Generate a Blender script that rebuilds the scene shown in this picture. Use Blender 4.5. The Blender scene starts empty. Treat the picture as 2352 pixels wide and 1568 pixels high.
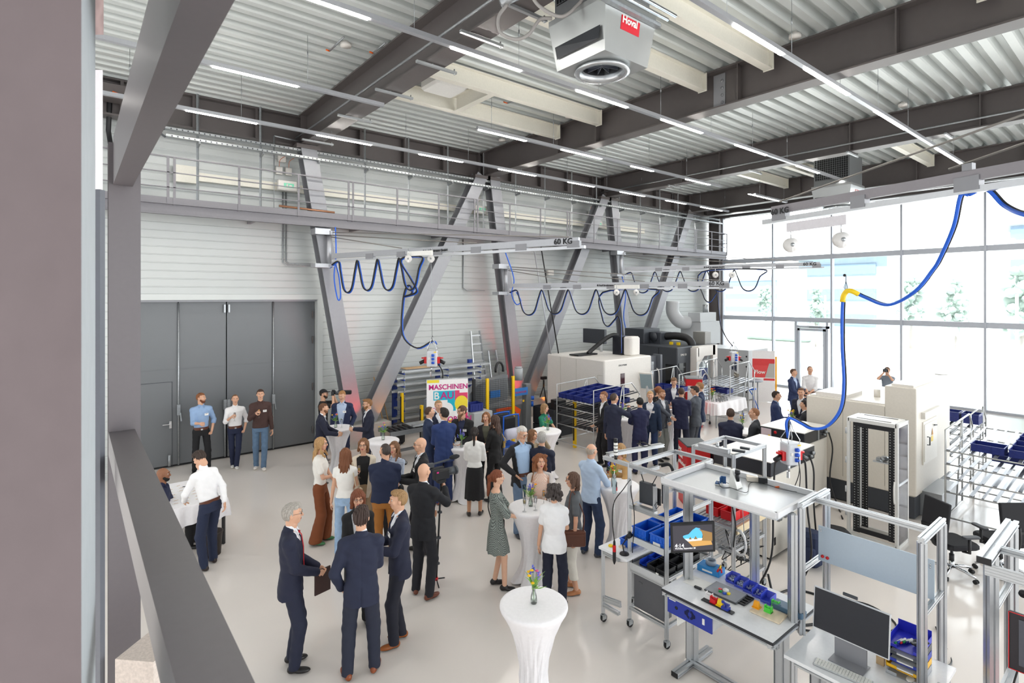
import bpy, bmesh, math, random
import numpy as np
from mathutils import Vector, Matrix
# ---------------------------------------------------------------- camera, sky, exposure
SC=bpy.context.scene; COL=SC.collection
F=1244.; CX=1176.; VH=681.; H=4.1; YAW=0.8888
FX,FY=math.cos(YAW),math.sin(YAW); RX,RY=math.sin(YAW),-math.cos(YAW)
cd=bpy.data.cameras.new('camera'); cam=bpy.data.objects.new('camera',cd); COL.objects.link(cam); SC.camera=cam
cd.sensor_width=36; cd.lens=36*F/2352; cd.shift_y=-(784-VH)/2352; cd.clip_start=.05; cd.clip_end=500
cam.location=(0,0,H); cam.rotation_euler=(math.pi/2,0,YAW-math.pi/2)
cd.dof.use_dof=True; cd.dof.focus_distance=9; cd.dof.aperture_fstop=4.5
vs=SC.view_settings; vs.view_transform='Standard'; vs.look='None'; vs.gamma=1; vs.use_curve_mapping=False; vs.exposure=1.04
W=bpy.data.worlds.new('sky'); SC.world=W; W.use_nodes=True; nt=W.node_tree
bg=nt.nodes['Background']; tc=nt.nodes.new('ShaderNodeTexCoord'); sp=nt.nodes.new('ShaderNodeSeparateXYZ')
mr=nt.nodes.new('ShaderNodeMapRange'); mr.interpolation_type='SMOOTHSTEP'
nt.links.new(tc.outputs['Generated'],sp.inputs[0]); nt.links.new(sp.outputs['X'],mr.inputs[0])
mr.inputs[1].default_value=-.3; mr.inputs[2].default_value=.75; mr.inputs[3].default_value=.6; mr.inputs[4].default_value=3.4
nt.links.new(mr.outputs[0],bg.inputs['Strength']); bg.inputs['Color'].default_value=(.96,.985,1,1)
sl=bpy.data.lights.new('sun','SUN'); sl.energy=5; sl.angle=.05; so=bpy.data.objects.new('sun',sl); COL.objects.link(so); so.rotation_euler=Vector((.42,.12,-.9)).to_track_quat('-Z','Y').to_euler()
SC.cycles.max_bounces=7; SC.cycles.diffuse_bounces=4; SC.cycles.glossy_bounces=3; SC.cycles.transmission_bounces=4; SC.cycles.transparent_max_bounces=12
SC.cycles.caustics_reflective=False; SC.cycles.caustics_refractive=False; SC.cycles.sample_clamp_indirect=4
SC.cycles.use_denoising=True
random.seed(5)
# ---------------------------------------------------------------- helpers
PI=math.pi
def V(*a): return Vector(a)
def ray(u):
    t=(u-CX)/F; return FX+t*RX, FY+t*RY
def Zp(u,v,z=0.):
    "point of the horizontal plane z seen at (u,v) of the photograph"
    d=F*(H-z)/(v-VH); a,b=ray(u); return Vector((d*a,d*b,z))
def Yp(u,v,y):
    a,b=ray(u); d=y/b; return Vector((d*a,y,H-(v-VH)/F*d))
def Xp(u,v,x):
    a,b=ray(u); d=x/a; return Vector((x,d*b,H-(v-VH)/F*d))
def Dp(u,v,d):
    a,b=ray(u); return Vector((d*a,d*b,H-(v-VH)/F*d))
def lin(c):
    if isinstance(c,str):
        c=[int(c[i:i+2],16)/255 for i in (0,2,4)]
        return tuple((x/12.92 if x<=.04045 else ((x+.055)/1.055)**2.4) for x in c)
    return tuple(c)
_m={}
def M(name,col=(.8,.8,.8),rough=.5,metal=0.,em=0.,tex=None,sc=30.,amt=.15,bump=0.,alpha=1.,trans=0.,coat=0.,col2=None,spec=.5,sheen=0.):
    if name in _m: return _m[name]
    m=bpy.data.materials.new(name); m.use_nodes=True; n=m.node_tree.nodes; l=m.node_tree.links; b=n['Principled BSDF']
    c=lin(col); b.inputs['Base Color'].default_value=(*c,1); b.inputs['Roughness'].default_value=rough; b.inputs['Metallic'].default_value=metal
    b.inputs['Specular IOR Level'].default_value=spec
    if coat: b.inputs['Coat Weight'].default_value=coat; b.inputs['Coat Roughness'].default_value=.1
    if sheen: b.inputs['Sheen Weight'].default_value=sheen
    if em: b.inputs['Emission Color'].default_value=(*c,1); b.inputs['Emission Strength'].default_value=em
    if alpha<1: b.inputs['Alpha'].default_value=alpha
    if trans: b.inputs['Transmission Weight'].default_value=trans; b.inputs['IOR'].default_value=1.3
    if tex is None and not em and alpha==1 and not trans: tex='noise'; amt=min(amt,.06)
    if tex:
        t=n.new('ShaderNodeTexCoord')
        if tex=='noise': x=n.new('ShaderNodeTexNoise'); x.inputs['Scale'].default_value=sc; x.inputs['Detail'].default_value=4; o=x.outputs['Fac']
        elif tex=='voro': x=n.new('ShaderNodeTexVoronoi'); x.inputs['Scale'].default_value=sc; o=x.outputs['Distance']
        elif tex=='check': x=n.new('ShaderNodeTexChecker'); x.inputs['Scale'].default_value=sc; o=x.outputs['Fac']
        elif tex=='waveZ': x=n.new('ShaderNodeTexWave'); x.bands_direction='Z'; x.inputs['Scale'].default_value=sc; x.inputs['Distortion'].default_value=0; o=x.outputs['Fac']
        elif tex=='wood': x=n.new('ShaderNodeTexWave'); x.bands_direction='Y'; x.inputs['Scale'].default_value=sc; x.inputs['Distortion'].default_value=6; o=x.outputs['Fac']
        elif tex=='hair': x=n.new('ShaderNodeTexWave'); x.bands_direction='X'; x.inputs['Scale'].default_value=sc; x.inputs['Distortion'].default_value=5; x.inputs['Detail'].default_value=3; o=x.outputs['Fac']
        l.new(t.outputs['Object'],x.inputs['Vector'])
        mx=n.new('ShaderNodeMix'); mx.data_type='RGBA'; l.new(o,mx.inputs[0])
        c2=lin(col2) if col2 else tuple(v*(1-amt) for v in c); c1=c if col2 else tuple(min(1,v*(1+amt)) for v in c)
        mx.inputs[6].default_value=(*c1,1); mx.inputs[7].default_value=(*c2,1); l.new(mx.outputs[2],b.inputs['Base Color'])
        if bump: bp=n.new('ShaderNodeBump'); bp.inputs['Strength'].default_value=bump; bp.inputs['Distance'].default_value=.01; l.new(o,bp.inputs['Height']); l.new(bp.outputs[0],b.inputs['Normal'])
    _m[name]=m; return m
def glassmat(name,tint=(1,1,1),refl=.12,dens=0.):
    if name in _m: return _m[name]
    m=bpy.data.materials.new(name); m.use_nodes=True; n=m.node_tree.nodes; l=m.node_tree.links
    for x in list(n): n.remove(x)
    o=n.new('ShaderNodeOutputMaterial'); t=n.new('ShaderNodeBsdfTransparent'); t.inputs[0].default_value=(*tint,1)
    g=n.new('ShaderNodeBsdfGlossy'); g.inputs['Roughness'].default_value=.03; fr=n.new('ShaderNodeFresnel'); fr.inputs[0].default_value=1.45
    ma=n.new('ShaderNodeMath'); ma.operation='MULTIPLY_ADD'; ma.inputs[1].default_value=1-refl; ma.inputs[2].default_value=refl*.3; l.new(fr.outputs[0],ma.inputs[0])
    mx=n.new('ShaderNodeMixShader'); l.new(ma.outputs[0],mx.inputs[0]); l.new(t.outputs[0],mx.inputs[1]); l.new(g.outputs[0],mx.inputs[2])
    if dens:
        d=n.new('ShaderNodeBsdfDiffuse'); d.inputs[0].default_value=(.9,.92,.95,1); m2=n.new('ShaderNodeMixShader'); m2.inputs[0].default_value=dens
        l.new(mx.outputs[0],m2.inputs[1]); l.new(d.outputs[0],m2.inputs[2]); mx=m2
    l.new(mx.outputs[0],o.inputs[0]); _m[name]=m; return m
class MB:
    "collects shapes, build() links them as one mesh object"
    def __init__(s): s.v=[]; s.f=[]; s.mi=[]; s.sm=[]; s.k=0
    def add(s,vs,fs,smooth=False):
        o=len(s.v); s.v+= [tuple(v) for v in vs]
        for f in fs: s.f.append([o+i for i in f]); s.mi.append(s.k); s.sm.append(smooth)
        return s
    def mat(s,k): s.k=k; return s
    def box(s,x0,x1,y0,y1,z0,z1,R=None,o=None):
        vs=[V(x,y,z) for z in (z0,z1) for y in (y0,y1) for x in (x0,x1)]
        if R is not None: vs=[R@v for v in vs]
        if o is not None: vs=[v+Vector(o) for v in vs]
        return s.add(vs,[(0,2,3,1),(4,5,7,6),(0,1,5,4),(2,6,7,3),(0,4,6,2),(1,3,7,5)])
    def cb(s,c,sx,sy,sz,rz=0,R=None):
        R=Matrix.Rotation(rz,3,'Z') if R is None else R
        return s.box(-sx/2,sx/2,-sy/2,sy/2,-sz/2,sz/2,R,c)
    def rbox(s,c,sx,sy,sz,r=.02,rz=0,R=None,n=3):
        "box with rounded vertical edges and small chamfer"
        R=Matrix.Rotation(rz,3,'Z') if R is None else R
        r=min(r,sx/2.01,sy/2.01); ch=min(r*.5,sz*.3)
        def ring(i,z):
            o=[]
            for q,(cx,cy) in enumerate(((sx/2-r,sy/2-r),(-sx/2+r,sy/2-r),(-sx/2+r,-sy/2+r),(sx/2-r,-sy/2+r))):
                for k in range(n+1):
                    a=q*PI/2+k/n*PI/2; o.append(V(cx+(r-i)*math.cos(a),cy+(r-i)*math.sin(a),z))
            return o
        rs=[ring(ch,-sz/2),ring(0,-sz/2+ch),ring(0,sz/2-ch),ring(ch,sz/2)]; N=len(rs[0])
        vs=[R@v+Vector(c) for rg in rs for v in rg]; fs=[[i for i in range(N)][::-1],[3*N+i for i in range(N)]]
        for k in range(3): fs+=[(k*N+i,k*N+(i+1)%N,(k+1)*N+(i+1)%N,(k+1)*N+i) for i in range(N)]
        return s.add(vs,fs)
    def tube(s,pts,r,n=8,cap=True,r2=None,closed=False):
        P=[Vector(p) for p in pts]; N=len(P); rs=[r]*N if r2 is None else [r+(r2-r)*i/(N-1) for i in range(N)]
        if isinstance(r,(list,tuple)): rs=list(r)
        vs=[]; up=None
        for i,p in enumerate(P):
            t=(P[(i+1)%N]-P[i-1] if closed else P[min(i+1,N-1)]-P[max(i-1,0)])
            t=t.normalized() if t.length>1e-9 else V(0,0,1)
            if up is None: up=t.orthogonal().normalized()
            up=(up-t*up.dot(t)); up=up.normalized() if up.length>1e-6 else t.orthogonal().normalized()
            b=t.cross(up)
            for k in range(n):
                a=2*PI*k/n+PI/n; vs.append(p+(up*math.cos(a)+b*math.sin(a))*rs[i])
        fs=[]
        for i in range(N if closed else N-1):
            j=(i+1)%N
            for k in range(n): fs.append((i*n+k,i*n+(k+1)%n,j*n+(k+1)%n,j*n+k))
        if cap and not closed: fs+= [tuple(range(n))[::-1],tuple((N-1)*n+k for k in range(n))]
        return s.add(vs,fs,n>4)
    def cyl(s,a,b,r,n=16,r2=None): return s.tube([a,b],r,n,True,r2 if r2 is not None else r)
    def lathe(s,c,prof,n=24,R=None,smooth=True,caps=True):
        vs=[]
        for r,z in prof:
            for k in range(n):
                a=2*PI*k/n; v=V(r*math.cos(a),r*math.sin(a),z); v=R@v if R is not None else v; vs.append(v+Vector(c))
        fs=[(i*n+k,i*n+(k+1)%n,(i+1)*n+(k+1)%n,(i+1)*n+k) for i in range(len(prof)-1) for k in range(n)]
        if caps: fs+=[tuple(range(n))[::-1],tuple((len(prof)-1)*n+k for k in range(n))]
        return s.add(vs,fs,smooth)
    def ball(s,c,rx,ry=None,rz=None,n=12,R=None):
        ry=ry or rx; rz=rz or rx; m=n//2
        vs=[];
        for i in range(m+1):
            p=PI*i/m
            for k in range(n):
                a=2*PI*k/n; v=V(rx*math.sin(p)*math.cos(a),ry*math.sin(p)*math.sin(a),-rz*math.cos(p)); v=R@v if R is not None else v; vs.append(v+Vector(c))
        return s.add(vs,[(i*n+k,i*n+(k+1)%n,(i+1)*n+(k+1)%n,(i+1)*n+k) for i in range(m) for k in range(n)],True)
    def ext(s,poly,a,b,up=(0,0,1),smooth=False):
        "extrude 2D outline (x=side, y=up) from a to b"
        a=Vector(a); b=Vector(b); t=(b-a).normalized(); u=Vector(up); u=(u-t*u.dot(t))
        u=u.normalized() if u.length>1e-6 else t.orthogonal().normalized(); sd=t.cross(u); n=len(poly)
        vs=[p+sd*x+u*y for p in (a,b) for x,y in poly]
        return s.add(vs,[(k,(k+1)%n,n+(k+1)%n,n+k) for k in range(n)]+[tuple(range(n))[::-1],tuple(n+k for k in range(n))],smooth)
    def bar(s,a,b,w,h=None,up=(0,0,1)):
        h=h or w; return s.ext([(-w/2,-h/2),(w/2,-h/2),(w/2,h/2),(-w/2,h/2)],a,b,up)
    def prof(s,a,b,w=.045,h=None,up=(0,0,1)):
        "slotted aluminium profile"
        h=h or w; g=w*.11; dp=w*.16; pts=[]
        def side(x0,y0,x1,y1,L):
            k=max(1,round(L/w)); dx,dy=(x1-x0)/L,(y1-y0)/L; nx,ny=-dy,dx; r=[(x0,y0)]
            for i in range(k):
                c=(i+.5)*L/k
                for q,d in ((-g,0),(-g,dp),(g,dp),(g,0)): r.append((x0+dx*(c+q)+nx*d,y0+dy*(c+q)+ny*d))
            return r
        x,y=w/2,h/2
        pts=side(-x,-y,x,-y,w)+side(x,-y,x,y,h)+side(x,y,-x,y,w)+side(-x,y,-x,-y,h)
        return s.ext(pts,a,b,up)
    def hbeam(s,a,b,w,h,tf=.02,tw=.014,up=(0,0,1)):
        x,y=w/2,h/2; return s.ext([(-x,-y),(x,-y),(x,-y+tf),(tw/2,-y+tf),(tw/2,y-tf),(x,y-tf),(x,y),(-x,y),(-x,y-tf),(-tw/2,y-tf),(-tw/2,-y+tf),(-x,-y+tf)],a,b,up)
    def tray(s,c,sx,sy,sz,t=.006,rz=0,R=None,fl=.0):
        "open box"
        R=Matrix.Rotation(rz,3,'Z') if R is None else R; c=Vector(c)
        def bx(x0,x1,y0,y1,z0,z1): s.box(x0,x1,y0,y1,z0,z1,R,c)
        x,y=sx/2,sy/2; bx(-x,x,-y,y,0,t); bx(-x,x,-y,-y+t,t,sz); bx(-x,x,y-t,y,t,sz); bx(-x,-x+t,-y+t,y-t,t,sz); bx(x-t,x,-y+t,y-t,t,sz)
        if fl:
            bx(-x-fl,x+fl,-y-fl,-y,sz-.012,sz); bx(-x-fl,x+fl,y,y+fl,sz-.012,sz); bx(-x-fl,-x,-y,y,sz-.012,sz); bx(x,x+fl,-y,y,sz-.012,sz)
        return s
    def build(s,name,mats,parent=None,**kw):
        me=bpy.data.meshes.new(name); me.from_pydata(s.v,[],s.f)
        if not isinstance(mats,(list,tuple)): mats=[mats]
        for m in mats: me.materials.append(m)
        me.polygons.foreach_set('material_index',s.mi); me.polygons.foreach_set('use_smooth',s.sm); me.update()
        o=bpy.data.objects.new(name,me); COL.objects.link(o)
        if parent is not None: o.parent=parent
        if kw: tag(o,**kw)
        return o
def tag(o,label=None,cat=None,group=None,kind=None):
    if label: o['label']=label
    if cat: o['category']=cat
    if group: o['group']=group
    if kind: o['kind']=kind
    return o
def thing(name,label,cat,loc=(0,0,0),rz=0,group=None):
    o=bpy.data.objects.new(name,None); COL.objects.link(o); o.location=loc; o.rotation_euler=(0,0,rz); o.empty_display_size=.1
    return tag(o,label,cat,group)
def dup(o,parent=None,**kw):
    c=o.copy(); COL.objects.link(c)
    if parent is not None: c.parent=parent
    for ch in list(o.children): dup(ch,c)
    if kw: tag(c,**kw)
    return c
_fonts={}
def textmesh(name,txt,size,m,parent,loc,xdir,zdir,depth=.002,align='LEFT',bold=0.):
    "raised lettering as a mesh, laid along xdir with tops towards zdir"
    cu=bpy.data.curves.new(name,'FONT'); cu.body=txt; cu.size=size; cu.extrude=depth; cu.align_x=align; cu.offset=bold; cu.resolution_u=3
    t=bpy.data.objects.new('tmp',cu); COL.objects.link(t); dg=bpy.context.evaluated_depsgraph_get()
    me=bpy.data.meshes.new_from_object(t.evaluated_get(dg)); bpy.data.objects.remove(t); me.name=name; me.materials.clear(); me.materials.append(m)
    x=Vector(xdir).normalized(); z=Vector(zdir).normalized(); n=x.cross(z)
    Mx=Matrix((x,z,n)).transposed().to_4x4(); Mx.translation=Vector(loc); me.transform(Mx)
    o=bpy.data.objects.new(name,me); COL.objects.link(o)
    if parent is not None: o.parent=parent
    return o
def curve(pts,n=8):
    "Catmull-Rom through points"
    P=[Vector(p) for p in pts]; P=[P[0]*2-P[1]]+P+[P[-1]*2-P[-2]]; o=[]
    for i in range(1,len(P)-2):
        for k in range(n):
            t=k/n; a,b,c,d=P[i-1:i+3]
            o.append(.5*((2*b)+(c-a)*t+(2*a-5*b+4*c-d)*t*t+(3*b-a-3*c+d)*t**3))
    return o+[P[-2]]
ALU=M('aluminium','c6c9cc',.32,.75,amt=.05,sc=60); GREY=M('anthracite_steel','625c5b',.42,.1,sc=8,amt=.06); GREY2=M('grey_painted_steel','919297',.4,.15,sc=10)
WHITE=M('white_paint','ecece8',.4); BLACK=M('black_plastic','15161a',.45); CREAM=M('cream_steel','e9e6da',.45); GALV=M('galvanised_steel','a9adb0',.35,.7,tex='voro',sc=25,amt=.12)
BLUEP=M('blue_plastic','1560cf',.4); NAVYP=M('dark_blue_plastic','1d2c7a',.42); REDP=M('red_plastic','d3131c',.35); YEL=M('yellow_paint','f4cf12',.4); RUB=M('rubber','1b1b1d',.7)
CHROME=M('chrome','d8dadd',.12,1.); DKG=M('dark_grey_paint','3c4046',.4); SCREEN=M('dark_screen','1a1e28',.15); BLUC=M('blue_cable','1c62d8',.4); BLKC=M('black_cable','17171a',.5)
# ---------------------------------------------------------------- building shell
XF=25.2; YW=15.05; ZC=8.82
flm=M('epoxy_floor','e6dfd9',.17,tex='noise',sc=.7,amt=.05,coat=.25); 
MB().box(-6,XF,-9,YW+.6,-.2,0).build('floor',flm,kind='structure')
# corrugated roof deck, ribs along x
b=MB(); P=.34; y=-9.; prof=[]
while y<YW+.2:
    prof+=[(y,ZC),(y+.13,ZC),(y+.15,ZC+.03),(y+.155,ZC+.05),(y+.17,ZC+.15),(y+.3,ZC+.15),(y+.315,ZC+.05),(y+.32,ZC+.03)]; y+=P
for x0,x1 in ((-6,4.75),(4.75,10.55),(10.55,16.45),(16.45,22.35),(22.35,XF)):
    n=len(prof); vs=[V(x0,a,c) for a,c in prof]+[V(x1,a,c) for a,c in prof]
    b.add(vs,[(i,i+1,n+i+1,n+i) for i in range(n-1)])
b.box(-6,XF,-9,YW+.6,ZC+.2,ZC+.3)
b.build('ceiling',M('roof_deck_metal','d0d5d3',.35,.15,amt=.05,sc=3),kind='structure')
# left wall: horizontally ribbed cladding
wm=M('wall_cladding','c6cac9',.42,.1,sc=2,amt=.03)
b=MB(); vs=[]; z=0; pz=[]
while z<ZC:
    pz+=[(z,0),(z+.14,0),(z+.15,.012),(z+.165,.012),(z+.175,0)]; z+=.19
def clad(b,x0,x1,y,z0=0,z1=ZC+.2):
    q=[(y+d,zz) for zz,d in pz if z0<=zz<=z1]; q=[(y,z0)]+q+[(y,z1)]; n=len(q)
    b.add([V(x0,a,c) for a,c in q]+[V(x1,a,c) for a,c in q],[(i,n+i,n+i+1,i+1) for i in range(n-1)])
clad(b,-6,1.0,YW,0,4.08); clad(b,5.35,XF,YW,0,4.08); clad(b,-6,XF,YW,4.08)
b.box(5.27,5.42,YW-.02,YW+.33,0,4.02); b.box(1.0,5.55,YW-.03,YW+.33,4.02,4.16)
b.build('wall_left',wm,kind='structure')
b=MB(); b.box(5.4,XF,YW-.06,YW,0,.5); b.build('baseboard_left',M('plinth_concrete','a9a8a4',.7,tex='noise',sc=12,amt=.12),kind='structure')
# sliding folding gate
g=MB(); gx=[1.0,1.99,3.04,4.16,5.27]
for i in range(4): g.box(gx[i]+.012,gx[i+1]-.012,YW+.2,YW+.27,.06,3.98)
for i in range(4):
    g.box(gx[i]+.012,gx[i+1]-.012,YW+.193,YW+.2,2.35,2.36)
gm=M('gate_paint','6d7073',.4,.2,sc=3,amt=.03)
gate=g.build('door_1',gm,kind='structure')
g=MB(); g.box(.9,5.42,YW+.05,YW+.19,3.97,4.08).build('door_frame',GREY2,gate)
for i,x in enumerate(gx[1:4]):
    for dx in ((0,) if i!=1 else (-.04,.04)):
        r=MB(); r.cyl((x+dx,YW+.165,.05),(x+dx,YW+.165,3.95 if i!=1 else 1.5),.018,10); r.box(x+dx-.035,x+dx+.035,YW+.12,YW+.18,1.25,1.5); r.bar((x+dx+.03,YW+.13,1.3),(x+dx+.05,YW+.1,1.1),.02); r.build('locking_bar',GALV,gate)
    if i==1:
        for dx in (-.05,.05): MB().box(x+dx-.02,x+dx+.02,YW+.13,YW+.19,3.7,3.9).build('bolt',GALV,gate)
for z in (.4,1.6,2.9,3.6):
    MB().cyl((5.2,YW+.17,z-.1),(5.2,YW+.17,z+.1),.018,8).build('hinge',GREY,gate)
w=MB(); 
for a in ((1.18,1.19,.05,2.05),(1.86,1.87,.05,2.05),(1.18,1.87,2.05,2.06)): w.box(a[0],a[1],YW+.188,YW+.2,a[2],a[3])
w.build('wicket_door',DKG,gate)
MB().bar((1.82,YW+.15,1.05),(1.66,YW+.15,1.05),.022).box(1.8,1.85,YW+.16,YW+.2,.95,1.12).build('door_handle',CHROME,gate)
MB().cyl((1.8,YW+.14,.06),(1.8,YW+.14,.32),.03,10).build('door_stop',GALV,gate)
MB().box(.9,5.3,YW+.28,YW+.3,0,4.1).build('trim_2',BLACK,kind='structure')
# glazed facade
fm=M('hazed_facade_frame','c3c8d1',.35,.2); ys=[14.33-2.5*i for i in range(10)]; zt=[3.1,5.82,7.95]  # frame colour lightened, standing in for the bloom around the windows
gl=glassmat('window_glass',(.97,.99,1),.1)
b=MB()
for i,y in enumerate(ys):
    w=.07 if i else .12; b.box(XF-.12,XF+.1,y-w/2,y+w/2,0,zt[2])
for z,h in ((3.08,.2),(5.82,.2)): b.box(XF-.08,XF+.08,ys[-1],ys[0],z-h/2,z+h/2)
b.box(XF-.08,XF+.08,ys[-1],ys[0],0,.08)
b.build('trim_1',fm,kind='structure')
k=1
for i in range(9):
    for j,(z0,z1) in enumerate(((.08,2.98),(3.18,5.72),(5.92,7.95))):
        if i==1 and j==0: continue
        MB().box(XF-.01,XF+.01,ys[i+1]+.035,ys[i]-.035,z0,z1).build('window_%d'%k,gl,kind='structure'); k+=1
# facade door
y0,y1=9.47,10.75
d=MB(); d.box(XF-.1,XF+.08,y1,y1+.1,.0,2.98); d.box(XF-.1,XF+.08,y0,y0+.08,0,2.98); d.box(XF-.1,XF+.08,y0,y1,2.72,2.82); d.box(XF-.1,XF+.06,y0+.1,y0+.2,.02,2.7); d.box(XF-.1,XF+.06,y1-.12,y1-.02,.02,2.7); d.box(XF-.1,XF+.06,y0+.1,y1,2.6,2.7); d.box(XF-.1,XF+.06,y0+.1,y1,.02,.12)
dd=d.build('door_2',fm,kind='structure')
MB().box(XF-.005,XF+.005,y0+.2,y1-.12,.12,2.6).build('door_glass',gl,dd); MB().box(XF-.005,XF+.005,y0+.08,y1,2.82,2.98).build('transom_glass',gl,dd)
MB().box(XF-.01,XF+.01,y1+.1,ys[1]-.035,.08,2.98).build('side_glass',gl,dd)
MB().box(XF-.16,XF-.1,y0+.25,y0+.75,2.72,2.79).build('door_closer',GALV,dd)
# beam over facade and corner column
b=MB(); b.box(XF-.3,XF+.1,-9,YW,7.95,8.15); b.box(XF-.22,XF-.19,-9,YW,8.15,ZC-.02)
b.build('trim_3',GREY,kind='structure')
t=MB().hbeam((XF-.25,14.6,0),(XF-.25,14.6,8.0),.3,.55,up=(0,1,0)).build('corner_column',GREY); tag(t,'grey steel corner column where the window front meets the left wall','column')
# longitudinal edge beam above the left wall with stiffeners
t=thing('edge_beam','dark grey plate girder running along the top of the left wall','beam',(0,0,0))
b=MB(); b.box(-6,XF-.4,14.62,14.65,8.02,8.8); b.box(-6,XF-.4,14.45,14.8,8.0,8.04); b.box(-6,XF-.4,14.45,14.8,8.77,8.81); b.build('girder',GREY,t)
b=MB(); x=-4.6
while x<24:
    b.box(x-.012,x+.012,14.46,14.62,8.04,8.77); b.box(x-.03,x+.03,14.44,14.47,8.04,8.77); x+=1.36
b.build('stiffeners',GREY,t)
# roof beams across the hall
XB=[4.75,10.55,16.45,22.35]
nm=['nearest the balcony','second from the balcony','third, with a pipe clipped to it','last before the windows']
for x,l in zip(XB,nm):
    t=thing('roof_beam','dark grey steel roof beam crossing the hall, '+l,'beam',(x,0,0))
    MB().hbeam((0,-9,8.41),(0,14.6,8.41),.38,.8,.03,.018).build('beam',GREY,t)
    ss=MB()
    for y in ((14.3,9.4,10.8,5.6,2.9,-1) if x>5 else (14.3,-3)): ss.box(-.17,.17,y-.012,y+.012,8.04,8.78)
    ss.build('web_stiffener',GREY,t)
    if x in XB[1:2]:
        q=MB(); 
        for dz in (8.15,8.3,8.45,8.6): q.cyl((-.012,6.0,dz),(-.05,6.0,dz),.03,8)
        q.box(-.03,-.012,5.94,6.2,8.05,8.75); q.build('bolted_splice',GREY2,t)
# V columns
VB=[(6.2,4.72,10.25),(12.05,10.75,16.2),(17.95,16.7,22.1)]
vl=[('first','amber stage light'),('second','red stage light'),('third','black milling machine')]
for i,(xb,xl,xr) in enumerate(VB):
    for xt,sd in ((xl,'left'),(xr,'right')):
        t=thing('steel_column','slanting grey steel column, %s arm of the %s V by the %s'%(sd,vl[i][0],vl[i][1]),'column')
        b0=V(xb+(-.2 if sd=='left' else .2),14.3,.7); MB().hbeam(b0,(xt,14.3,8.0),.4,.36,.03,.02,up=(0,1,0)).build('shaft',GREY2,t)
        MB().box(xt-.3,xt+.3,14.1,14.5,7.9,8.0).build('head_plate',GREY,t)
    t=MB().box(xb-.7,xb+.75,13.95,15,0,.6).build('concrete_foot',M('concrete_foot','b5b3ae',.75,tex='noise',sc=15,amt=.1)); tag(t,'grey concrete block at the foot of the %s V of slanting columns'%vl[i][0],'plinth')
# cream secondary roof beams
def cream(x0,x1,y,l,z=8.42):
    t=MB().hbeam((x0,y,z+.19),(x1,y,z+.19),.16,.36,.02,.012).box(x0,x0+.02,y-.1,y+.1,z,z+.38).box(x1-.02,x1,y-.1,y+.1,z,z+.38).build('purlin',CREAM); tag(t,'cream steel purlin under the roof deck, '+l,'beam','cream roof purlins')
cream(4.95,10.35,9.25,'nearer of the pair around the small roof opening'); cream(4.95,10.35,10.75,'farther of the pair around the small roof opening')
t=MB().hbeam((7.0,9.33,8.61),(7.0,10.67,8.61),.16,.36,.02,.012).build('trimmer_beam',CREAM); tag(t,'short cream cross beam closing the small roof opening','beam')
t=MB().rbox((6.2,9.95,8.72),.8,.7,.4,.1).build('smoke_vent',WHITE); tag(t,'white smoke vent box set in the small roof opening','vent')
cream(4.95,10.35,6.35,'left of the pair behind the hanging fan unit'); cream(4.95,10.35,4.95,'right of the pair behind the hanging fan unit'); cream(4.95,10.35,1.78,'at the top right corner of the photo')
cream(16.65,22.15,9.9,'left of the pair beside the far round fan'); cream(16.65,22.15,8.3,'right of the pair beside the far round fan'); cream(16.65,22.15,5.2,'above the far end of the near crane arm'); cream(22.55,XF-.4,6.3,'short one left above the window front'); cream(22.55,XF-.4,4.6,'short one right above the window front')
# near truss in front of camera and concrete pier
conc=M('exposed_concrete','6c6163',.8,tex='noise',sc=9,amt=.1,bump=.25); concl=M('concrete_lit_side','a9afb3',.75,tex='noise',sc=14,amt=.08)  # same concrete twice: shaded face darker, lit side face lighter, put into the colour
a=Dp(-300,0,1.25); b_=Dp(187,0,1.25); c_=Dp(219,0,1.75)
t=MB(); 
t.add([(a.x,a.y,1.5),(b_.x,b_.y,1.5),(b_.x,b_.y,8.8),(a.x,a.y,8.8)],[(0,1,2,3)])
n=V(-.6,.25,0); t.add([(a.x+n.x*0-.5,a.y+.9,1.5),(a.x-.5,a.y+.9,8.8)],[])
t.k=1; t.add([(b_.x,b_.y,1.5),(c_.x,c_.y,1.5),(c_.x,c_.y,8.8),(b_.x,b_.y,8.8)],[(0,1,2,3)])
t.k=0; e_=V(a.x+(c_.x-b_.x),a.y+(c_.y-b_.y),0); t.add([(c_.x,c_.y,1.5),(e_.x,e_.y,1.5),(e_.x,e_.y,8.8),(c_.x,c_.y,8.8),(a.x,a.y,1.5),(a.x,a.y,8.8)],[(0,1,2,3),(1,4,5,2)])
o=t.build('wall_balcony',[conc,concl],kind='structure')
# far concrete soffit strip and white wall strip beyond the pier
t=MB(); p=Dp(205,0,6.0); q=Dp(238,0,6.0); t.add([(p.x,p.y,7.0),(q.x,q.y,7.0),(q.x,q.y,8.8),(p.x,p.y,8.8),(p.x-.4,p.y+.2,7.0),(p.x-.4,p.y+.2,8.8)],[(0,1,2,3),(4,0,3,5)])
t.build('wall_back',M('raw_concrete','a58f8d',.8,tex='wood',sc=4,amt=.12),kind='structure')
t=MB(); p=Dp(205,0,6.02); q=Dp(236,0,6.02); t.add([(p.x,p.y,4.6),(q.x,q.y,5.1),(q.x,q.y,6.62),(p.x,p.y,6.62)],[(0,1,2,3)]).build('trim_4',M('white_plaster','e8e4e8',.6),kind='structure')
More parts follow.
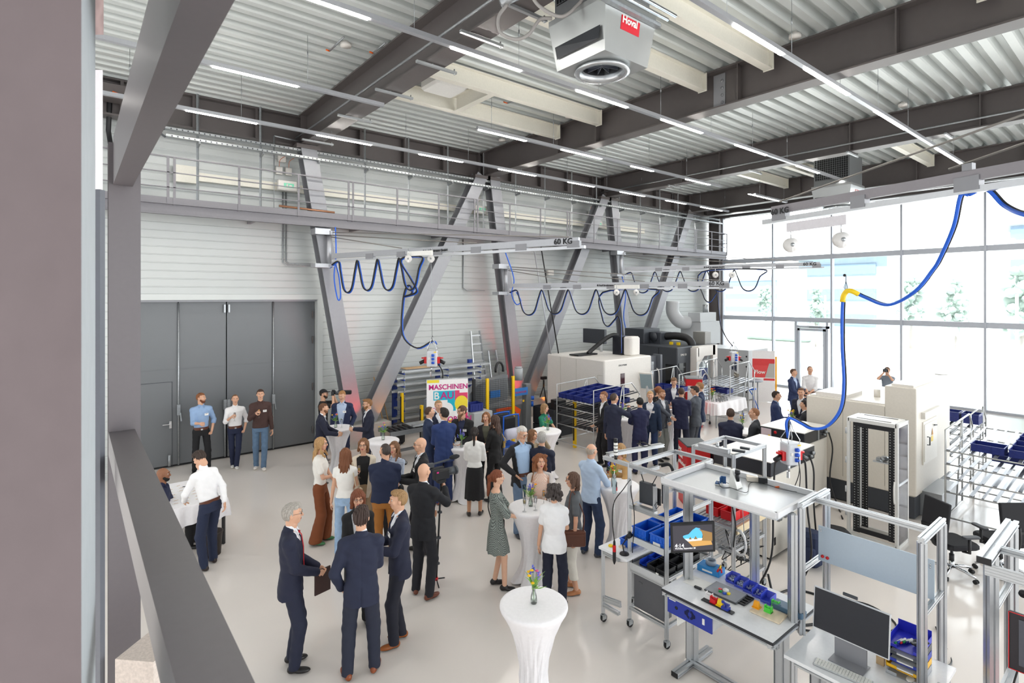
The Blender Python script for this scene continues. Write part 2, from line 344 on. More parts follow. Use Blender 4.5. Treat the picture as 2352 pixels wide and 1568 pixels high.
# truss post: H section 0.2 wide with diagonals
fw=V(FX,FY,0); FRM=M('frame_paint','625d60',.4,.1); pt=thing('steel_frame','dark grey steel frame with post, top beam and sill just right of the concrete pier','frame')
MB().hbeam((.295,4.86,.2),(.295,4.86,5.2),.19,.12,.012,.03,up=(0,1,0)).build('post',FRM,pt)
MB().box(.227,.341,-1.2,4.8,4.9,5.24).build('top_beam',FRM,pt); MB().box(.2,.355,-1.2,4.8,2.97,3.135).build('sill',FRM,pt)
m=MB(); p=Dp(229,0,3.3); m.bar((p.x,p.y,.4),(p.x,p.y,4.75),.035,.04,up=fw); t=m.build('balcony_post',M('post_blue_grey','5d6068',.4)); tag(t,'thin grey balcony post between the concrete pier and the near steel post','post')
p=Dp(345,1568,3.4); q=Dp(420,1568,3.4)
m=MB(); m.bar(Dp(352,1480,3.4),Dp(352,1700,3.4),.25,.3); t=m.build('slab_edge',M('rough_concrete','c9bdb4',.9,tex='noise',sc=60,amt=.3,bump=.5)); tag(t,'speckled concrete slab edge at the bottom between post and brace','slab')
# ---------------------------------------------------------------- people: signed-distance bodies meshed with surface nets
def nets(D,org,h):
    S=D<0; nx,ny,nz=D.shape
    c=np.zeros((nx-1,ny-1,nz-1),int)
    for i in (0,1):
        for j in (0,1):
            for k in (0,1): c+=S[i:nx-1+i,j:ny-1+j,k:nz-1+k]
    act=(c>0)&(c<8); idx=-np.ones(act.shape,int); idx[act]=np.arange(act.sum()); A=np.argwhere(act)
    if not len(A): return np.zeros((0,3)),[]
    acc=np.zeros((len(A),3)); cnt=np.zeros(len(A))
    cs=[(i,j,k) for i in (0,1) for j in (0,1) for k in (0,1)]
    for a in range(8):
        for b in range(a+1,8):
            ca,cb=np.array(cs[a]),np.array(cs[b])
            if abs(ca-cb).sum()!=1: continue
            da=D[A[:,0]+ca[0],A[:,1]+ca[1],A[:,2]+ca[2]]; db=D[A[:,0]+cb[0],A[:,1]+cb[1],A[:,2]+cb[2]]
            m=(da<0)!=(db<0); t=np.where(m,da/np.where(da-db==0,1,da-db),0)
            acc[m]+=(ca+(cb-ca)*t[:,None])[m]; cnt[m]+=1
    P=(A+acc/cnt[:,None])*h+org; F=[]
    for ax in range(3):
        sl=[slice(1,-1)]*3; s0=list(sl); s1=list(sl); s0[ax]=slice(0,-1); s1[ax]=slice(1,None)
        a=S[tuple(s0)]; b=S[tuple(s1)]; E=np.argwhere(a!=b)
        if not len(E): continue
        E2=E.copy(); o=[q for q in range(3) if q!=ax]
        for q in o: E2[:,q]+=1
        flip=a[tuple(E.T)]
        def cell(d1,d2):
            Q=E2.copy(); Q[:,o[0]]-=d1; Q[:,o[1]]-=d2; return idx[Q[:,0],Q[:,1],Q[:,2]]
        q=np.stack([cell(1,1),cell(0,1),cell(0,0),cell(1,0)],1)
        if ax==1: flip=~flip
        q[~flip]=q[~flip][:,::-1]; F.append(q)
    F=np.concatenate(F); F=F[(F>=0).all(1)]
    return P,F
class SDF:
    def __init__(s,k=.02): s.p=[]; s.k=k; s.post=[]
    def cap(s,a,b,ra,rb=None,k=None,neg=False):
        a=np.array(a,float); b=np.array(b,float); rb=ra if rb is None else rb; ab=b-a; L=max(1e-9,ab@ab); R=max(ra,rb)
        def f(P):
            t=np.clip(((P-a)@ab)/L,0,1); return np.linalg.norm(P-a-t[...,None]*ab,axis=-1)-(ra+(rb-ra)*t)
        s.p.append((f,np.minimum(a,b)-R,np.maximum(a,b)+R,k,neg)); return s
    def ell(s,c,r,R=None,k=None,neg=False):
        c=np.array(c,float); r=np.array(r,float)
        def f(P):
            q=P-c
            if R is not None: q=q@R
            k0=np.linalg.norm(q/r,axis=-1); k1=np.linalg.norm(q/(r*r),axis=-1); return k0*(k0-1)/np.maximum(k1,1e-9)
        m=r.max(); s.p.append((f,c-m,c+m,k,neg)); return s
    def loft(s,rows,T=None,k=None,neg=False,p=2.4):
        "rows (z,rx,ry,cx,cy); T=(pivot,R) tilts it"
        rows=sorted(rows); Z=np.array([r[0] for r in rows]); A=np.array([r[1:] for r in rows]).T
        def f(P):
            q=P if T is None else (P-T[0])@T[1]+T[0]
            z=q[...,2]; rx,ry,cx,cy=[np.interp(z,Z,a) for a in A]
            e=(np.abs((q[...,0]-cx)/rx)**p+np.abs((q[...,1]-cy)/ry)**p)**(1/p)
            d=(e-1)*np.minimum(rx,ry); o=np.maximum(Z[0]-z,z-Z[-1]); return np.maximum(d,o)
        m=max(A[0].max(),A[1].max())+abs(A[2:]).max()+.02; lo=np.array([-m,-m,Z[0]-.02]); hi=np.array([m,m,Z[-1]+.02])
        if T is not None:
            c=[(np.array([x,y,z])-T[0])@T[1].T+T[0] for x in (-m,m) for y in (-m,m) for z in (Z[0],Z[-1])]; lo=np.min(c,0); hi=np.max(c,0)
        s.p.append((f,lo,hi,k,neg)); return s
    def mesh(s,h):
        pos=[p for p in s.p if not p[4]]; lo=np.min([p[1] for p in pos],0)-3*h; hi=np.max([p[2] for p in pos],0)+3*h
        n=np.ceil((hi-lo)/h).astype(int)+1; D=np.full(n,.5)
        G=[lo[i]+h*np.arange(n[i]) for i in range(3)]
        for f,a,b,k,neg in s.p:
            k=s.k if k is None else k; i0=np.maximum(0,np.floor((a-k-2*h-lo)/h).astype(int)); i1=np.minimum(n,np.ceil((b+k+2*h-lo)/h).astype(int)+1)
            if (i1<=i0).any(): continue
            sl=tuple(slice(i0[q],i1[q]) for q in range(3)); P=np.stack(np.meshgrid(*[G[q][sl[q]] for q in range(3)],indexing='ij'),-1)
            d=f(P); o=D[sl]
            if neg: D[sl]=np.maximum(o,-d)
            elif k>0:
                hh=np.maximum(k-np.abs(o-d),0)/k; D[sl]=np.minimum(o,d)-hh*hh*k*.25
            else: D[sl]=np.minimum(o,d)
        if s.post:
            P=np.stack(np.meshgrid(*G,indexing='ij'),-1)
            for f in s.post: D=f(D,P)
        return nets(D,lo,h)
def mk(name,parts,mats,parent=None):
    "parts: list of (verts,faces,matindex)"
    me=bpy.data.meshes.new(name); V_=[];F_=[];mi=[];o=0
    for P,Fc,m in parts:
        if len(P)==0: continue
        V_.append(P); F_.append(np.asarray(Fc)+o); mi+=[m]*len(Fc) if isinstance(m,int) else list(m); o+=len(P)
    Vv=np.concatenate(V_); Ff=np.concatenate(F_)
    me.vertices.add(len(Vv)); me.vertices.foreach_set('co',Vv.astype(np.float32).ravel())
    me.loops.add(Ff.size); me.loops.foreach_set('vertex_index',Ff.astype(np.int32).ravel())
    me.polygons.add(len(Ff)); me.polygons.foreach_set('loop_start',np.arange(0,Ff.size,4,dtype=np.int32))
    for m in mats: me.materials.append(m)
    me.polygons.foreach_set('material_index',np.array(mi,np.int32)); me.polygons.foreach_set('use_smooth',np.ones(len(Ff),bool)); me.update(calc_edges=True)
    ob=bpy.data.objects.new(name,me); COL.objects.link(ob)
    if parent is not None: ob.parent=parent
    return ob
def rotz(a): c,s=math.cos(a),math.sin(a); return np.array([[c,-s,0],[s,c,0],[0,0,1.]])
def rotx(a): c,s=math.cos(a),math.sin(a); return np.array([[1,0,0],[0,c,-s],[0,s,c]])
def roty(a): c,s=math.cos(a),math.sin(a); return np.array([[c,0,s],[0,1,0],[-s,0,c]])
# head in its own frame: origin at the centre of the skull, +y = face, top at z=.118, chin at z=-.125
_hc={}
def head_mesh(fem,full):
    k=(fem,full)
    if k in _hc: return _hc[k]
    w=.073 if fem else .077; w*=1+full*.1
    s=SDF(.022); s.ell((0,-.012,.02),(w,.098,.098)); s.ell((0,.03,-.035),(w*.82,.06,.075)); s.ell((0,.045,-.085),(.036 if fem else .042+full*.012,.038,.034))
    s.ell((0,.085,.035),(.05,.014,.012),k=.02); s.cap((0,.092,.02),(0,.112,-.022),.008,.012,k=.012); s.ell((0,.098,-.028),(.017,.012,.009),k=.01)
    s.ell((0,.089,-.055),(.024,.013,.006),k=.006); s.ell((0,.086,-.067),(.02,.013,.007),k=.008); s.ell((.045,.07,-.02),(.022,.02,.025),k=.02); s.ell((-.045,.07,-.02),(.022,.02,.025),k=.02)
    for x in (-1,1):
        s.ell((x*.031,.1,.012),(.017,.014,.011),k=.0,neg=True); s.ell((x*(w+.005),-.008,-.004),(.01,.022,.034),k=.005)
    s.cap((0,-.025,-.02),(0,-.025,-.13),.05 if fem else .058,.048 if fem else .056,k=.03)
    P,Fc=s.mesh(.0055); c=P[np.asarray(Fc)].mean(1)
    mi=np.where((abs(c[:,0])<.024)&(c[:,1]>.088)&(c[:,2]<-.05)&(c[:,2]>-.073),1,0)
    eyes=[]
    for x in (-1,1):
        for r,y,m in ((.0118,.0805,2),(.0072,.0868,3)):
            mb=MB().ball((x*.031,y,.012),r,n=10); vv=np.array(mb.v); fq=np.array([f for f in mb.f]); eyes.append((vv,fq,m))
    _hc[k]=[(P,Fc,mi)]+eyes; return _hc[k]
def hair_mesh(style):
    if ('h',style) in _hc: return _hc[('h',style)]
    s=SDF(.02); e=.013; N=None
    def strand(D,P,amp=.0035,f=42):
        a=np.arctan2(P[...,0],P[...,1]+.01); return D+amp*np.sin(a*f*.5+P[...,2]*20)+amp*.6*np.sin(P[...,0]*190+P[...,1]*120)
    def face_cut(D,P,zf=.062,yf=.055):
        c=np.maximum(zf-.0+0*P[...,0]-P[...,2]-0,0)
        q=np.minimum(np.minimum(P[...,1]-(yf-.06*np.clip((P[...,2])/.1,-1,1)*0),zf-P[...,2]),1)
        return np.maximum(D,q)
    top=lambda ex=e,zz=.02: s.ell((0,-.014,zz),(.077+ex,.1+ex,.098+ex))
    if style in ('short','crew','side','thick','balding','messy'):
        ex={'short':.009,'crew':.006,'side':.011,'thick':.014,'balding':.007,'messy':.013}[style]; top(ex)
        if style=='side': s.ell((.02,.05,.1),(.06,.05,.022))
        if style in('thick','messy'): s.ell((0,.03,.1),(.066,.06,.03))
        def cut(D,P):
            y,z,x=P[...,1],P[...,2],abs(P[...,0]); hl=.075-.1*np.clip((x-.045)/.04,0,1)*(y<.06)  # hair line
            D=np.maximum(D,np.where(y>.02,hl-z+(.02 if style=='crew' else 0),np.where(y>-.03,-.0-z-.2*y+.005,-.075-z)))
            D=np.maximum(D,np.where((y>.012)&(z<.07),.07-z,-1))
            if style=='balding': D=np.maximum(D,np.minimum(z-.045,np.where(y>-.105,1,-1)*1.))
            return strand(D,P,.002 if style in('crew','balding') else .0045 if style!='messy' else .007)
        s.post.append(cut)
    elif style=='cap':
        top(.014)
        s.post.append(lambda D,P:np.maximum(D,.045-P[...,2])); s.ell((0,.12,.055),(.06,.06,.007))
    else:
        top(.012); L={'long':-.34,'wavy':-.3,'bob':-.12,'curly':-.1,'curlylong':-.22,'pony':-.02,'bun':-.02,'mid':-.1,'clip':-.02,'manbun':-.02,'fringe':-.13}[style]
        if style in('long','wavy','bob','mid','curlylong','fringe'):
            wd=.085 if style in('long','mid') else .1
            s.loft([(L,wd*.8,.035,0,-.115 if L<-.2 else -.08),(-.16,wd*.95,.045,0,-.1 if L<-.2 else -.07),(-.1,wd,.055,0,-.07),(0.0,.092,.075,0,-.035),(.05,.09,.07,0,-.03)],k=.03)
            for x in (-1,1):
                s.cap((x*.082,.0,.02),(x*.088,.03 if L<-.2 else .01,max(L,-.14)),.018,.024,k=.03)
                if L<-.25: s.cap((x*.088,.03,-.14),(x*.08,.085,-.22),.024,.02,k=.03)
        if style=='curlylong':
            for i in range(34):
                a=-PI/2+(i%9-4)*.42; z=.08-.28*(i/34.); s.ell((.1*math.cos(a),-.02+.1*math.sin(a),z),(.032,.032,.028),k=.012)
        if style=='curly':
            for i in range(26):
                a=i*2.4; z=-.1+.2*(i/26.); r=.085+.02*math.sin(i*5); 
                if math.sin(a)>.35 and z<.06: continue
                s.ell((r*math.cos(a),-.02+r*1.05*math.sin(a),z),(.04,.04,.035),k=.015)
        if style in('pony','clip'): s.cap((0,-.1,.03),(0,-.14,0),.03,.028,k=.02); s.cap((0,-.14,0),(.0,-.16,-.3 if style=='pony' else -.24),.034,.02,k=.03)
        if style=='bun': s.ell((0,-.125,.03),(.035,.035,.035),k=.01)
        if style=='manbun': s.ell((0,-.12,.02),(.024,.028,.024),k=.01)
        def cut(D,P):
            y,z,x=P[...,1],P[...,2],abs(P[...,0])
            hl=.082-.11*np.clip((x-.035)/.035,0,1)
            if style in('bob','fringe'): hl=hl*0+.045-.1*np.clip((x-.05)/.02,0,1)
            q=np.minimum(y-.03,hl-z); D=np.maximum(D,np.minimum(q,.0755-x+.0) if L<-.05 else q)
            if L>-.05: D=np.maximum(D,np.where((y>-.02)&(z<.02),.02-z,-1))
            return strand(D,P,.008 if style in('curly','curlylong') else .005,30)
        s.post.append(cut)
    _hc[('h',style)]=s.mesh(.0075 if style not in('short','crew','side','balding') else .0065); return _hc[('h',style)]
def hand_mesh(pose):
    "right hand; wrist at origin, fingers along -z, palm faces +y, thumb towards -x"
    if ('hd',pose) in _hc: return _hc[('hd',pose)]
    s=SDF(.008); s.cap((0,0,.02),(0,0,-.01),.023,.024); s.ell((0,.002,-.05),(.04,.015,.045),k=.012)
    cu={'relax':(20,25,20),'grip':(62,65,45),'flat':(4,6,4),'fist':(80,90,60),'point':(75,85,60)}[pose]
    for i,(x,L) in enumerate(((-.03,.9),(-.011,1),(.009,.94),(.028,.74))):
        a=0; p=np.array([x,0,-.088]); c=cu if not (pose=='point' and i==0) else (0,0,0)
        for q,(l,g) in enumerate(((.042,c[0]),(.026,c[1]),(.021,c[2]))):
            a+=math.radians(g); n=p+np.array([x*.12,math.sin(a),-math.cos(a)])*l*L; s.cap(p,n,.0095-.001*q,.0085-.001*q,k=.003); p=n
    a=.5 if pose in('grip','fist','point') else .15
    p=np.array([-.03,.004,-.025]); n=p+np.array([-.028,.018+.02*a,-.028]); s.cap(p,n,.013,.011); m=n+np.array([-.004+.02*a,.02*a*2,-.03]); s.cap(n,m,.0105,.009,k=.004)
    _hc[('hd',pose)]=s.mesh(.0045); return _hc[('hd',pose)]
SKIN={}
def skinmat(c): return M('skin_'+c,c,.5,tex='noise',sc=20,amt=.06)
LIP={'f':M('lips_rose','b4585a',.4),'m':M('lips_pale','b57f70',.5)}
EYEW=M('eye_white','d8d4cf',.3); IRIS=M('iris','2b211c',.2)
FABRIC={}
def fab(c,kind='wool'):
    k=c+kind
    if k not in FABRIC:
        if kind=='tweed': FABRIC[k]=M('tweed_cloth','16181c',.9,tex='check',sc=85,col2='a9b4ae')
        elif kind=='denim': FABRIC[k]=M('denim_'+c,c,.85,tex='noise',sc=14,amt=.25)
        elif kind=='print': FABRIC[k]=M('print_'+c,c,.7,tex='voro',sc=28,col2='8a2f3a')
        elif kind=='dots': FABRIC[k]=M('dotted_'+c,c,.7,tex='check',sc=90,col2='f3e6da')
        elif kind=='stripe': FABRIC[k]=M('striped_'+c,c,.7,tex='waveZ',sc=22,col2='7f93b5')
        else: FABRIC[k]=M('cloth_'+c,c,.8,tex='noise',sc=11,amt=.07,bump=.55)
    return FABRIC[k]
def ik(a,t,l1,l2,hint):
    a=np.array(a,float); t=np.array(t,float); v=t-a; d=np.linalg.norm(v); d=min(d,(l1+l2)*.999); v=v/np.linalg.norm(v)
    x=(l1*l1-l2*l2+d*d)/(2*d); h=math.sqrt(max(l1*l1-x*x,1e-6)); hh=np.array(hint,float); hh=hh-v*(hh@v); hh/=np.linalg.norm(hh)
    return a+v*x+hh*h,a+v*d
# hand targets in the body frame (x outwards on that side, y forward, z) and elbow hints
ARM={'down':((.25,.03,.77),(.3,-1,0),'relax'),'hold':((.07,.33,1.16),(.5,-1,-.6),'grip'),'holdlow':((.06,.27,1.02),(.6,-1,-.3),'grip'),'holdhi':((.1,.3,1.3),(.6,-.6,-1),'grip'),
'table':((.1,.37,1.08),(.8,-.6,-.6),'relax'),'pocket':((.2,.07,.93),(.8,-1,0),'fist'),'hip':((.2,.1,1.04),(1,-.55,.1),'flat'),'front':((.02,.25,1.0),(1,-.6,-.3),'relax'),
'cam':((.05,.24,1.6),(.7,.1,-1),'grip'),'camlow':((.12,.38,1.34),(.7,0,-1),'grip'),'out':((.25,.5,1.2),(.6,-.5,-1),'relax'),'point':((.12,.45,1.38),(.8,0,-1),'point'),'work':((.1,.42,.98),(1,-.5,-.2),'flat'),'back':((.08,-.2,.98),(1,-.3,0),'relax'),'cross':((-.06,.24,1.2),(.8,-.3,-.7),'relax')}
HANDS=[]
def person(u,v,h,face,label,sex='m',skin='d9a98c',hair=('short','4a3526'),top=None,bottom=('trousers','1b1f30'),shoes='1c1a1a',arms=('down','down'),hy=0,hp=0,lean=0,bulk=1.,
           feet=None,extra=(),foot=None,sit=False,turn=0,at=None):
    pos=Zp(u,v,h) if at is None else Vector(at); pos.z=0
    to=(-pos).normalized(); vw=-to; rt=V(vw.y,-vw.x,0); a=math.radians(face); hd=to*math.cos(a)+rt*math.sin(a); rz=math.atan2(-hd.x,hd.y)
    dist=pos.x*FX+pos.y*FY; vox=max(.009,min(.014,dist*.0012)); K=(h+(.45 if sit else 0))/1.78; fem=sex=='f'; B=bulk*(.87 if fem else .93)
    T=(np.array([0,0,.95]),rotx(-math.radians(lean))) if lean else None    # tilt
    Rl=rotx(-math.radians(lean))
    def up(p): p=np.array(p,float); return (p-[0,0,.95])@Rl.T+[0,0,.95] if lean else p
    dz=-.45 if sit else 0
    hipw=.088; sw=(.148 if fem else .167)*(.6+.4*bulk)
    ft=feet or ((-.11,-.02,-12),(.11,.03,12)); legs=[]
    for sx,(fx,fy,fa) in zip((-1,1),ft):
        hip=np.array([sx*hipw,0,.93+dz]); ank=np.array([fx,fy,.085])
        if sit: ank=np.array([sx*.12,.42,.085])
        kn,ank=ik(hip,ank,.44,.42,(sx*.15,1,0)); legs.append((hip,kn,ank,fa))
    S=[];
    for sx,an in zip((-1,1),arms):
        if isinstance(an,str): t,hint,hp_=ARM[an]
        else: t,hint,hp_=an
        sh=up((sx*sw*.97,-.005,1.41)); tg=(t[0]*sx,t[1],t[2]);
        if lean and an in('down','hold','front'): tg=up(tg)
        el,wr=ik(sh,tg,.29,.255,(hint[0]*sx,hint[1],hint[2])); S.append((sh,el,wr,hp_))
    nb=up((0,-.01,1.47)); hc=up((0,.02,1.662))
    top=top or {}
    # body
    tor=[(.885,.15*B,.1*B,0,0),(.93,.155*B*(1.06 if fem else 1),.105*B,0,0),(1.07,(.115 if fem else .135)*B,.09*B,0,.01),(1.25,.14*B,.105*B,0,.0),(1.4,.15*(.6+.4*B),.095,0,-.01),(1.47,.09,.07,0,-.01),(1.5,.055,.055,0,-.01)]
    if sit: dzv=np.array([0,0,dz]); nb=nb+dzv; hc=hc+dzv; tor=[(z+dz,)+r for z,*r in tor for r in [tuple(r)]]; S=[(a_+dzv,b_+dzv,c_+dzv,d_) for a_,b_,c_,d_ in S]
    body=SDF(.02); body.loft([(z,a*.92,b*.9,c,d) for z,a,b,c,d in tor],T)
    for hip,kn,ank,fa in legs: body.cap(hip,kn,.07,.05); body.cap(kn,ank,.05,.036)
    for sh,el,wr,_ in S: body.cap(nb-[0,0,.02],sh,.05,.036 if fem else .044); body.cap(sh,el,.046 if not fem else .038,.037 if not fem else .031); body.cap(el,wr,.037 if not fem else .031,.025,k=.015)
    body.cap(nb,hc-[0,0,.11],.046 if fem else .053,.043 if fem else .05)
    parts=[body.mesh(vox*1.2)+(0,)]
    HR=.9*rotz(math.radians(-hy))@rotx(math.radians(-hp-lean*.4))
    hs=1.0
    for P,Fc,m in head_mesh(fem,round(max(0,bulk-1)*2)): parts.append((np.array(P)@HR.T*hs+hc,Fc,m))
    hw=[]
    for sx,(sh,el,wr,hpz) in zip((-1,1),S):
        P,Fc=hand_mesh(hpz); P=P.copy()*(.86 if fem else .96); Fq=np.asarray(Fc)
        if sx<0: P[:,0]*=-1; Fq=Fq[:,::-1]
        z=-(wr-el)/np.linalg.norm(wr-el); inw=np.array([-sx,.35,0.]); inw=inw-z*(inw@z); y=inw/np.linalg.norm(inw); x=np.cross(y,z)
        Rm=np.stack([x,y,z],1); P=P@Rm.T+wr; parts.append((P,Fq,0)); hw.append(wr-z*.075+y*.03)
    sk=skinmat(skin)
    o=mk('person',parts,[sk,LIP[sex],EYEW,IRIS]); o.location=pos; o.rotation_euler=(0,0,rz); o.scale=(K,K,K); tag(o,label,'person')
    Mw=Matrix.Translation(pos)@Matrix.Rotation(rz,4,'Z')@Matrix.Scale(K,4)
    ch=lambda n,p,m: mk(n,p,[m] if not isinstance(m,list) else m,o)
    # hair
    if hair[0]!='none':
        hm=M('hair_'+hair[1],hair[1],.6,tex='hair',sc=34,amt=.14,bump=.35) if hair[0]!='cap' else fab(hair[1])
        P,Fc=hair_mesh(hair[0]); ch('hair' if hair[0]!='cap' else 'cap',[(P@HR.T+hc,Fc,0)],hm)
        if hair[0]=='cap': P,Fc=hair_mesh('crew'); ch('hair',[(P@HR.T+hc,Fc,0)],M('hair_2a211c','2a211c',.7))
    hcol='5a4030' if hair[0] in('none','cap') else hair[1]
    for x in (-1,1): MB().tube([tuple(np.array(q)@HR.T+hc) for q in ((x*.014,.097,.032),(x*.03,.098,.038),(x*.048,.086,.033))],.0032,5).build('eyebrow',M('brow_'+hcol,hcol,.8),o)
    wc=lambda q: tuple(np.array(q)@HR.T+hc)
    wob=lambda amp,fz=26: (lambda D,P: D+amp*np.sin(P[...,2]*fz+P[...,0]*17+3*np.sin(P[...,1]*21))*np.sin(P[...,0]*23+P[...,2]*9)+amp*.6*np.sin(P[...,2]*61+P[...,0]*31))
    # lower garment
    bk,bc=bottom[0],bottom[1]; bkind=bottom[2] if len(bottom)>2 else 'wool'; bm=fab(bc,bkind); wz=1.04+dz
    if bk in('trousers','wide','slim','crop'):
        g=SDF(.025); e={'trousers':.02,'wide':.03,'slim':.01,'crop':.028}[bk]
        g.loft([(.84+dz,.14*B+.012,.1*B+.014,0,0),(.93+dz,.158*B*(1.06 if fem else 1)+.008,.108*B+.01,0,-.005),(wz,.132*B+.004,.098*B,0,.0)],T if not sit else None)
        for hip,kn,ank,fa in legs:
            g.cap(hip,kn,.078*(.5+.5*B)+e*.5,.054+e); end=ank-[0,0,.03] if bk!='crop' else kn+(ank-kn)*.65
            g.cap(kn,end,.054+e,(.05 if bk!='wide' else .095)+e*.45,k=.02)
        zc=.045 if bk!='crop' else .0
        g.post+= [wob(.0022),lambda D,P: np.maximum(D,zc-P[...,2])]
        if bk=='crop': zz=legs[0][2][2]+.15; g.post.append(lambda D,P: np.maximum(D,zz-P[...,2]))
        P,Fc=g.mesh(vox); ch('jeans' if bkind=='denim' else 'trousers',[(P,Fc,0)],bm)
    elif bk in('skirt','dress','longskirt'):
        g=SDF(.03); hem={'skirt':.5,'dress':.56,'longskirt':.34}[bk]; sp_={'skirt':.215,'dress':.2,'longskirt':.2}[bk]
        g.loft([(hem,sp_,.175,0,.03),(.75,.19*B+.015,.15*B+.02,0,.015),(.93,.172*B+.012,.125*B+.008,0,0),(1.07,.128*B,.102*B,0,.01)]+([(1.25,.155*B,.12*B,0,.0),(1.4,.16,.1,0,-.01),(1.45,.12,.08,0,-.01)] if bk=='dress' else []),T)
        if bk=='dress':
            for sh,el,wr,_ in S: g.cap(sh,el,.06,.062)
        g.post.append(lambda D,P: D+.006*np.sin(np.arctan2(P[...,0],P[...,1])*9+P[...,2]*3)*np.clip((1.-P[...,2])*2,0,1))
        P,Fc=g.mesh(vox); ch('dress' if bk=='dress' else 'skirt',[(P,Fc,0)],bm)
    # shoes
    for sx,(hip,kn,ank,fa) in zip((-1,1),legs):
        s=SDF(.02); s.ell((0,-.03,.04),(.036,.045,.04)); s.ell((0,.07,.03),(.042,.1,.03)); s.ell((0,.0,.06),(.036,.05,.038))
        s.post.append(lambda D,P: np.maximum(D,.004-P[...,2])); P,Fc=s.mesh(.009); c=P[np.asarray(Fc)].mean(1)
        R=rotz(math.radians(-fa)); P=P@R.T+[ank[0],ank[1],0]
        ch('shoe',[(P,Fc,np.where(c[:,2]<.016,1,0))],[M('shoe_'+shoes,shoes,.35),M('sole_dark','2a2320',.6) if shoes not in('e8e6e2','ece4dc') else M('sole_light','e6e0d4',.6)])
    # upper garments
    def torso(g,e,zb,zt=1.478,flare=0,k=None,neck=.068):
        r=[(zb+dz,.155*B+e+flare,.112*B+e+flare*.5,0,-.005)] if zb<.9 else []
        r+= [(max(zb,.93)+dz,.158*B+e+flare*.5,.112*B+e,0,-.003)] if zb<1.0 else [(zb+dz,.14*B+e,.1*B+e,0,0)]
        if zb<1.05: r+=[(1.09+dz,(.118 if fem else .14)*B+e,(.094)*B+e,0,.008)]
        r+=[(1.25+dz,(.14 if fem else .155)*B+e,(.112 if fem else .105)*B+e+(.012 if fem else 0),0,.004),(1.37+dz,(.142 if fem else .165)*(.6+.4*B)+e*.7,.1+e*.7,0,-.004),(1.44+dz,(.09 if fem else .1)+e*.6,.078+e*.5,0,-.012),(zt+dz,neck,neck,0,-.012)]
        g.loft(r,T,k=k)
        for sh,_,_,_ in S: g.cap(nb-[0,0,.022],sh,.058+e*.6,(.041 if fem else .05)+e*.75,k=.02)
    def sleeves(g,kind,e):
        for sh,el,wr,_ in S:
            A=.05 if not fem else .041
            if kind=='short': g.cap(sh,sh+(el-sh)*.62,A+e,A+e+.006)
            elif kind=='cap': g.cap(sh,sh+(el-sh)*.25,A+e,A+e+.004)
            elif kind=='rolled': g.cap(sh,el,A+e,A+e-.006); g.cap(el,el+(wr-el)*.22,A+e-.003,A+e-.004,k=.01)
            elif kind=='puff': g.cap(sh,el,A+e+.01,A+e+.02); g.cap(el,wr+(el-wr)*.1,A+e+.012,A+e-.01,k=.01)
            elif kind=='long': g.cap(sh,el,A+e,A+e-.008,k=.03); g.cap(el,wr+(el-wr)*.06,A+e-.008,.034+e*.8,k=.012)
    inner=top.get('shirt'); jac=top.get('jacket'); tn=top.get('name','shirt')
    if inner:
        g=SDF(.018); sl=top.get('sleeve','long'); loose=top.get('loose',.010)
        torso(g,loose if not jac else .004,top.get('hem',1.0 if bk!='dress' else 1.0))
        if not jac: sleeves(g,sl,.008 if sl!='puff' else .012)
        if top.get('collar',1):
            g.cap(nb+[0,-.004,.0],nb+[0,.008,.05],.064 if not fem else .056,.059 if not fem else .05,k=.006)
            for x in (-1,1): g.cap(up((x*.035,.055,1.5))+[0,0,dz],up((x*.055,.085,1.455))+[0,0,dz],.012,.006,k=.004)
        if not jac: g.post.append(wob(.0022,22))
        P,Fc=g.mesh(vox); ch(tn if not jac else top.get('name2','shirt'),[(P,Fc,0)],fab(inner,top.get('skind','cotton')))
    if jac:
        g=SDF(.02); zb=top.get('jhem',.8); e=.022; torso(g,e,zb,1.492,.012,neck=.078); sleeves(g,'long' if not top.get('jrolled') else 'rolled',.014)
        if top.get('collar',1): g.cap(nb+[0,-.008,-.01],nb+[0,-.004,.03],.078,.066,k=.012)
        vb=top.get('vb',1.12)+dz; vw_=top.get('vw',.062); op=top.get('open',0)
        def vcut(D,P,T=T):
            q=P if T is None else (P-T[0])@T[1]+T[0]
            x=abs(q[...,0]); z=q[...,2]; y=q[...,1]; wd=vw_*np.clip((z-vb)/(1.44+dz-vb),0,1)+op*np.clip((z-.7)*9,0,1)
            bandd=(np.abs(x-wd-.022)<.02)&(y>0)&(z>vb-.0)&(z<1.5+dz); D=D-np.where(bandd,.004,0)
            wd2=wd+.05*np.clip((vb-.12-z)/.3,0,1)*(z<vb)
            cut=np.maximum(np.maximum(x-wd2,.03-y),(vb-.02-z) if not op else -1+0*z)
            if not op: cut=np.minimum(cut,np.maximum(np.maximum(x-wd2,.03-y),z-(vb-.14)))
            D=D+.011*np.exp(-(q[...,0]/.01)**2)*(y<-.03)*np.clip((1.02+dz-z)*20,.35,1)*(z<1.4+dz)
            return np.maximum(D,-cut)
        g.post+=[wob(.0026,19),vcut]; P,Fc=g.mesh(vox); ch(top.get('jname','jacket'),[(P,Fc,0)],fab(jac,top.get('jkind','wool')))
        if inner and top.get('cuffs',1):
            for sh,el,wr,_ in S: mk('shirt_cuff',[SDF(0).cap(wr+(el-wr)*.1,wr+(el-wr)*.0,.034,.034).mesh(.009)+(0,)],[fab(inner,top.get('skind','cotton'))],o)
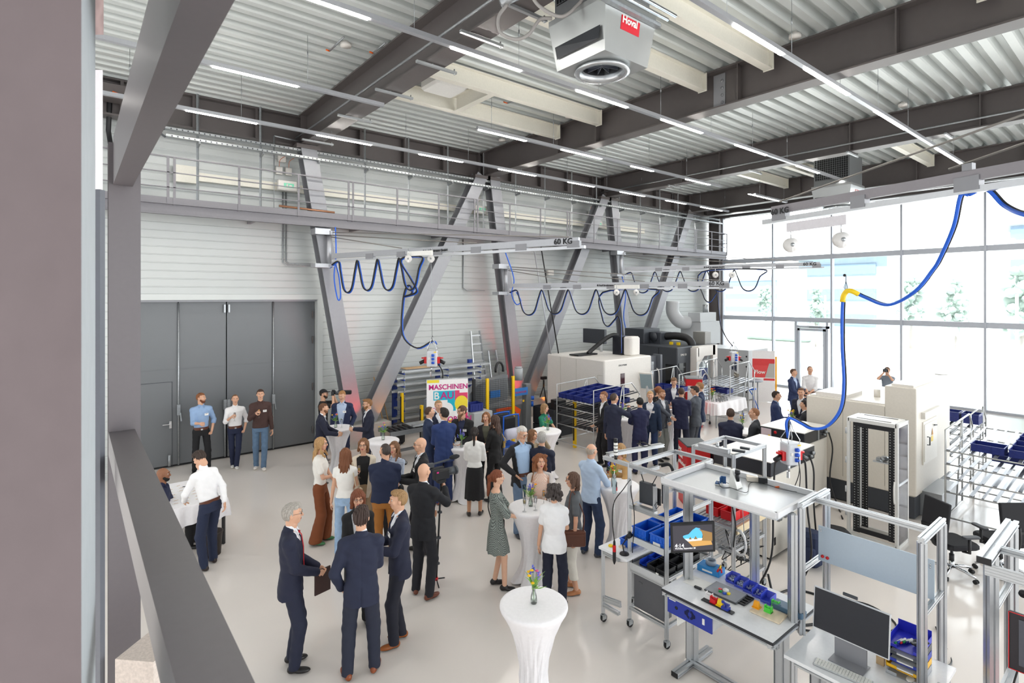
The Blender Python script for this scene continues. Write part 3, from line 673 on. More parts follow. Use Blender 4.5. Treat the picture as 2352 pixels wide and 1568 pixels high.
    if 'tie' in top:
        mb=MB(); pts=[(0,.075,1.475),(0,.105,1.43),(0,.125,1.3),(0,.128,1.16),(0,.13,1.07)]; w=[.012,.014,.026,.034,.01]
        vs=[];
        for (x,y,z),ww in zip(pts,w): vs+= [up((-ww,y,z)),up((0,y+.008,z)),up((ww,y,z))]
        mb.add([tuple(q) for q in vs],[(3*i+j,3*i+j+1,3*i+j+4,3*i+j+3) for i in range(4) for j in (0,1)],True); mb.ball(tuple(up((0,.085,1.465))),.016,.012,.016); mb.build('tie',fab(top['tie'],'silk'),o)
    for x in extra:
        k=x if isinstance(x,str) else x[0]
        if k=='glasses':
            mb=MB()
            for s_ in (-1,1):
                mb.tube([wc((s_*.032+.022*math.cos(a),.106-.006*abs(math.cos(a)),.01+.017*math.sin(a))) for a in np.linspace(0,2*PI,13)[:-1]],.0018,5,closed=True)
                mb.tube([wc((s_*.053,.1,.014)),wc((s_*.078,.06,.016)),wc((s_*.08,.0,.012))],.0018,4)
            mb.tube([wc((-.011,.106,.014)),wc((.011,.106,.014))],.0018,4); mb.build('glasses',M('spectacle_frame','2a2522',.3),o)
        elif k=='badge':
            q=up((-.085 if len(x)<3 or isinstance(x,str) else x[2],.128*B+.018,1.31)); mb=MB(); mb.cb(tuple(q),.075,.006,.048,rz=.12); mb.k=1; mb.cb(tuple(q+[0,.004,.012]),.04,.003,.008,rz=.12); mb.build('name_badge',[M('badge_white','f4f4f2',.4),M('badge_print','8c7070',.5)],o)
        elif k=='belt':
            r=[]; 
            for a in np.linspace(0,2*PI,25)[:-1]: r.append(up((math.copysign(abs(math.cos(a))**.83,math.cos(a))*(.15*B+.008),math.copysign(abs(math.sin(a))**.83,math.sin(a))*(.106*B+.007),.982)))
            mb=MB(); 
            mb.add([tuple(p+[0,0,dd]) for dd in (-.016,.016) for p in r]+[tuple(p*1.03+[0,0,dd]) for dd in (-.016,.016) for p in r],[(i,(i+1)%24,24+(i+1)%24,24+i) for i in range(24)]+[(48+i,48+(i+1)%24,72+(i+1)%24,72+i) for i in range(24)]+[(24+i,24+(i+1)%24,72+(i+1)%24,72+i) for i in range(24)],True)
            mb.k=1; q=up((0,.106*B+.009,.982)); mb.cb(tuple(q),.04,.008,.034); mb.build('belt',[M('belt_leather',x[1] if not isinstance(x,str) else '2a1a14',.4),CHROME],o)
        elif k=='beard':
            s=SDF(.012); s.ell((0,.05,-.088),(.05,.05,.044)); s.ell((0,.03,-.05),(.073,.052,.05))
            L=x[2] if len(x)>2 else 0
            if L: s.cap((0,.085,-.11),(0,.085,-.11-L),.032,.014)
            s.post.append(lambda D,P: np.maximum(D,np.maximum(P[...,2]+.03-.35*abs(P[...,0])-.012*0,-(P[...,1]+.01)))); s.ell((0,.098,-.062),(.027,.03,.012),k=0,neg=True)
            P,Fc=s.mesh(.007); ch('beard',[(P@HR.T+hc,Fc,0)],M('beard_'+x[1],x[1],.8,tex='hair',sc=50,amt=.3))
        elif k=='bag':
            # (bag,colour,side,z,size)
            _,c,sd,z,sz=x; q=up((sd*(.19*B+.05),.02,z)); mb=MB(); mb.rbox(tuple(q),.07*sz,.26*sz,.18*sz,.03); mb.rbox(tuple(q+[sd*.012,0,.05*sz]),.07*sz,.24*sz,.03*sz,.01)
            bo=mb.build('shoulder_bag',M('bag_'+c,c,.45),o)
            s0=up((sd*sw*.75,.03,1.47)); st=[q+[0,.1*sz,.08*sz],up((sd*.19,.11,1.2)),s0+[0,.03,.02],s0+[0,-.03,.015],up((sd*.19,-.12,1.2)),q+[0,-.1*sz,.08*sz]]
            MB().tube(curve([tuple(p) for p in st],5),.009,5).build('bag_strap',M('bag_'+c,c,.45),bo)
        elif k=='scarf':
            ch('scarf',[SDF(.02).cap(nb+[-.05,.02,.0],nb+[.05,.02,.0],.05,.05).cap(nb+[.0,.05,.0],nb+[.02,.09,-.1],.03,.035).mesh(.01)+(0,)],fab(x[1]))
        elif k=='watch':
            sh,el,wr,_=S[0 if x[1]<0 else 1]; MB().cyl(tuple(wr+(el-wr)*.1),tuple(wr+(el-wr)*.2),.032,12).build('wristwatch',BLACK,o)
    HANDS.append([Mw@Vector(w) for w in hw])
    return o,[Mw@Vector(w) for w in hw]
def flute(p,label,fill='e8c04a',cat='glass',lvl=.6,group=None,kind='flute'):
    t=thing('champagne_flute' if kind=='flute' else 'tumbler',label,cat,p,0,group); G=glassmat('drinking_glass',(.96,.97,.98),.25)
    if kind=='flute':
        MB().lathe((0,0,0),[(.03,0),(.03,.003),(.004,.008),(.0035,.075),(.012,.09),(.022,.12),(.024,.155),(.022,.2),(.0205,.2),(.0225,.155),(.02,.12),(.0,.094)],12,caps=False).build('bowl',G,t)
        if lvl: MB().lathe((0,0,0),[(.001,.095),(.019,.12),(.0215,.12+.07*lvl)],12).build('drink',M('drink_'+fill,fill,.15),t)
    else:
        MB().lathe((0,0,0),[(.001,0),(.03,0),(.034,.1),(.032,.1),(.028,.008),(.001,.008)],14,caps=False).build('bowl',G,t)
        if lvl: MB().lathe((0,0,0),[(.001,.01),(.027,.01),(.03,.01+.08*lvl)],12).build('drink',M('drink_'+fill,fill,.15),t)
    return t
# ---------------------------------------------------------------- standing tables under stretch cloths, vases, glasses
CLOTH=M('white_stretch_cloth','f3f1f4',.6,sheen=.2); 
def tcloth(tw,ph):
    m=MB(); n=72; rows=[(1.1,.01),(1.1,.3),(1.098,.322),(1.09,.332),(1.07,.334),(1.045,.325),(.98,.285),(.86,.225),(.7,.17),(.52,.135),(.4,.135),(.28,.155),(.16,.2),(.07,.255),(.0,.31)]
    vs=[]
    for i,(z,r) in enumerate(rows):
        for k in range(n):
            a=2*PI*k/n; q=tw*(1.05-z); f=0 if z>1.05 else .010*math.sin(12*(a+q*.8)+ph)*min(1,(1.05-z)*4)+.006*math.sin(23*(a+q*1.1)+2*ph)*min(1,(1.05-z)*4)
            lob=max(0,(.45-z)/.45); rr=r*(1-.42*lob*(1-abs(math.cos(2*(a+ph)))**1.6))+f
            zz=z if z>.02 else .0+.055*(1-abs(math.cos(2*(a+ph)))**.8)
            vs.append((rr*math.cos(a),rr*math.sin(a),zz+.002))
    N=len(rows); m.add(vs,[(i*n+(k+1)%n,i*n+k,(i+1)*n+k,(i+1)*n+(k+1)%n) for i in range(N-1) for k in range(n)],True)
    m.add(vs[:n],[tuple(range(n))]); return m
TAB={}
def cocktail(key,u,v,label,tw=1.5,ph=0.,at=None):
    p=Zp(u,v,1.1) if at is None else Vector(at); t=thing('cocktail_table',label,'table',(p.x,p.y,0),0,'high round tables under white stretch cloths')
    tcloth(tw,ph).build('stretch_cover',CLOTH,t)
    m=MB(); m.cyl((0,0,.02),(0,0,1.07),.03,10)
    for k in range(4): a=k*PI/2-ph; m.tube([(0,0,.08),(.2*math.cos(a),.2*math.sin(a),.03)],.015,6)
    m.build('pedestal',GALV,t); TAB[key]=Vector((p.x,p.y,1.102)); return t
FC={'b':'5a62c8','v':'7d6fd0','y':'f2c318','o':'ee7f1f','p':'dd6f9c','g':'6f9a3a','r':'c8312c'}
def vase(p,label,cols,s=1.,seed=1,stem=.0):
    random.seed(seed); t=thing('flower_vase',label,'vase',p,0,'small glass vases of meadow flowers')
    MB().lathe((0,0,0),[(.001,0),(.03*s,0),(.034*s,.03*s),(.03*s,.07*s),(.016*s,.12*s),(.02*s,.17*s),(.018*s,.17*s),(.014*s,.12*s),(.028*s,.07*s),(.03*s,.03*s),(.001,.006)],16,caps=False).build('glass_vase',glassmat('vase_glass',(.92,.96,.93),.3),t)
    m=MB(); leaf=MB(); tips=[]
    for i in range(9):
        a=random.uniform(0,2*PI); r=random.uniform(.02,.085)*s; h=random.uniform(.22,.33)*s; q=V(r*math.cos(a),r*math.sin(a),h); tips.append(q)
        m.tube(curve([(0,0,.01),(r*.15*math.cos(a),r*.15*math.sin(a),.14*s),q],4),.0022,5)
    for i in range(22):
        a=random.uniform(0,2*PI); r=random.uniform(.03,.13)*s; h=random.uniform(.17,.3)*s; leaf.tube([(0,0,.14*s),(r*.5*math.cos(a),r*.5*math.sin(a),h*.85),(r*math.cos(a),r*math.sin(a),h)],[.002,.005,.001],4)
    m.build('stems',M('stem_green','4d7a2c',.6),t); leaf.build('foliage',M('leaf_green','7fae4c',.6),t)
    for i,q in enumerate(tips):
        c=cols[i%len(cols)]; b=MB()
        if c in 'bv':
            for k in range(7): b.ball(q+V(random.uniform(-.01,.01),random.uniform(-.01,.01),-.01*k*s+.02),.010*s,n=6)
        else:
            for k in range(9): an=k*2*PI/9; b.ball(q+V(.012*s*math.cos(an),.012*s*math.sin(an),0),.009*s,.009*s,.006*s,n=6)
            b.ball(q+V(0,0,.004),.011*s,n=6)
        b.build('blossom',M('petal_'+FC[c],FC[c],.6),t)
    return t
cocktail('near',1226,1385,'empty high round table with white twisted cover at the bottom centre, nearest the camera',1.6,.3)
cocktail('mid',1221,1163,'high round table with white cover between the tweed dress and the white chiffon blouse',1.3,.9)
cocktail('right',1420,1112,'high round table with white cover beside the man in the light blue shirt',1.1,.5)
cocktail('green',1255,988,'high round table with white cover in front of the woman in the green blouse',1.,.2)
cocktail('beard',1062,1022,'high round table with white cover in front of the bearded man in black',1.2,.4)
cocktail('empty2',880,1010,'high round table with only flowers, in front of the grey roller conveyor',1.,.1)
cocktail('left',776,981,'high round table with white cover nearest the grey gate',1.4,.7)
cocktail('point',1438,958,'high round table with white cover beside the pointing man in navy',1.2,.2)
cocktail('group',1535,935,'high round table with white cover inside the ring of men before the red drinks fridge',1.2,.8)
cocktail('balding',1708,988,'high round table with white cover between two suits behind the profile frames',1.2,.8)
cocktail('win',1822,978,'high round table with white cover hidden beside the big cream machine',1.2,.3)
def on(k,dx,dy): return TAB[k]+V(dx,dy,0)
vase(on('near',0,0),'vase of blue, yellow and pink flowers on the nearest empty table',['b','y','p','y','v'],1,3)
vase(on('mid',.0,.02),'vase of dark purple and orange flowers beside the tweed dress',['v','o','y','b'],1.,4)
vase(on('right',-.03,.08),'vase of red, blue and yellow flowers in front of the tan jacket',['y','r','b','o'],1,5)
vase(on('green',.04,.0),'vase with one big salmon flower and pale blue ones by the green blouse',['b','o','v'],1,6)
vase(on('beard',-.1,-.12),'vase of pale flowers half hidden behind the bright blue suit',['b','v'],1,7)
vase(on('empty2',0,0),'vase of blue, yellow and pink flowers on the table before the roller conveyor',['b','v','y','p'],1.05,8)
vase(on('left',-.05,0),'vase of blue and orange flowers between two men by the gate',['b','y','o','b','p'],1.05,9)
vase(on('point',-.08,.05),'vase with tall lilac delphinium beside the pointing hand',['v','v','v','y','p'],1.1,10)
vase(on('balding',.06,.06),'vase of pale green flowers beside the balding man in grey',['y','b'],1,11)
vase(on('win',-.05,.0),'vase of yellow and violet flowers by the cream machine top',['y','v','y'],1.2,12)
flute(on('mid',-.2,-.08),'empty champagne flute lying closest to the tweed dress hands on the cloth',lvl=.5,fill='c9b26a',group='glasses on the middle table')
flute(on('mid',-.05,-.14),'empty champagne flute standing alone on the middle table near its vase',lvl=0,group='glasses on the middle table')
flute(on('mid',.12,.12),'champagne flute in front of the curly woman in the peach blouse',lvl=.3,group='glasses on the middle table')
flute(on('mid',.19,-.05),'flute of orange juice by the dark curls of the white blouse woman','ffa51e',lvl=1,group='glasses on the middle table')
flute(on('right',-.2,.05),'flute of orange juice beside the tan jacket sleeve','ffa51e',lvl=1)
flute(on('right',-.16,-.06),'empty flute between the hands of the man in light blue',lvl=0)
flute(on('beard',-.2,-.05),'flute with a little wine before the bearded man',lvl=.3)
flute(on('left',.05,-.1),'small empty flute by the folded hands of the man at the left table',lvl=0)
t=MB().rbox(on('beard',.16,.02)+V(0,0,.006),.08,.15,.01,.01,.5).build('smartphone',BLACK); tag(t,'black smartphone lying on the white table of the bearded man','phone')
t=MB().rbox(on('green',-.12,-.06)+V(0,0,.004),.21,.29,.006,.005,.3).build('paper_sheets',M('paper','f5f4f0',.6)); tag(t,'white papers on the table under the hand of the green blouse','paper')
# ---------------------------------------------------------------- guests
NV='1b1f34'; NB='22325a'; BK='17171b'; WS='eceef3'
def suit(j=NV,s=WS,**k): return dict(shirt=s,jacket=j,**k)
GL='glasses'; BG='badge'
person(462,901,1.87,8,'bearded man in a light blue shirt and black trousers, standing before the grey gate',hair=('short','83502c'),top=dict(shirt='8fabd0',sleeve='rolled'),bottom=('slim','101014'),arms=('pocket','hold'),extra=(BG,('belt','5a2f1c'),('beard','6b3a20')),hy=-45,feet=((-.13,.05,-15),(.12,-.04,20)))
_,h=person(540,905,1.76,5,'young man in a white shirt and navy trousers, hand in pocket before the gate',hair=('crew','7a5738'),top=dict(shirt='f0eff0',sleeve='rolled'),bottom=('slim','1c2440'),shoes='e8e6e2',arms=('pocket','holdhi'),extra=(('belt','191919'),),feet=((-.02,.08,-5),(.04,-.08,10)))
flute(h[1]-V(0,0,.13),'champagne flute held by the man in the white shirt before the gate',lvl=.4)
_,h=person(598,893,1.9,2,'man in a dark brown overshirt and blue jeans before the grey gate',hair=('short','4a3023'),top=dict(shirt='46302c',sleeve='long',hem=.9,loose=.022,name='overshirt'),bottom=('slim','5b748f','denim'),shoes='ece4dc',arms=('down','holdhi'),extra=(BG,),feet=((-.06,.1,-8),(.08,-.08,14)))
flute(h[1]-V(0,0,.13),'glass of orange juice held by the man in the brown overshirt','ffa51e',lvl=1)
person(385,1073,1.33,75,'seated bald man with a black beard and navy sweater behind the registration table',hair=('none',''),skin='8f5f43',top=dict(shirt='1b2140',sleeve='long',name='sweater'),bottom=('trousers',BK),arms=('front','front'),extra=(('beard','120f0e'),),sit=True,at=Zp(372,1073,1.33))
person(483,1032,1.78,-140,'young man in a white shirt and navy trousers bending over the registration table',hair=('messy','3b2c24'),top=dict(shirt='f4f4f6',sleeve='long'),bottom=('trousers','1d2742'),arms=('work','back'),lean=17,hp=38,extra=(('belt','141414'),),shoes='2a1d1b',feet=((-.12,-.02,-10),(.12,.08,10)))
o,h=person(742,893,1.82,78,'photographer in a black cap and black t shirt behind the left table',hair=('cap','16161a'),top=dict(shirt='19191c',sleeve='short',collar=0,name='t_shirt'),bottom=('trousers','3b4558','denim'),shoes='9a9494',arms=('cam','cam'),extra=(GL,('beard','3a2c22')),hy=5)
PCAM=h
person(735,925,1.76,85,'man in a navy suit leaning on the high table nearest the gate',hair=('short','6a452c'),top=suit(),bottom=('trousers',NV),arms=('table','table'),extra=(('beard','7a5136'),),lean=5)
person(786,896,1.84,-12,'big man in navy with a pale blue shirt looking down at the left table',hair=('short','a87a4c'),top=suit('1c2748','b4c4de',vw=.085,vb=.98,open=.03),bottom=('trousers','1a2340'),arms=('pocket','down'),extra=(BG,),bulk=1.2,hp=18,hy=8)
_,h=person(846,915,1.81,-75,'man with glasses in a navy suit facing left, holding a flute by the slanting column',hair=('side','8a6038'),top=suit(),bottom=('trousers',NV),arms=('hold','down'),extra=(GL,('beard','8a6038')),hp=5)
flute(h[0]-V(0,0,.12),'champagne flute held by the man in navy facing left beside the column')
_,h=person(735,1003,1.76,75,'blonde woman in a white t shirt and wide rust brown trousers','f','dba98e',('long','b58f60'),dict(shirt='f2efe9',sleeve='short',collar=0,name='t_shirt'),('wide','7c4220'),'3e7a4c',('front','hold'),extra=(GL,),feet=((-.1,.05,0),(.1,-.05,5)))
person(793,1028,1.70,168,'woman with a long brown ponytail, white sleeveless blouse and light blue jeans','f','d9a98c',('wavy','7a4a2c'),dict(shirt='f3f1ec',sleeve='cap',collar=0,hem=.98,loose=.02,name='blouse'),('trousers','9db9d8','denim'),'e8e6e2',('down','front'),extra=(('bag','c9b79c',1,1.0,.9),))
_,h=person(835,1005,1.74,-5,'smiling woman with glasses in a cream blazer over a black top','f','dcab8e',('mid','7d5535'),dict(shirt='17171a',jacket='e3d7c4',jname='blazer',name2='top',open=.05,vb=.8,collar=0,cuffs=0,jhem=.78),('trousers','a88f70'),'e8e6e2',('down','holdhi'),extra=(GL,),hy=8)
flute(h[1]-V(0,0,.12),'champagne flute held by the smiling woman in the cream blazer')
person(884,1018,1.83,172,'heavy man in a navy polo shirt and tan trousers seen from behind',hair=('crew','3b322e'),top=dict(shirt='18223f',sleeve='short',hem=.9,loose=.02,name='polo_shirt'),bottom=('trousers','a3692a'),shoes='5a3826',arms=('holdlow','holdlow'),bulk=1.3,hy=-35,extra=(('beard','4a3a30'),))
person(906,1012,1.68,-25,'smiling woman with wavy brown hair behind the navy polo shirt','f','d8a587',('wavy','7a5538'),dict(shirt='dfe4ee',sleeve='long',name='striped_blouse',skind='stripe'),('trousers',BK),'1c1a1a',('holdlow','down'))
_,h=person(968,1003,1.85,-78,'bald man with glasses in a black jacket and white shirt facing left',hair=('none',''),top=suit(BK,vw=.07),bottom=('trousers','1d1e26'),arms=('hold','hold'),extra=(GL,BG))
flute((h[0]+h[1])/2-V(0,0,.13),'low glass held by the bald man with glasses facing left',kind='tumbler',lvl=0)
person(822,1122,1.70,5,'smiling woman with a reddish bob, glasses and black cardigan behind a navy back','f','dca98c',('bob','7b4428'),dict(shirt=WS,jacket='1a1a1c',jname='cardigan',open=.02,jhem=.62,vb=.9,cuffs=0),('trousers','16161a'),'101012',('hold','front'),extra=(GL,),hp=4)
_,h=person(668,1155,1.82,86,'grey haired man with red tie, glasses and navy suit holding a folder',hair=('thick','aaa49c'),top=dict(shirt='f1f2f6',jacket='1b1f36',tie='b3121f',vw=.075),bottom=('trousers','1b2036'),arms=('holdlow','holdlow'),extra=(GL,),feet=((-.1,.0,-5),(.1,.04,12)))
t=MB().rbox((h[0]+h[1])/2+V(.0,-.0,-.11),.2,.018,.27,.008,math.atan2(RY,RX)+.9).build('document_folder',M('folder_brown','3b2622',.5)); tag(t,'dark brown folder held by the man with the red tie','folder')
person(830,1163,1.85,178,'man in a navy suit and brown shoes seen squarely from behind, nearest the camera',hair=('messy','41302a'),top=suit('1e243c'),bottom=('trousers','23283a'),shoes='8a451f',arms=('pocket','front'),feet=((-.14,.04,-22),(.13,.1,16)),hy=10)
_,h=person(918,1124,1.81,-80,'man with longish fair hair in a dark navy suit and tan shoes holding a glass',hair=('thick','9d7b52'),top=suit('1e2238',vw=.07),bottom=('trousers','1a1c2a'),shoes='9a5520',arms=('hold','hold'),extra=(BG,),feet=((-.08,.08,-5),(.08,-.04,8)))
flute((h[0]+h[1])/2-V(0,0,.06),'cut water tumbler held by the man with fair hair',kind='tumbler',lvl=0)
_,h=person(972,1063,1.83,150,'bald cameraman in a black suit with brown shoes behind a video camera',hair=('none',''),top=suit('17181e'),bottom=('trousers','1a1b22'),shoes='6b3520',arms=('holdlow','camlow'),feet=((-.14,.05,-30),(.1,-.02,25)),hy=5)
VCAM=h
person(985,933,1.82,100,'man with short brown hair in a navy suit listening at the bearded man s table',hair=('crew','4c3426'),top=suit('22304f'),bottom=('trousers','20294a'),arms=('front','front'))
person(1006,918,1.83,35,'tall fair man with white open shirt half hidden behind two suits',hair=('short','a5835c'),top=suit('1a2038',vw=.09),bottom=('trousers',NV),arms=('front','front'),hy=20)
person(1020,936,1.90,-165,'tall dark haired man in a bright navy blue suit seen from behind',hair=('side','241c19'),top=suit('24386a'),bottom=('trousers','223360'),shoes='8a3f24',arms=('hold','front'),hy=-25,extra=(GL,),bulk=1.08)
person(1064,928,1.84,-18,'bearded man with tied hair in a black jacket resting on a high table',hair=('manbun','5b3d2a'),top=suit('1a1a1d','2c3350',vw=.07),bottom=('trousers',BK),arms=('table','table'),extra=(GL,BG,('beard','7a5a40',.09)),hy=35,lean=6)
person(1090,980,1.66,174,'woman with clipped black hair, white puff blouse and long black skirt from behind','f','c99677',('clip','231a17'),dict(shirt='f0efec',sleeve='puff',collar=0,hem=.99,loose=.022,name='blouse'),('longskirt','1b1b1e'),'2b211e',('hold','hold'))
_,h=person(1117,945,1.70,-10,'smiling woman with brown hair and olive top behind the black blazer','f','dcaa8d',('mid','8a5d3a'),dict(shirt='59594a',jacket='262226',vw=.08,collar=0,cuffs=0,name2='top'),('trousers',BK),'1c1a1a',('hold','holdlow'))
flute(h[1]-V(0,0,.12),'flute of orange juice held by the smiling woman in the olive top','ffa51e',lvl=.8)
person(1138,952,1.72,-130,'woman with very long dark hair, black blazer and small gold shoulder bag','f','d2a081',('long','4a342a'),dict(shirt='17171a',jacket='141417',jname='blazer',collar=0,cuffs=0),('slim','131316'),'121214',('front','down'),extra=(('bag','b89a5c',1,1.12,.8),),feet=((-.16,.0,-10),(.16,.0,15)))
person(1198,977,1.87,32,'white haired man in black jacket and light blue shirt, hand on his hip',hair=('short','d6d2cc'),top=suit('1f1f22','a9c4e4',vw=.11,vb=.7,open=.06),bottom=('trousers','6a7f99','denim'),shoes='33343c',arms=('down','hip'),extra=(GL,('belt','18181a')),hp=22,hy=-8)
person(1222,985,1.62,60,'brown haired woman almost hidden between two jackets, holding up a glass','f','d2a081',('mid','7b5334'),dict(shirt='8f7f66',sleeve='long',collar=0,name='blouse'),('trousers',BK),'1c1a1a',('cam','front'))
person(1244,992,1.76,168,'grey haired man in a dark navy jacket seen from behind beside the white haired man',hair=('thick','a9a6a2'),top=suit('161d33'),bottom=('trousers','15192a'),arms=('hold','hold'),bulk=1.1,hy=-10)
person(1250,926,1.59,50,'woman with a light brown bob in a green blouse with a brown strap','f','e0b094',('bob','9c7a55'),dict(shirt='1f7a5f',sleeve='short',name='blouse'),('trousers','2b2b30'),'1c1a1a',('table','table'),extra=(('bag','5b3420',-1,1.0,.9),),hy=-20)
person(1240,1041,1.72,8,'woman with auburn curls, peach blouse and pale grey cardigan','f','dba88b',('curlylong','8d5734'),dict(shirt='e0a88c',skind='dots',jacket='cfc8c4',jname='cardigan',open=.08,vb=.8,collar=0,cuffs=0,name2='blouse'),('trousers','6a6a70'),'1c1a1a',('table','table'),hy=-10,extra=(('bag','7a5232',1,.95,.9),))
person(1140,1078,1.66,92,'woman with a red ponytail in a black and white tweed dress','f','e0b296',('pony','7a3f22'),bottom=('dress','000','tweed'),shoes='1d1a1c',arms=('table','table'),extra=(('bag','1b1b1f',-1,.86,.9),),feet=((-.09,-.02,-8),(.1,.12,5)))
person(1273,1111,1.64,168,'woman with dark grey curls and a sheer white blouse seen from behind','f','d9a98c',('curly','4a4240'),dict(shirt='f6f6f8',sleeve='short',collar=0,hem=.84,loose=.035,name='blouse'),('trousers','161b30'),'2b2b30',('down','hold'),bulk=1.06,hp=10)
person(1318,1083,1.66,-82,'woman with long brown hair, grey t shirt and white cropped trousers','f','d4a184',('mid','5e4436'),dict(shirt='5c6064',sleeve='short',collar=0,hem=.9,loose=.025,name='t_shirt'),('crop','e6e1d6'),'b5794d',('down','front'),extra=(GL,('bag','5f3423',-1,.88,1.25)))
person(1357,1018,1.78,140,'bald man in a light blue shirt, dark jeans and striped trainers',hair=('balding','b5a798'),top=dict(shirt='b9cde6',sleeve='rolled',hem=.88,loose=.02),bottom=('trousers','243350','denim'),shoes='3c3f48',arms=('hold','table'),feet=((-.14,0,-20),(.1,.06,20)))
person(1426,1017,1.63,-38,'woman with short blonde hair, tan jacket and floral skirt at the high table','f','dba98e',('bob','b08a5c'),dict(shirt='c49a62',jacket='c49a62',vw=.05,cuffs=0,collar=0),('skirt','2d3050','print'),'a5734f',('table','hold'),extra=(BG,))
# back group
person(1388,898,1.80,-60,'brown haired man in a black jacket peeping out behind the pointing man',hair=('short','8d5f42'),top=suit(BK),bottom=('trousers',BK),arms=('front','down'),hp=10)
person(1410,902,1.88,148,'tall man in navy pointing to the right, seen from behind',hair=('crew','4a3a30'),top=suit('23283f'),bottom=('trousers','242a45'),shoes='8a4422',arms=('down','point'),hy=15)
person(1470,912,1.77,-168,'black haired man in a navy suit seen from behind at the pointing man s table',hair=('short','0f0f12'),top=suit('21264a'),bottom=('trousers','242a4e'),arms=('table','front'))
person(1494,897,1.82,-12,'blond young man in a dark teal navy jacket with a name badge, no tie',hair=('short','c09a6a'),top=suit('1c2e48',vw=.09),bottom=('trousers','23365c'),arms=('down','down'),extra=(BG,),hy=-12)
person(1504,886,1.72,118,'woman with an auburn bun and black t shirt reaching over the table','f','dba98e',('bun','8a5230'),dict(shirt='1a1a1d',sleeve='short',collar=0,name='t_shirt'),('trousers',BK),'5a3020',('out','out'),lean=8)
person(1519,893,1.78,50,'man with a ginger beard half hidden behind the auburn bun',hair=('short','9b6a45'),top=suit('4a4f5a'),bottom=('trousers','8a8f8c'),arms=('front','out'),extra=(('beard','9b6540'),),hp=15)
person(1548,866,1.87,-3,'man facing the camera in a navy suit and white shirt, looking down with a badge',hair=('side','7b5a3c'),top=suit('1c2244',vw=.07),bottom=('trousers','1c2244'),arms=('front','hold'),extra=((BG,''),),hp=20)
person(1565,889,1.85,172,'man in a dark navy suit seen from behind, in the middle of the back group',hair=('crew','4a3428'),top=suit('1b2040'),bottom=('trousers','1d2238'),arms=('hold','hold'),shoes='5a3020')
person(1597,886,1.84,-118,'dark haired man with glasses in a grey suit looking left',hair=('side','2c211c'),top=suit('4f545d','b9c6dc'),bottom=('trousers','4a4f59'),arms=('hold','hold'),extra=(GL,),hy=-25,hp=10)
person(1608,877,1.86,-95,'fair haired man in a dark blue suit behind the grey suit',hair=('short','a0744a'),top=suit('1e2d4d'),bottom=('trousers','1e2d4d'),arms=('hold','front'))
person(1678,937,1.80,180,'man in a dark navy suit seen from behind beyond the profile frames',hair=('short','4a382e'),top=suit('20243e'),bottom=('trousers','20243e'),arms=('front','front'),bulk=1.1)
person(1734,936,1.80,-95,'balding man in a charcoal suit facing left beyond the profile frames',hair=('crew','8b5c3c'),top=suit('36393f'),bottom=('trousers','30333a'),arms=('hold','front'),hy=-5)
person(1782,897,1.80,88,'dark haired man in a navy suit facing right in front of the windows',hair=('short','33261f'),top=suit('23325c','9fb8dc'),bottom=('trousers','23325c'),arms=('front','hold'))
person(1841,890,1.82,-28,'man in a black suit and white shirt looking left behind the blue cable',hair=('short','6d4c34'),top=suit('1d2034',vw=.08),bottom=('trousers',BK),arms=('front','hold'),hy=-20)
person(1850,918,1.74,-100,'dark haired man cut off by the cream machine edge beside the yellow flowers',hair=('short','221b19'),top=suit('23242c'),bottom=('trousers',BK),arms=('front','front'))
person(1822,846,1.84,62,'man in a blue suit standing by the glass door, looking right',hair=('short','5a4030'),top=suit('243258','b7c8e4',vw=.08),bottom=('trousers','2a3a66'),arms=('hold','front'))
person(1861,840,1.88,-8,'balding man in a white shirt with folded hands in front of the glass door',hair=('crew','6d5646'),top=dict(shirt='eff0f2',sleeve='rolled',hem=1.0),bottom=('trousers','22263a'),arms=('front','front'),extra=(('belt','7a5236'),),hy=-25)
_,h=person(2038,842,1.78,-12,'photographer in a grey t shirt by the windows behind the cream machine',hair=('short','6a4c3a'),top=dict(shirt='7c8794',sleeve='short',collar=0,hem=.92,name='t_shirt'),bottom=('slim','2a3348'),shoes='33343c',arms=('cam','cam'))
def camera_prop(c,d,label,s=1.):
    R=Matrix.Rotation(math.atan2(-d.x,d.y),3,'Z'); t=thing('photo_camera',label,'camera',c); m=MB(); m.cb((0,0,0),.14*s,.07*s,.1*s,R=R); m.cb(R@V(0,0,.06*s),.06*s,.06*s,.035*s,R=R); m.build('camera_body',BLACK,t)
    MB().cyl(R@V(0,.03*s,0),R@V(0,.15*s,0),.04*s,14).build('lens',DKG,t); return t
def hd_of(c): return (-V(c.x,c.y,0)).normalized()
c=(h[0]+h[1])/2; camera_prop(c+V(0,0,.03),hd_of(c),'black camera held up by the photographer at the window')
c=(PCAM[0]+PCAM[1])/2; camera_prop(c+V(0,0,.03),V(RX,RY,0),'black camera held up by the photographer in the cap')
t=MB().rbox(c+V(.28,-.02,.02),.34,.1,.1,.03,-.6).build('camera_flash',BLACK); tag(t,'long black flash unit beside the photographer in the cap','camera')
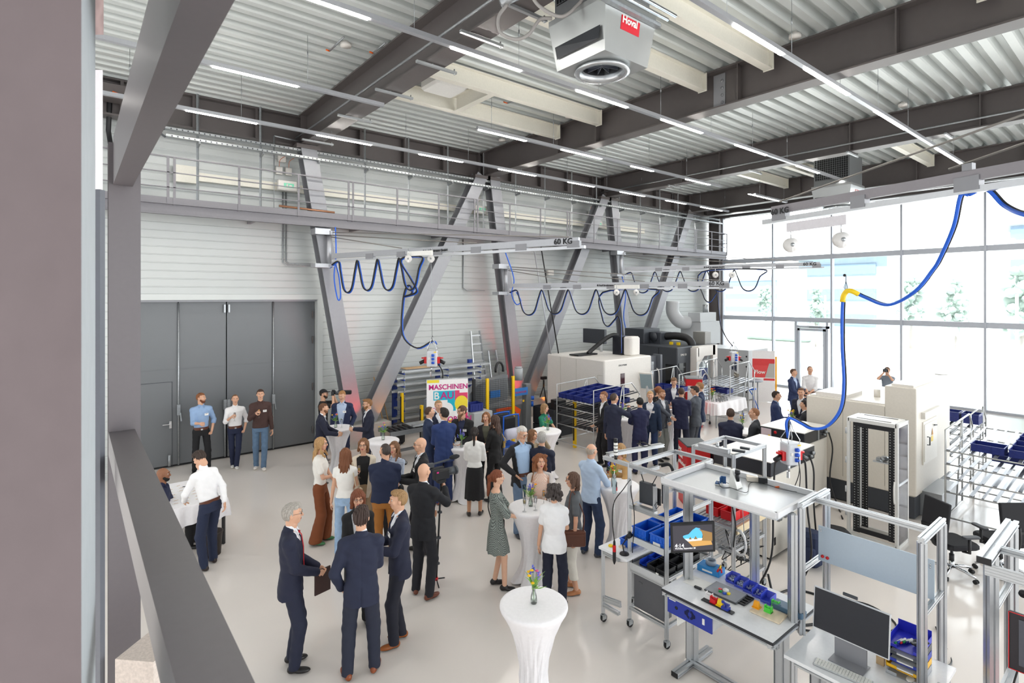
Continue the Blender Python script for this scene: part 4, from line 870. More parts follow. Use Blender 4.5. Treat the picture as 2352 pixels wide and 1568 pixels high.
# ---------------------------------------------------------------- work stations at the right
LAM=M('white_laminate','eef0f3',.3,coat=.2); EDGE=M('dark_edge','24262c',.5); CONTROLB=M('control_blue','17309c',.4)
def fr(parent,name,a,b,w=.045,h=None,m=ALU): return MB().prof(a,b,w,h).build(name,m,parent)
def caster(parent,x,y,z1=.12,name='caster'):
    c=thing(name,None,None); c.parent=parent; del_=c
    m=MB(); m.cyl((x,y,.09),(x,y,z1+.03),.012,8); m.box(x-.025,x+.025,y-.022,y+.022,.085,.1); m.box(x-.03,x+.04,y-.022,y-.018,.035,.09); m.box(x-.03,x+.04,y+.018,y+.022,.035,.09)
    f=m.build(name,GALV,parent); bpy.data.objects.remove(del_)
    MB().cyl((x+.015,y-.015,.045),(x+.015,y+.015,.045),.045,18).build('wheel',RUB,f); return f
# 1 height-adjustable workbench with canopy
X0,X1,Y0,Y1=4.95,5.86,2.33,3.53; wb=thing('workbench','white topped aluminium workbench with a tray roof and blue control box','workbench')
MB().box(X0,X1,Y0,Y1,.925,.95).build('worktop',LAM,wb); m=MB(); m.box(X0-.004,X0,Y0,Y1,.92,.948); m.box(X0,X1,Y0-.004,Y0,.92,.948); m.build('edge_band',EDGE,wb)
fr(wb,'front_rail',(X0+.04,Y0,.9),(X0+.04,Y1,.9),.045); fr(wb,'side_rail',(X0,Y0+.03,.9),(X1,Y0+.03,.9)); fr(wb,'side_rail',(X0,Y1-.03,.9),(X1,Y1-.03,.9))
for y in (3.42,2.44): fr(wb,'foot',(5.03,y,.035),(5.72,y,.035),.08,.05); fr(wb,'leg',(5.36,y,.06),(5.36,y,.9),.13,.05); MB().box(5.025,5.03,y-.04,y+.04,.01,.06).build('end_cap',BLACK,wb)
fr(wb,'cross_bar',(5.36,2.44,.04),(5.36,3.42,.04),.09,.045); fr(wb,'cross_bar',(5.3,2.44,.72),(5.3,3.42,.72),.09,.05)
m=MB(); m.box(4.99,5.32,2.96,3.46,.72,.885); cb_=m.build('control_box',M('light_grey_metal','d3d6d8',.4),wb); MB().box(4.975,4.99,2.95,3.47,.715,.885).build('front_plate',CONTROLB,cb_)
m=MB()
for i in range(15):
    z=.755+i*.0065; hw=math.sqrt(max(0,.05**2-(z-.80)**2)); 
    for s in (-1,1):
        if hw>.02: m.box(4.972,4.9755,3.2+s*(.02 if abs(z-.8)<.02 else .006)-(0 if s>0 else hw-.006),3.2+s*(.02 if abs(z-.8)<.02 else .006)+(hw-.006 if s>0 else 0),z,z+.0028)
m.cyl((4.976,3.36,.8),(4.971,3.36,.8),.017,16); m.build('vent_slots',BLACK,cb_); m=MB(); m.box(4.97,4.976,3.03,3.055,.77,.83); m.box(4.97,4.976,3.37,3.45,.86,.87); m.build('switch',WHITE,cb_)
m=MB(); m.add([(5.0,3.36,.72),(5.3,3.36,.72),(5.16,3.36,.6),(5.0,3.36,.6),(5.0,3.37,.72),(5.3,3.37,.72),(5.16,3.37,.6),(5.0,3.37,.6)],[(0,1,2,3),(7,6,5,4),(0,3,7,4),(0,4,5,1),(1,5,6,2),(2,6,7,3)]); m.build('bracket',WHITE,wb)
MB().rbox((5.0,2.7,.89),.03,.5,.03,.01).build('power_strip',WHITE,wb)
# canopy columns
for (x,y,w,h) in ((5.36,3.47,.09,.09),(5.80,2.93,.08,.08),(5.44,2.37,.06,.09)): fr(wb,'column',(x,y,.95),(x,y,1.99),w,h)
cz=2.03; cx0,cx1,cy0,cy1=5.17,6.05,2.4,3.68
m=MB(); m.box(cx0,cx1,cy0,cy1,cz-.05,cz-.03)
tr=m.build('roof_tray',M('brushed_sheet','c5c9cc',.28,.6,amt=.04,sc=4),wb)
for a,b in (((cx0,cy0,cz),(cx0,cy1,cz)),((cx1,cy0,cz),(cx1,cy1,cz)),((cx0,cy0,cz),(cx1,cy0,cz)),((cx0,cy1,cz),(cx1,cy1,cz))): MB().bar(a,b,.035,.055).build('rim',M('rim_white','dcdde0',.35),tr)
# things on the canopy
def on1(u,v,z): return Zp(u,v,z)
p=on1(1655,1112,cz-.025); t=thing('circuit_board_kit','blue circuit board kit with loose cables on the tray roof','electronics',p)
m=MB(); m.cb((0,0,.05),.05,.012,.07,.4); m.cb((.03,-.02,.05),.012,.05,.08,.4); m.cb((-.02,.02,.02),.08,.05,.012,.4); m.build('boards',M('board_blue','28568c',.5),t); MB().cb((0,.02,.01),.11,.08,.02,.5).build('base',WHITE,t)
MB().tube(curve([(.05,-.02,.02),(.09,-.08,.0),(.02,-.12,.0),(-.08,-.06,.0),(-.03,.02,.04)],6),.003,5).build('cable',BLKC,t)
p=on1(1690,1118,cz-.025); t=thing('inspection_camera','black inspection camera on a white stand, on the tray roof','camera',p)
m=MB(); m.add([(-.06,-.05,0),(.06,-.05,0),(.06,.05,0),(-.06,.05,0),(-.035,.03,.19),(.035,.03,.19),(.035,.045,.19),(-.035,.045,.19)],[(0,1,5,4),(1,2,6,5),(2,3,7,6),(3,0,4,7),(4,5,6,7),(0,3,2,1)]); m.build('stand',WHITE,t); MB().cyl((0,-.02,.07),(0,-.02,.16),.022,12).cyl((0,-.02,.15),(0,-.02,.19),.028,12).build('camera_body',BLACK,t)
t=MB().cb(on1(1728,1098,cz)+V(0,0,.0),.09,.12,.05,.6).build('cardboard_box',M('carton_white','e6ddcf',.7)); tag(t,'small off white carton on the tray roof behind the white camera','box')
t=MB().cb(on1(1752,1104,cz)+V(0,0,.01),.05,.09,.06,.6).build('power_supply',BLACK); tag(t,'black power supply block on the tray roof, right of the small carton','power supply')
t=MB().cb(on1(1785,1118,cz-.02),.05,.012,.012,-.4).build('orange_clip',M('orange_plastic','f26a1e',.4)); tag(t,'tiny orange plastic piece on the tray roof','clip')
t=MB().tube(curve([on1(1690,1125,cz-.018),on1(1716,1130,cz-.018),on1(1722,1110,cz-.018),on1(1745,1108,cz-.018),on1(1790,1122,cz-.018),on1(1830,1130,cz-.018)],6),.003,5).build('thin_cable',BLKC); tag(t,'thin cable trailing across the tray roof','cable')
# things on the bench
def ob(u,v,z=.952): return Zp(u,v,z)
TL=lambda n,l,c,m,mt: tag(m.build(n,mt),l,c)
t=thing('screw_assortment_box','flat light blue carton with a grey roll and pliers on top','box',ob(1633,1312)); MB().rbox((0,0,.035),.16,.26,.07,.006,.08).build('carton',M('carton_blue','2a86c8',.5),t); MB().rbox((-.081,.0,.03),.001,.12,.02,.0005,.08).build('printed_label',WHITE,t)
TL('tape_roll','grey hollow tape roll lying on the light blue carton','roll',MB().lathe(ob(1633,1295,1.023),[(.045,0),(.058,0),(.058,.05),(.045,.05),(.045,0)],24,caps=False),M('grey_plastic','8f9aa6',.4))
p=ob(1655,1305,1.025); t=thing('pliers','pliers with red and yellow handles on the light blue carton','tool',p,.4); MB().tube([(-.11,.02,.01),(-.03,.01,.012)],.010,8).tube([(-.11,-.025,.01),(-.03,-.01,.012)],.010,8).build('red_handles',REDP,t); MB().tube([(-.05,.0,.02),(.02,.0,.02)],.009,8).build('yellow_handle',YEL,t); MB().tube([(-.03,.01,.012),(.05,.005,.012)],.009,8).tube([(-.03,-.01,.012),(.06,-.008,.012)],.008,8).build('jaws',BLACK,t)
TL('paper_sheet','blank white sheet of paper lying on the bench left of the grey mat','paper',MB().cb(ob(1608,1340),.21,.297,.001,.05),M('paper','f5f4f0',.6))
TL('hand_scanner','small black scanner lying on the white sheet of paper','scanner',MB().rbox(ob(1603,1349,.962),.03,.08,.018,.006,.1).rbox(ob(1603,1349,.972),.02,.04,.006,.004,.1),BLACK)
p=ob(1667,1362); t=thing('assembly_mat','grey foam assembly mat with dark rim on the bench','mat',p,.02); MB().rbox((0,0,.008),.26,.36,.016,.01).build('rim',DKG,t); MB().rbox((0,0,.017),.24,.34,.004,.005).build('foam',M('foam_grey','9c9fa6',.8),t)
for i,(c,dx,dy,n) in enumerate((('e33b4b',-.02,.05,'pink'),('1f9e4c',-.055,.03,'green'),('2b53b8',-.06,-.02,'blue'),('f0d82a',-.03,-.05,'yellow'))): TL('toy_block','small %s block of the coloured ring on the grey mat'%n,'block',MB().rbox(p+V(dx,dy,.028),.025,.035,.018,.004,.5*i),M('block_'+n,c,.4))
TL('white_puck','white round puck in the middle of the coloured blocks on the grey mat','puck',MB().lathe(p+V(.0,.0,.019),[(.001,0),(.03,0),(.032,.02),(.02,.028),(.001,.03)],20),WHITE)
BB=M('clear_blue_plastic','4a5de0',.25,alpha=.82)
for i,(u,v) in enumerate(((1684,1330),(1704,1341),(1724,1352),(1745,1363),(1765,1376))):
    p=ob(u,v+4); t=thing('parts_bin','translucent violet blue parts bin, %s in the row on the bench'%['leftmost','second','middle','fourth','rightmost and empty'][i],'bin',p,.03,'translucent blue parts bins')
    s=MB(); s.box(-.07,.07,-.048,.048,0,.004); s.box(-.07,.07,-.05,-.046,0,.075); s.box(-.07,.07,.046,.05,0,.075); s.box(.067,.07,-.048,.048,0,.075); s.add([(-.07,-.048,0),(-.07,.048,0),(-.095,.048,.04),(-.095,-.048,.04),(-.067,-.048,0),(-.067,.048,0),(-.092,.048,.04),(-.092,-.048,.04)],[(0,1,2,3),(7,6,5,4),(3,2,6,7)]); s.build('shell',BB,t)
    if i<4:
        random.seed(i); s=MB()
        for k in range(40 if i<2 else 24): q=V(random.uniform(-.05,.05),random.uniform(-.038,.038),random.uniform(.008,.04)); s.cb(tuple(q),.022,.008,.008,random.uniform(0,3))
        s.build('small_parts',M('steel_bits','b9c3d6',.3,.5),t,kind='stuff')
TL('tool_case','slate blue flat tool case behind the right column of the bench','case',MB().rbox(ob(1812,1398,.985),.12,.3,.06,.02,.0).rbox(ob(1812,1398,1.02),.06,.14,.012,.01,.0),M('case_blue','54728c',.45))
p=ob(1712,1380); t=thing('divider_tray','black tray with four compartments on the bench','tray',p); s=MB(); s.tray((0,0,0),.2,.085,.015,.005)
for k in (-1,0,1): s.box(k*.05-.002,k*.05+.002,-.04,.04,.004,.014)
s.build('tray',BLACK,t)
def gadget(name,l,u,v,mt,kind):
    p=ob(u,v); t=thing(name,l,'part',p); s=MB()
    if kind==0: s.box(-.03,.03,-.035,.035,0,.01); s.box(-.02,.02,-.035,-.028,0,.06); s.box(-.02,.02,.028,.035,0,.06); s.box(-.028,-.022,-.03,.03,.01,.045); s.cyl((0,-.02,.045),(0,.02,.045),.012,10)
    elif kind==1: s.box(-.035,.035,-.035,.035,0,.01); s.add([(-.02,-.03,.01),(.02,-.03,.01),(.02,.03,.01),(-.02,.03,.01),(-.012,-.022,.065),(.012,-.022,.065),(.012,.022,.065),(-.012,.022,.065)],[(0,1,5,4),(1,2,6,5),(2,3,7,6),(3,0,4,7),(4,5,6,7)])
    else: s.box(-.03,.03,-.035,.035,0,.025); s.box(-.004,.004,-.006,.006,.02,.06); s.box(-.012,.012,-.04,.03,.05,.058); s.cyl((0,.03,.05),(0,.03,.07),.015,8)
    s.build('body',mt,t); return t
TL('jig_base','black base strip under the white, red, yellow and blue printed parts','jig',MB().rbox(ob(1648,1391,.957),.06,.34,.012,.005),BLACK)
G0=M('printed_white','f3f1f1',.5)
for n,l,u,v,mt,k in (('printed_part','white printed part on the black strip',1629,1376,G0,0),('printed_part','red printed bracket on the black strip',1640,1386,REDP,0),('printed_part','yellow printed block on the black strip',1655,1393,YEL,1),('printed_part','dark blue printed lever on the black strip',1667,1401,CONTROLB,2)): o=gadget(n,l,u,v,mt,k); o.location.z=.964
p=ob(1765,1410); TL('wooden_board','light wooden board with yellow and green printed parts','board',MB().rbox(p+V(0,0,.008),.2,.29,.016,.004,.05),M('beech','ead9bd',.55,tex='wood',sc=4,amt=.06))
GRN=M('printed_green','55d94c',.4)
for l,u,v,mt,k in (('orange yellow printed block on the wooden board',1738,1398,M('amber_plastic','f5a716',.4),1),('bright green printed clamp on the wooden board',1765,1408,GRN,0),('bright green printed bracket, rear one on the wooden board',1782,1396,GRN,0)): o=gadget('printed_part',l,u,v,mt,k); o.location.z=.968
# lock screen monitor on bench column
md=4.93; a=Dp(1539,1202,5.72); b=Dp(1641,1197,5.62); c=Dp(1643,1262,5.62); d=Dp(1541,1270,5.72)
ex=(b-a).normalized(); ez=((a-d)+(b-c)).normalized(); en=ex.cross(ez); Wd=(b-a).length; Hd=(a-d).length; ctr=(a+b+c+d)/4
t=thing('monitor','black monitor with a cave and beach lock screen reading 4:14, mounted before the workbench','monitor',ctr); R=Matrix((ex,-en,ez)).transposed()
MB().rbox((0,0,0),Wd,.035,Hd,.01,R=R).build('housing',BLACK,t); sw_,sh_=Wd-.05,Hd-.05
def scr(poly,mt,name,off):
    s=MB(); n=len(poly); s.add([R@V(x*sw_/2,-.0185-off,y*sh_/2) for x,y in poly],[tuple(range(n))]); return s.build(name,mt,t)
EM=lambda n,c,e=.42: M(n,c,.4,em=e)
scr([(-1,-1),(1,-1),(1,1),(-1,1)],EM('scr_dark','35333a'),'screen',0)
scr([(-.5,.12),(-.45,.2),(-.2,.3),(.0,.62),(.18,.8),(.38,.72),(.45,.5),(.5,.2),(.45,-.2),(-.3,-.2),(-.45,0)],EM('scr_sky','4fa9e2'),'sky_picture',.0006)
scr([(-.42,-.05),(.5,-.05),(.5,-.28),(-.25,-.28)],EM('scr_sea','c3d2d4'),'sea_picture',.0009)
scr([(-.25,-.28),(.9,-.2),(.98,-.6),(.0,-.7)],EM('scr_sand','b98d4e'),'sand_picture',.0012)
scr([(.28,.72),(.45,.6),(.98,.35),(.98,-.3),(.45,-.26),(.52,.1),(.46,.45)],EM('scr_rock','8a6a3c'),'cliff_picture',.0015)
scr([(-.2,-.12),(-.12,.1),(-.05,-.12)],EM('scr_rock2','7a6235'),'rock_picture',.0016); scr([(.05,-.12),(.15,.14),(.25,-.12)],EM('scr_rock2','7a6235'),'rock_picture',.0016)
WT=EM('scr_white','ffffff',.6)
textmesh('clock_text','4:14',.055,WT,t,R@V(-sw_*.46,-.0215,-sh_*.36),ex,ez,.0003); textmesh('date_text','Thursday, September 28',.021,WT,t,R@V(-sw_*.46,-.0215,-sh_*.43),ex,ez,.0003)
MB().bar(R@V(0,.02,0),R@V(0,.12,0),.06).build('mount_arm',ALU,t)
# 2 rolling flow rack
def rack(name,label,x0,x1,y0,y1,zt,levels,cast):
    t=thing(name,label,'rack')
    for x in (x0,x1):
        for y in (y0,y1): fr(t,'post',(x,y,.12),(x,y,zt))
    for x in (x0,x1): fr(t,'top_rail',(x,y0,zt-.02),(x,y1,zt-.02))
    for y in (y0,y1): fr(t,'top_rail',(x0,y,zt-.02),(x1,y,zt-.02))
    for z in levels:
        for x in (x0,x1): fr(t,'shelf_rail',(x,y0,z),(x,y1,z),.03,.04)
        for y in (y0,y1): fr(t,'shelf_rail',(x0,y,z),(x1,y,z),.03,.04)
    for x,y in cast: caster(t,x,y)
    return t
r1=rack('flow_rack','aluminium profile rack on castors with blue crates, left of the workbench',5.37,6.32,3.76,4.3,2.03,(.25,.8,1.13,1.5),((5.37,3.76),(5.37,4.3),(6.32,3.76),(6.32,4.3)))
fr(r1,'top_arm',(5.37,4.3,2.01),(5.37,4.72,2.01)); fr(r1,'top_arm',(5.45,4.72,2.03),(6.4,4.55,2.03),.09,.04)
for z,y0,y1 in ((1.11,3.78,4.28),(.78,3.78,4.28)): MB().box(5.38,6.3,y0,y1,z,z+.012).box(5.345,5.355,y0,y1,z-.03,z+.045).build('shelf_board',M('shelf_grey','c9ccce',.4),r1)
def crate(p,sx,sy,sz,mt,label,group,name='storage_crate',rz=0):
    t=thing(name,label,'crate',p,rz,group); s=MB(); s.tray((0,0,0),sx,sy,sz,.005,fl=.008)
    for q in (-.35,-.12,.12,.35): s.box(sx*q-.004,sx*q+.004,-sy/2-.006,-sy/2,.0,sz*.8); s.box(-sx/2-.006,-sx/2,sy*q-.004,sy*q+.004,0,sz*.8); s.box(sx/2,sx/2+.006,sy*q-.004,sy*q+.004,0,sz*.8)
    s.box(-sx/2-.007,-sx/2,-sy/2,sy/2,sz*.42,sz*.48); s.build('shell',mt,t); return t
k=0
for j,x in enumerate((5.53,5.86,6.17)):
    for i,y in enumerate((4.16,3.9)):
        c=crate((x,y,1.124),.3,.2,.145,BLUEP,'bright blue crate on the left rack, %s row, %s side'%(['front','middle','back'][j],['left','right'][i]),'blue crates on the left rack')
        if j==0 and i==1: MB().box(-.16,-.158,-.05,.05,.02,.06).build('label_card',WHITE,c)
for i in range(4):
    p=V(5.5+.17*i,4.13,.795); t=thing('open_front_bin','dark blue open fronted bin, %s of the line on the lower shelf'%['front','second','third','rearmost'][i],'bin',p,0,'small blue bins on the lower shelf'); s=MB()
    s.box(-.08,.08,-.05,.05,0,.004); s.box(-.08,.08,-.052,-.048,0,.075); s.box(-.08,.08,.048,.052,0,.075); s.box(.077,.08,-.05,.05,0,.08); s.add([(-.08,-.05,0),(-.08,.05,0),(-.1,.05,.045),(-.1,-.05,.045)],[(0,1,2,3)]); s.build('shell',M('bin_blue','1d49c4',.4),t)
for i in range(6):
    x,y=(5.5+.26*(i//2)),(3.99,3.86)[i%2]; t=thing('open_front_bin','black open fronted bin on the lower shelf, %s row, %s side'%(['front','middle','back'][i//2],['left','right'][i%2]),'bin',(x,y,.795),0,'small black bins on the lower shelf'); s=MB().tray((0,0,0),.22,.115,.08,.004,fl=.004); s.build('shell',BLACK,t)
MB().box(5.355,5.36,3.86,3.9,.82,.84).build('shelf_label',WHITE,r1)
TL('instrument_case','dark grey case with a yellow sticker standing in the bottom of the left rack','case',MB().rbox((5.42,4.03,.49),.06,.44,.42,.01).rbox((5.5,4.03,.49),.1,.44,.42,.01).box(5.384,5.39,4.12,4.17,.6,.615),M('case_grey','5b5c60',.45))
fr(r1,'drawer_rail',(5.37,3.78,.74),(5.37,4.28,.74),.03,.07); TL('red_box','dark red flat box among cables on the lowest shelf of the left rack','box',MB().rbox((5.6,4.1,.77),.2,.2,.03,.01,.3),M('dark_red','8e1a1f',.4))
t=MB().tube([V(5.5,4.1,.79)+V(.1*math.cos(a)*(1+.1*math.sin(3*a)),.12*math.sin(a),.01+.02*math.sin(a*2.3)) for a in np.linspace(0,4*PI,60)],.007,6).build('coiled_cable',BLKC); tag(t,'black coiled cable lying over the dark red box','cable')
TL('black_tool','black tool beside the dark red box on the left rack','tool',MB().rbox((5.5,3.9,.8),.07,.2,.05,.02,.5),BLACK)
t=thing('industrial_router','black industrial router with two antennas standing on the left rack','router',(5.52,4.08,1.52)); MB().rbox((0,.06,.15),.06,.2,.26,.006,.1).build('housing',DKG,t); fr(t,'bracket',(-.03,-.07,0),(-.03,-.07,.27),.05); fr(t,'bracket',(.1,-.13,0),(.1,-.13,.27),.05)
for y,dy in ((.12,.06),(-.01,-.08)): MB().tube([(0,y,.28),(0,y+dy,.42)],.006,6).build('antenna',BLACK,t)
MB().cb((.03,-.08,.14),.02,.06,.2).tube([(-.06,-.09,.06+.0),(-.07,-.12,.03),(-.06,-.15,.07),(-.06,-.12,.11)],.004,5,closed=True).build('wiring',BLKC,t)
MB().cb((-.12,0,-.0),.07,.3,.04).build('power_strip',ALU,t); MB().cb((-.12,.15,.0),.07,.025,.035).build('yellow_plug',YEL,t)
t=thing('signal_tower','black and white striped signal tower on the top corner of the left rack','lamp',(5.37,4.52,2.034)); s=MB()
s.cyl((0,0,0),(0,0,.05),.02,14); s.k=1
for i in range(4): s.cyl((0,0,.052+i*.042),(0,0,.084+i*.042),.026,16); 
s.k=0
for i in range(4): s.cyl((0,0,.084+i*.042),(0,0,.094+i*.042),.0265,16)
s.cyl((0,0,.22),(0,0,.26),.025,16); s.build('modules',[BLACK,WHITE],t)
# hanging balancer and screwdriver
p=Zp(1411,1080,2.0); t=thing('spring_balancer','grey oval spring balancer hanging before the floral skirt','balancer',(p.x,p.y,1.78)); R_=Matrix.Rotation(.6,3,'Z'); MB().rbox((0,0,.03),.09,.05,.17,.03,R=R_).build('housing',M('balancer_grey','9fb0b6',.4),t); MB().cyl(R_@V(0,-.03,.05),R_@V(0,.03,.05),.035,14).build('drum',BLACK,t); MB().rbox(R_@V(0,-.03,.0),.04,.01,.04,.01,R=R_).build('red_mark',REDP,t); MB().cyl((0,0,.1),(0,0,.22),.004,6).build('hook',CHROME,t)
q=V(p.x,p.y,0); MB().tube([(0,0,-.06),(0,0,-.62)],.0025,5).build('wire',CHROME,t)
t=thing('screwdriver_tool','black and red electric screwdriver hanging on a wire beside the white table','tool',(p.x,p.y,.86)); MB().lathe((0,0,0),[(.001,-.0),(.012,.02),(.02,.05),(.021,.16),(.017,.18)],12).build('grip',BLACK,t); MB().lathe((0,0,.16),[(.021,0),(.021,.07),(.016,.08)],12).build('red_collar',REDP,t); MB().lathe((0,0,.24),[(.016,0),(.014,.04),(.006,.06)],10).build('neck',BLACK,t)
t=MB().tube(curve([(p.x,p.y,1.15),(p.x-.0,p.y+.03,1.4),(p.x+.0,p.y-.0,1.62),(p.x+.02,p.y-.12,1.8),(5.37,4.28,1.83),(5.35,4.26,1.7),(5.34,4.2,1.4),(5.35,4.24,.95),(5.36,4.24,.8)],6),.006,6).build('tool_cable',BLKC); tag(t,'black cable from the hanging screwdriver up to the rack post','cable')
# gripper on rack top
t=thing('gripper_arm','black gripper arm with hoses hanging in the top frame of the left rack','tool',(5.75,4.02,1.93)); fr(t,'beam',(-.25,.2,-.02),(.1,.2,-.02),.04)
MB().tube(curve([(0,.12,.05),(.04,.0,.08),(.06,-.06,-.02),(.03,-.05,-.12)],5),.014,8).tube(curve([(.02,.1,.03),(.08,.02,.05),(.1,-.02,-.05),(.06,-.03,-.14)],5),.014,8).build('hoses',BLACK,t); MB().cb((.05,-.05,-.15),.06,.09,.06,.5).cb((.02,.05,-.3),.05,.05,.25).build('body',DKG,t)
TL('cable_bundle','small coil of black cable on the top rail behind the signal tower','cable',MB().tube([V(6.05,4.6,2.085)+V(.06*math.cos(a)*(1+.2*math.sin(a*1.7)),.1*math.sin(a),.01*math.sin(3*a)) for a in np.linspace(0,8*PI,80)],.004,5),BLKC)
# left side table
t=thing('side_table','low white topped side table on the left of the crate rack','table'); MB().box(5.16,5.85,4.17,4.62,.92,.95).build('tabletop',LAM,t); fr(t,'leg',(5.2,4.58,.12),(5.2,4.58,.92)); fr(t,'leg',(5.8,4.58,.12),(5.8,4.58,.92)); fr(t,'rail',(5.2,4.58,.88),(5.2,4.32,.88)); fr(t,'rail',(5.2,4.58,.88),(5.8,4.58,.88)); fr(t,'rail',(5.2,4.58,.22),(5.2,4.32,.22)); fr(t,'rail',(5.2,4.58,.3),(5.2,4.3,.34),.03,.07); caster(t,5.2,4.58); caster(t,5.8,4.58)
TL('tape_measure','yellow round tape measure on the side table','tape',MB().lathe(Zp(1403,1254,.951),[(.001,0),(.03,0),(.033,.008),(.028,.018),(.001,.019)],20),YEL)
TL('desk_lamp','black lamp head on a round foot standing on the side table','lamp',MB().lathe(Zp(1434,1272,.951),[(.001,0),(.06,0),(.055,.012),(.001,.02)],20).tube([Zp(1434,1272,.96),Zp(1430,1250,1.0),Zp(1440,1235,1.1)],.008,6).cyl(Zp(1440,1235,1.08),Zp(1448,1228,1.17),.03,12),BLACK)
crate((5.55,4.4,.952),.3,.14,.09,BLUEP,'small blue bin standing on the side table behind the post','blue bins on the side table')
TL('wood_strip','strip of pale wood lying on the side table','wood',MB().cb(Zp(1440,1250,.96),.25,.06,.02,.0),M('beech','ead9bd',.55))
# 3 second rack behind
r2=rack('flow_rack','aluminium profile rack with red bins and cables, behind the tray roof',6.8,7.65,3.72,4.32,2.0,(.25,.72,1.02,1.5),((6.8,3.72),(7.62,3.72),(7.62,4.32),(6.8,4.32)))
m=MB()
for i in range(10): m.bar((6.82,3.76+i*.058,1.04),(7.62,3.76+i*.058,1.07),.03,.02)
m.build('roller_tracks',M('track_grey','a7a8ab',.4),r2); m=MB()
for i in range(10): m.bar((6.82,3.76+i*.058,.74),(7.62,3.76+i*.058,.77),.03,.02)
m.build('roller_tracks',M('track_grey','a7a8ab',.4),r2)
MB().bar((6.82,3.69,1.0),(7.68,3.69,1.03),.03,.1).build('edge_strip',M('edge_tan','d9c7a3',.5),r2)
for i,(x,y) in enumerate(((6.98,3.86),(7.2,3.86),(7.42,3.86),(6.98,4.08),(7.2,4.08))):
    t=thing('parts_bin','red parts bin on the rear rack, %s'%['nearest','second along the edge','third along the edge','left one behind the nearest','left one of the second row'][i],'bin',(x,y,1.075),0,'red bins on the rear rack'); MB().tray((0,0,0),.2,.18,.12,.005,fl=.006).build('shell',REDP,t)
for z,nm in ((1.55,'upper'),):
    MB().box(6.83,7.62,3.8,4.28,z-.03,z).build('shelf_board',M('shelf_grey','c9ccce',.4),r2)
p=V(6.85,3.66,.86); t=thing('cable_coil','white cable coiled and hung on the rear rack','cable',p); s=MB()
for j in range(6): s.tube([V(.02*math.cos(a)-.01*j,.1*(1+.05*j)*math.cos(a)+.01*math.sin(j*3),-.16*(1+.04*math.sin(j*2))*math.sin(a)) for a in np.linspace(0,2*PI,28)[:-1]],.007,6,closed=True)
s.build('loops',M('white_cable','e9e9ea',.4),t)
random.seed(8); s=MB()
for j in range(26):
    q=V(6.95+random.uniform(0,.5),3.68+random.uniform(0,.25),.78+random.uniform(-.25,.02)); s.tube(curve([q,q+V(random.uniform(-.15,.15),random.uniform(-.15,.15),random.uniform(-.15,.1)),q+V(random.uniform(-.2,.2),random.uniform(-.2,.2),random.uniform(-.2,.0)),q+V(random.uniform(-.2,.2),random.uniform(-.1,.1),0)],6),.006,5)
tag(s.build('cable_tangle',BLKC),'tangle of black cables hanging under the rear rack','cable',kind='stuff')
for i,(pts,l) in enumerate(([[(6.8,3.7,1.7),(6.76,3.72,1.4),(6.78,3.68,1.1),(6.76,3.7,.8)],'black cable running down the front post of the rear rack'],[[(6.9,3.66,1.5),(6.88,3.63,1.2),(6.93,3.64,.9),(6.9,3.62,.6)],'grey hose beside the white cable coil'])): TL('hanging_cable',l,'cable',MB().tube(curve(pts,6),.008 if i==0 else .005,6),BLKC if i==0 else M('grey_hose','8d949c',.4))
TL('connector_block','silver connector block with a red plug under the rear rack edge','connector',MB().cb((6.78,3.95,.72),.08,.1,.07).cb((6.74,3.86,.7),.05,.06,.05),ALU)
TL('blue_cable_clip','thin controller with a blue plug clipped on the rear rack top rail','electronics',MB().cb((6.95,3.73,2.03),.05,.16,.03,.3).cb((7.1,3.72,2.04),.04,.12,.03,.2),DKG)
TL('cylinder_actuator','silver pneumatic cylinder with a black knob behind the tray roof','actuator',MB().rbox((6.8,4.0,2.035),.07,.45,.06,.01).cyl((6.8,3.95,2.05),(6.8,3.95,2.12),.022,12),ALU)
# 4 computer desk
D0,D1,E0,E1=5.1,6.1,1.25,2.3; dk=thing('computer_desk','white computer desk with a tall aluminium frame, right of the workbench','desk')
MB().box(D0,D1,E0,E1,.77,.8).build('desktop',LAM,dk)
for x,y in ((5.16,2.24),(6.04,2.24),(5.16,1.31),(6.04,1.31)): fr(dk,'leg',(x,y,0),(x,y,.77),.05)
fr(dk,'under_rail',(5.16,1.31,.74),(5.16,2.24,.74)); fr(dk,'under_rail',(5.6,1.31,.06),(5.6,2.24,.06),.1,.05); fr(dk,'leg',(5.6,2.2,.06),(5.6,2.2,.77),.14,.05)
for y in (2.33,1.36):
    fr(dk,'upright',(5.54,y,.8 if y<2 else .8),(5.54,y,2.04),.055); fr(dk,'upright',(6.14,y,.3),(6.14,y,2.04),.055); fr(dk,'top_bar',(5.51,y,2.06),(6.17,y,2.06),.05); fr(dk,'lower_bar',(5.54,y,1.42),(6.14,y,1.42),.04)
fr(dk,'cross_bar',(5.84,1.38,2.05),(5.84,2.31,2.05),.05)
t=thing('magnetic_board','long grey blue magnetic board with two red magnets above the computer desk','board'); MB().box(5.86,5.868,1.35,2.3,1.44,1.79).build('panel',M('zinc_blue','b5c4d2',.35,.35,tex='noise',sc=60,amt=.03),t)
for y in (2.26,2.215): MB().cyl((5.862,y,1.49),(5.85,y,1.49),.015,14).build('magnet',REDP,t)
for y,z in ((2.275,1.76),(2.275,1.74),(1.38,1.745),(1.38,1.72)): MB().cyl((5.862,y,z),(5.852,y,z),.008,8).build('screw',CHROME,t)
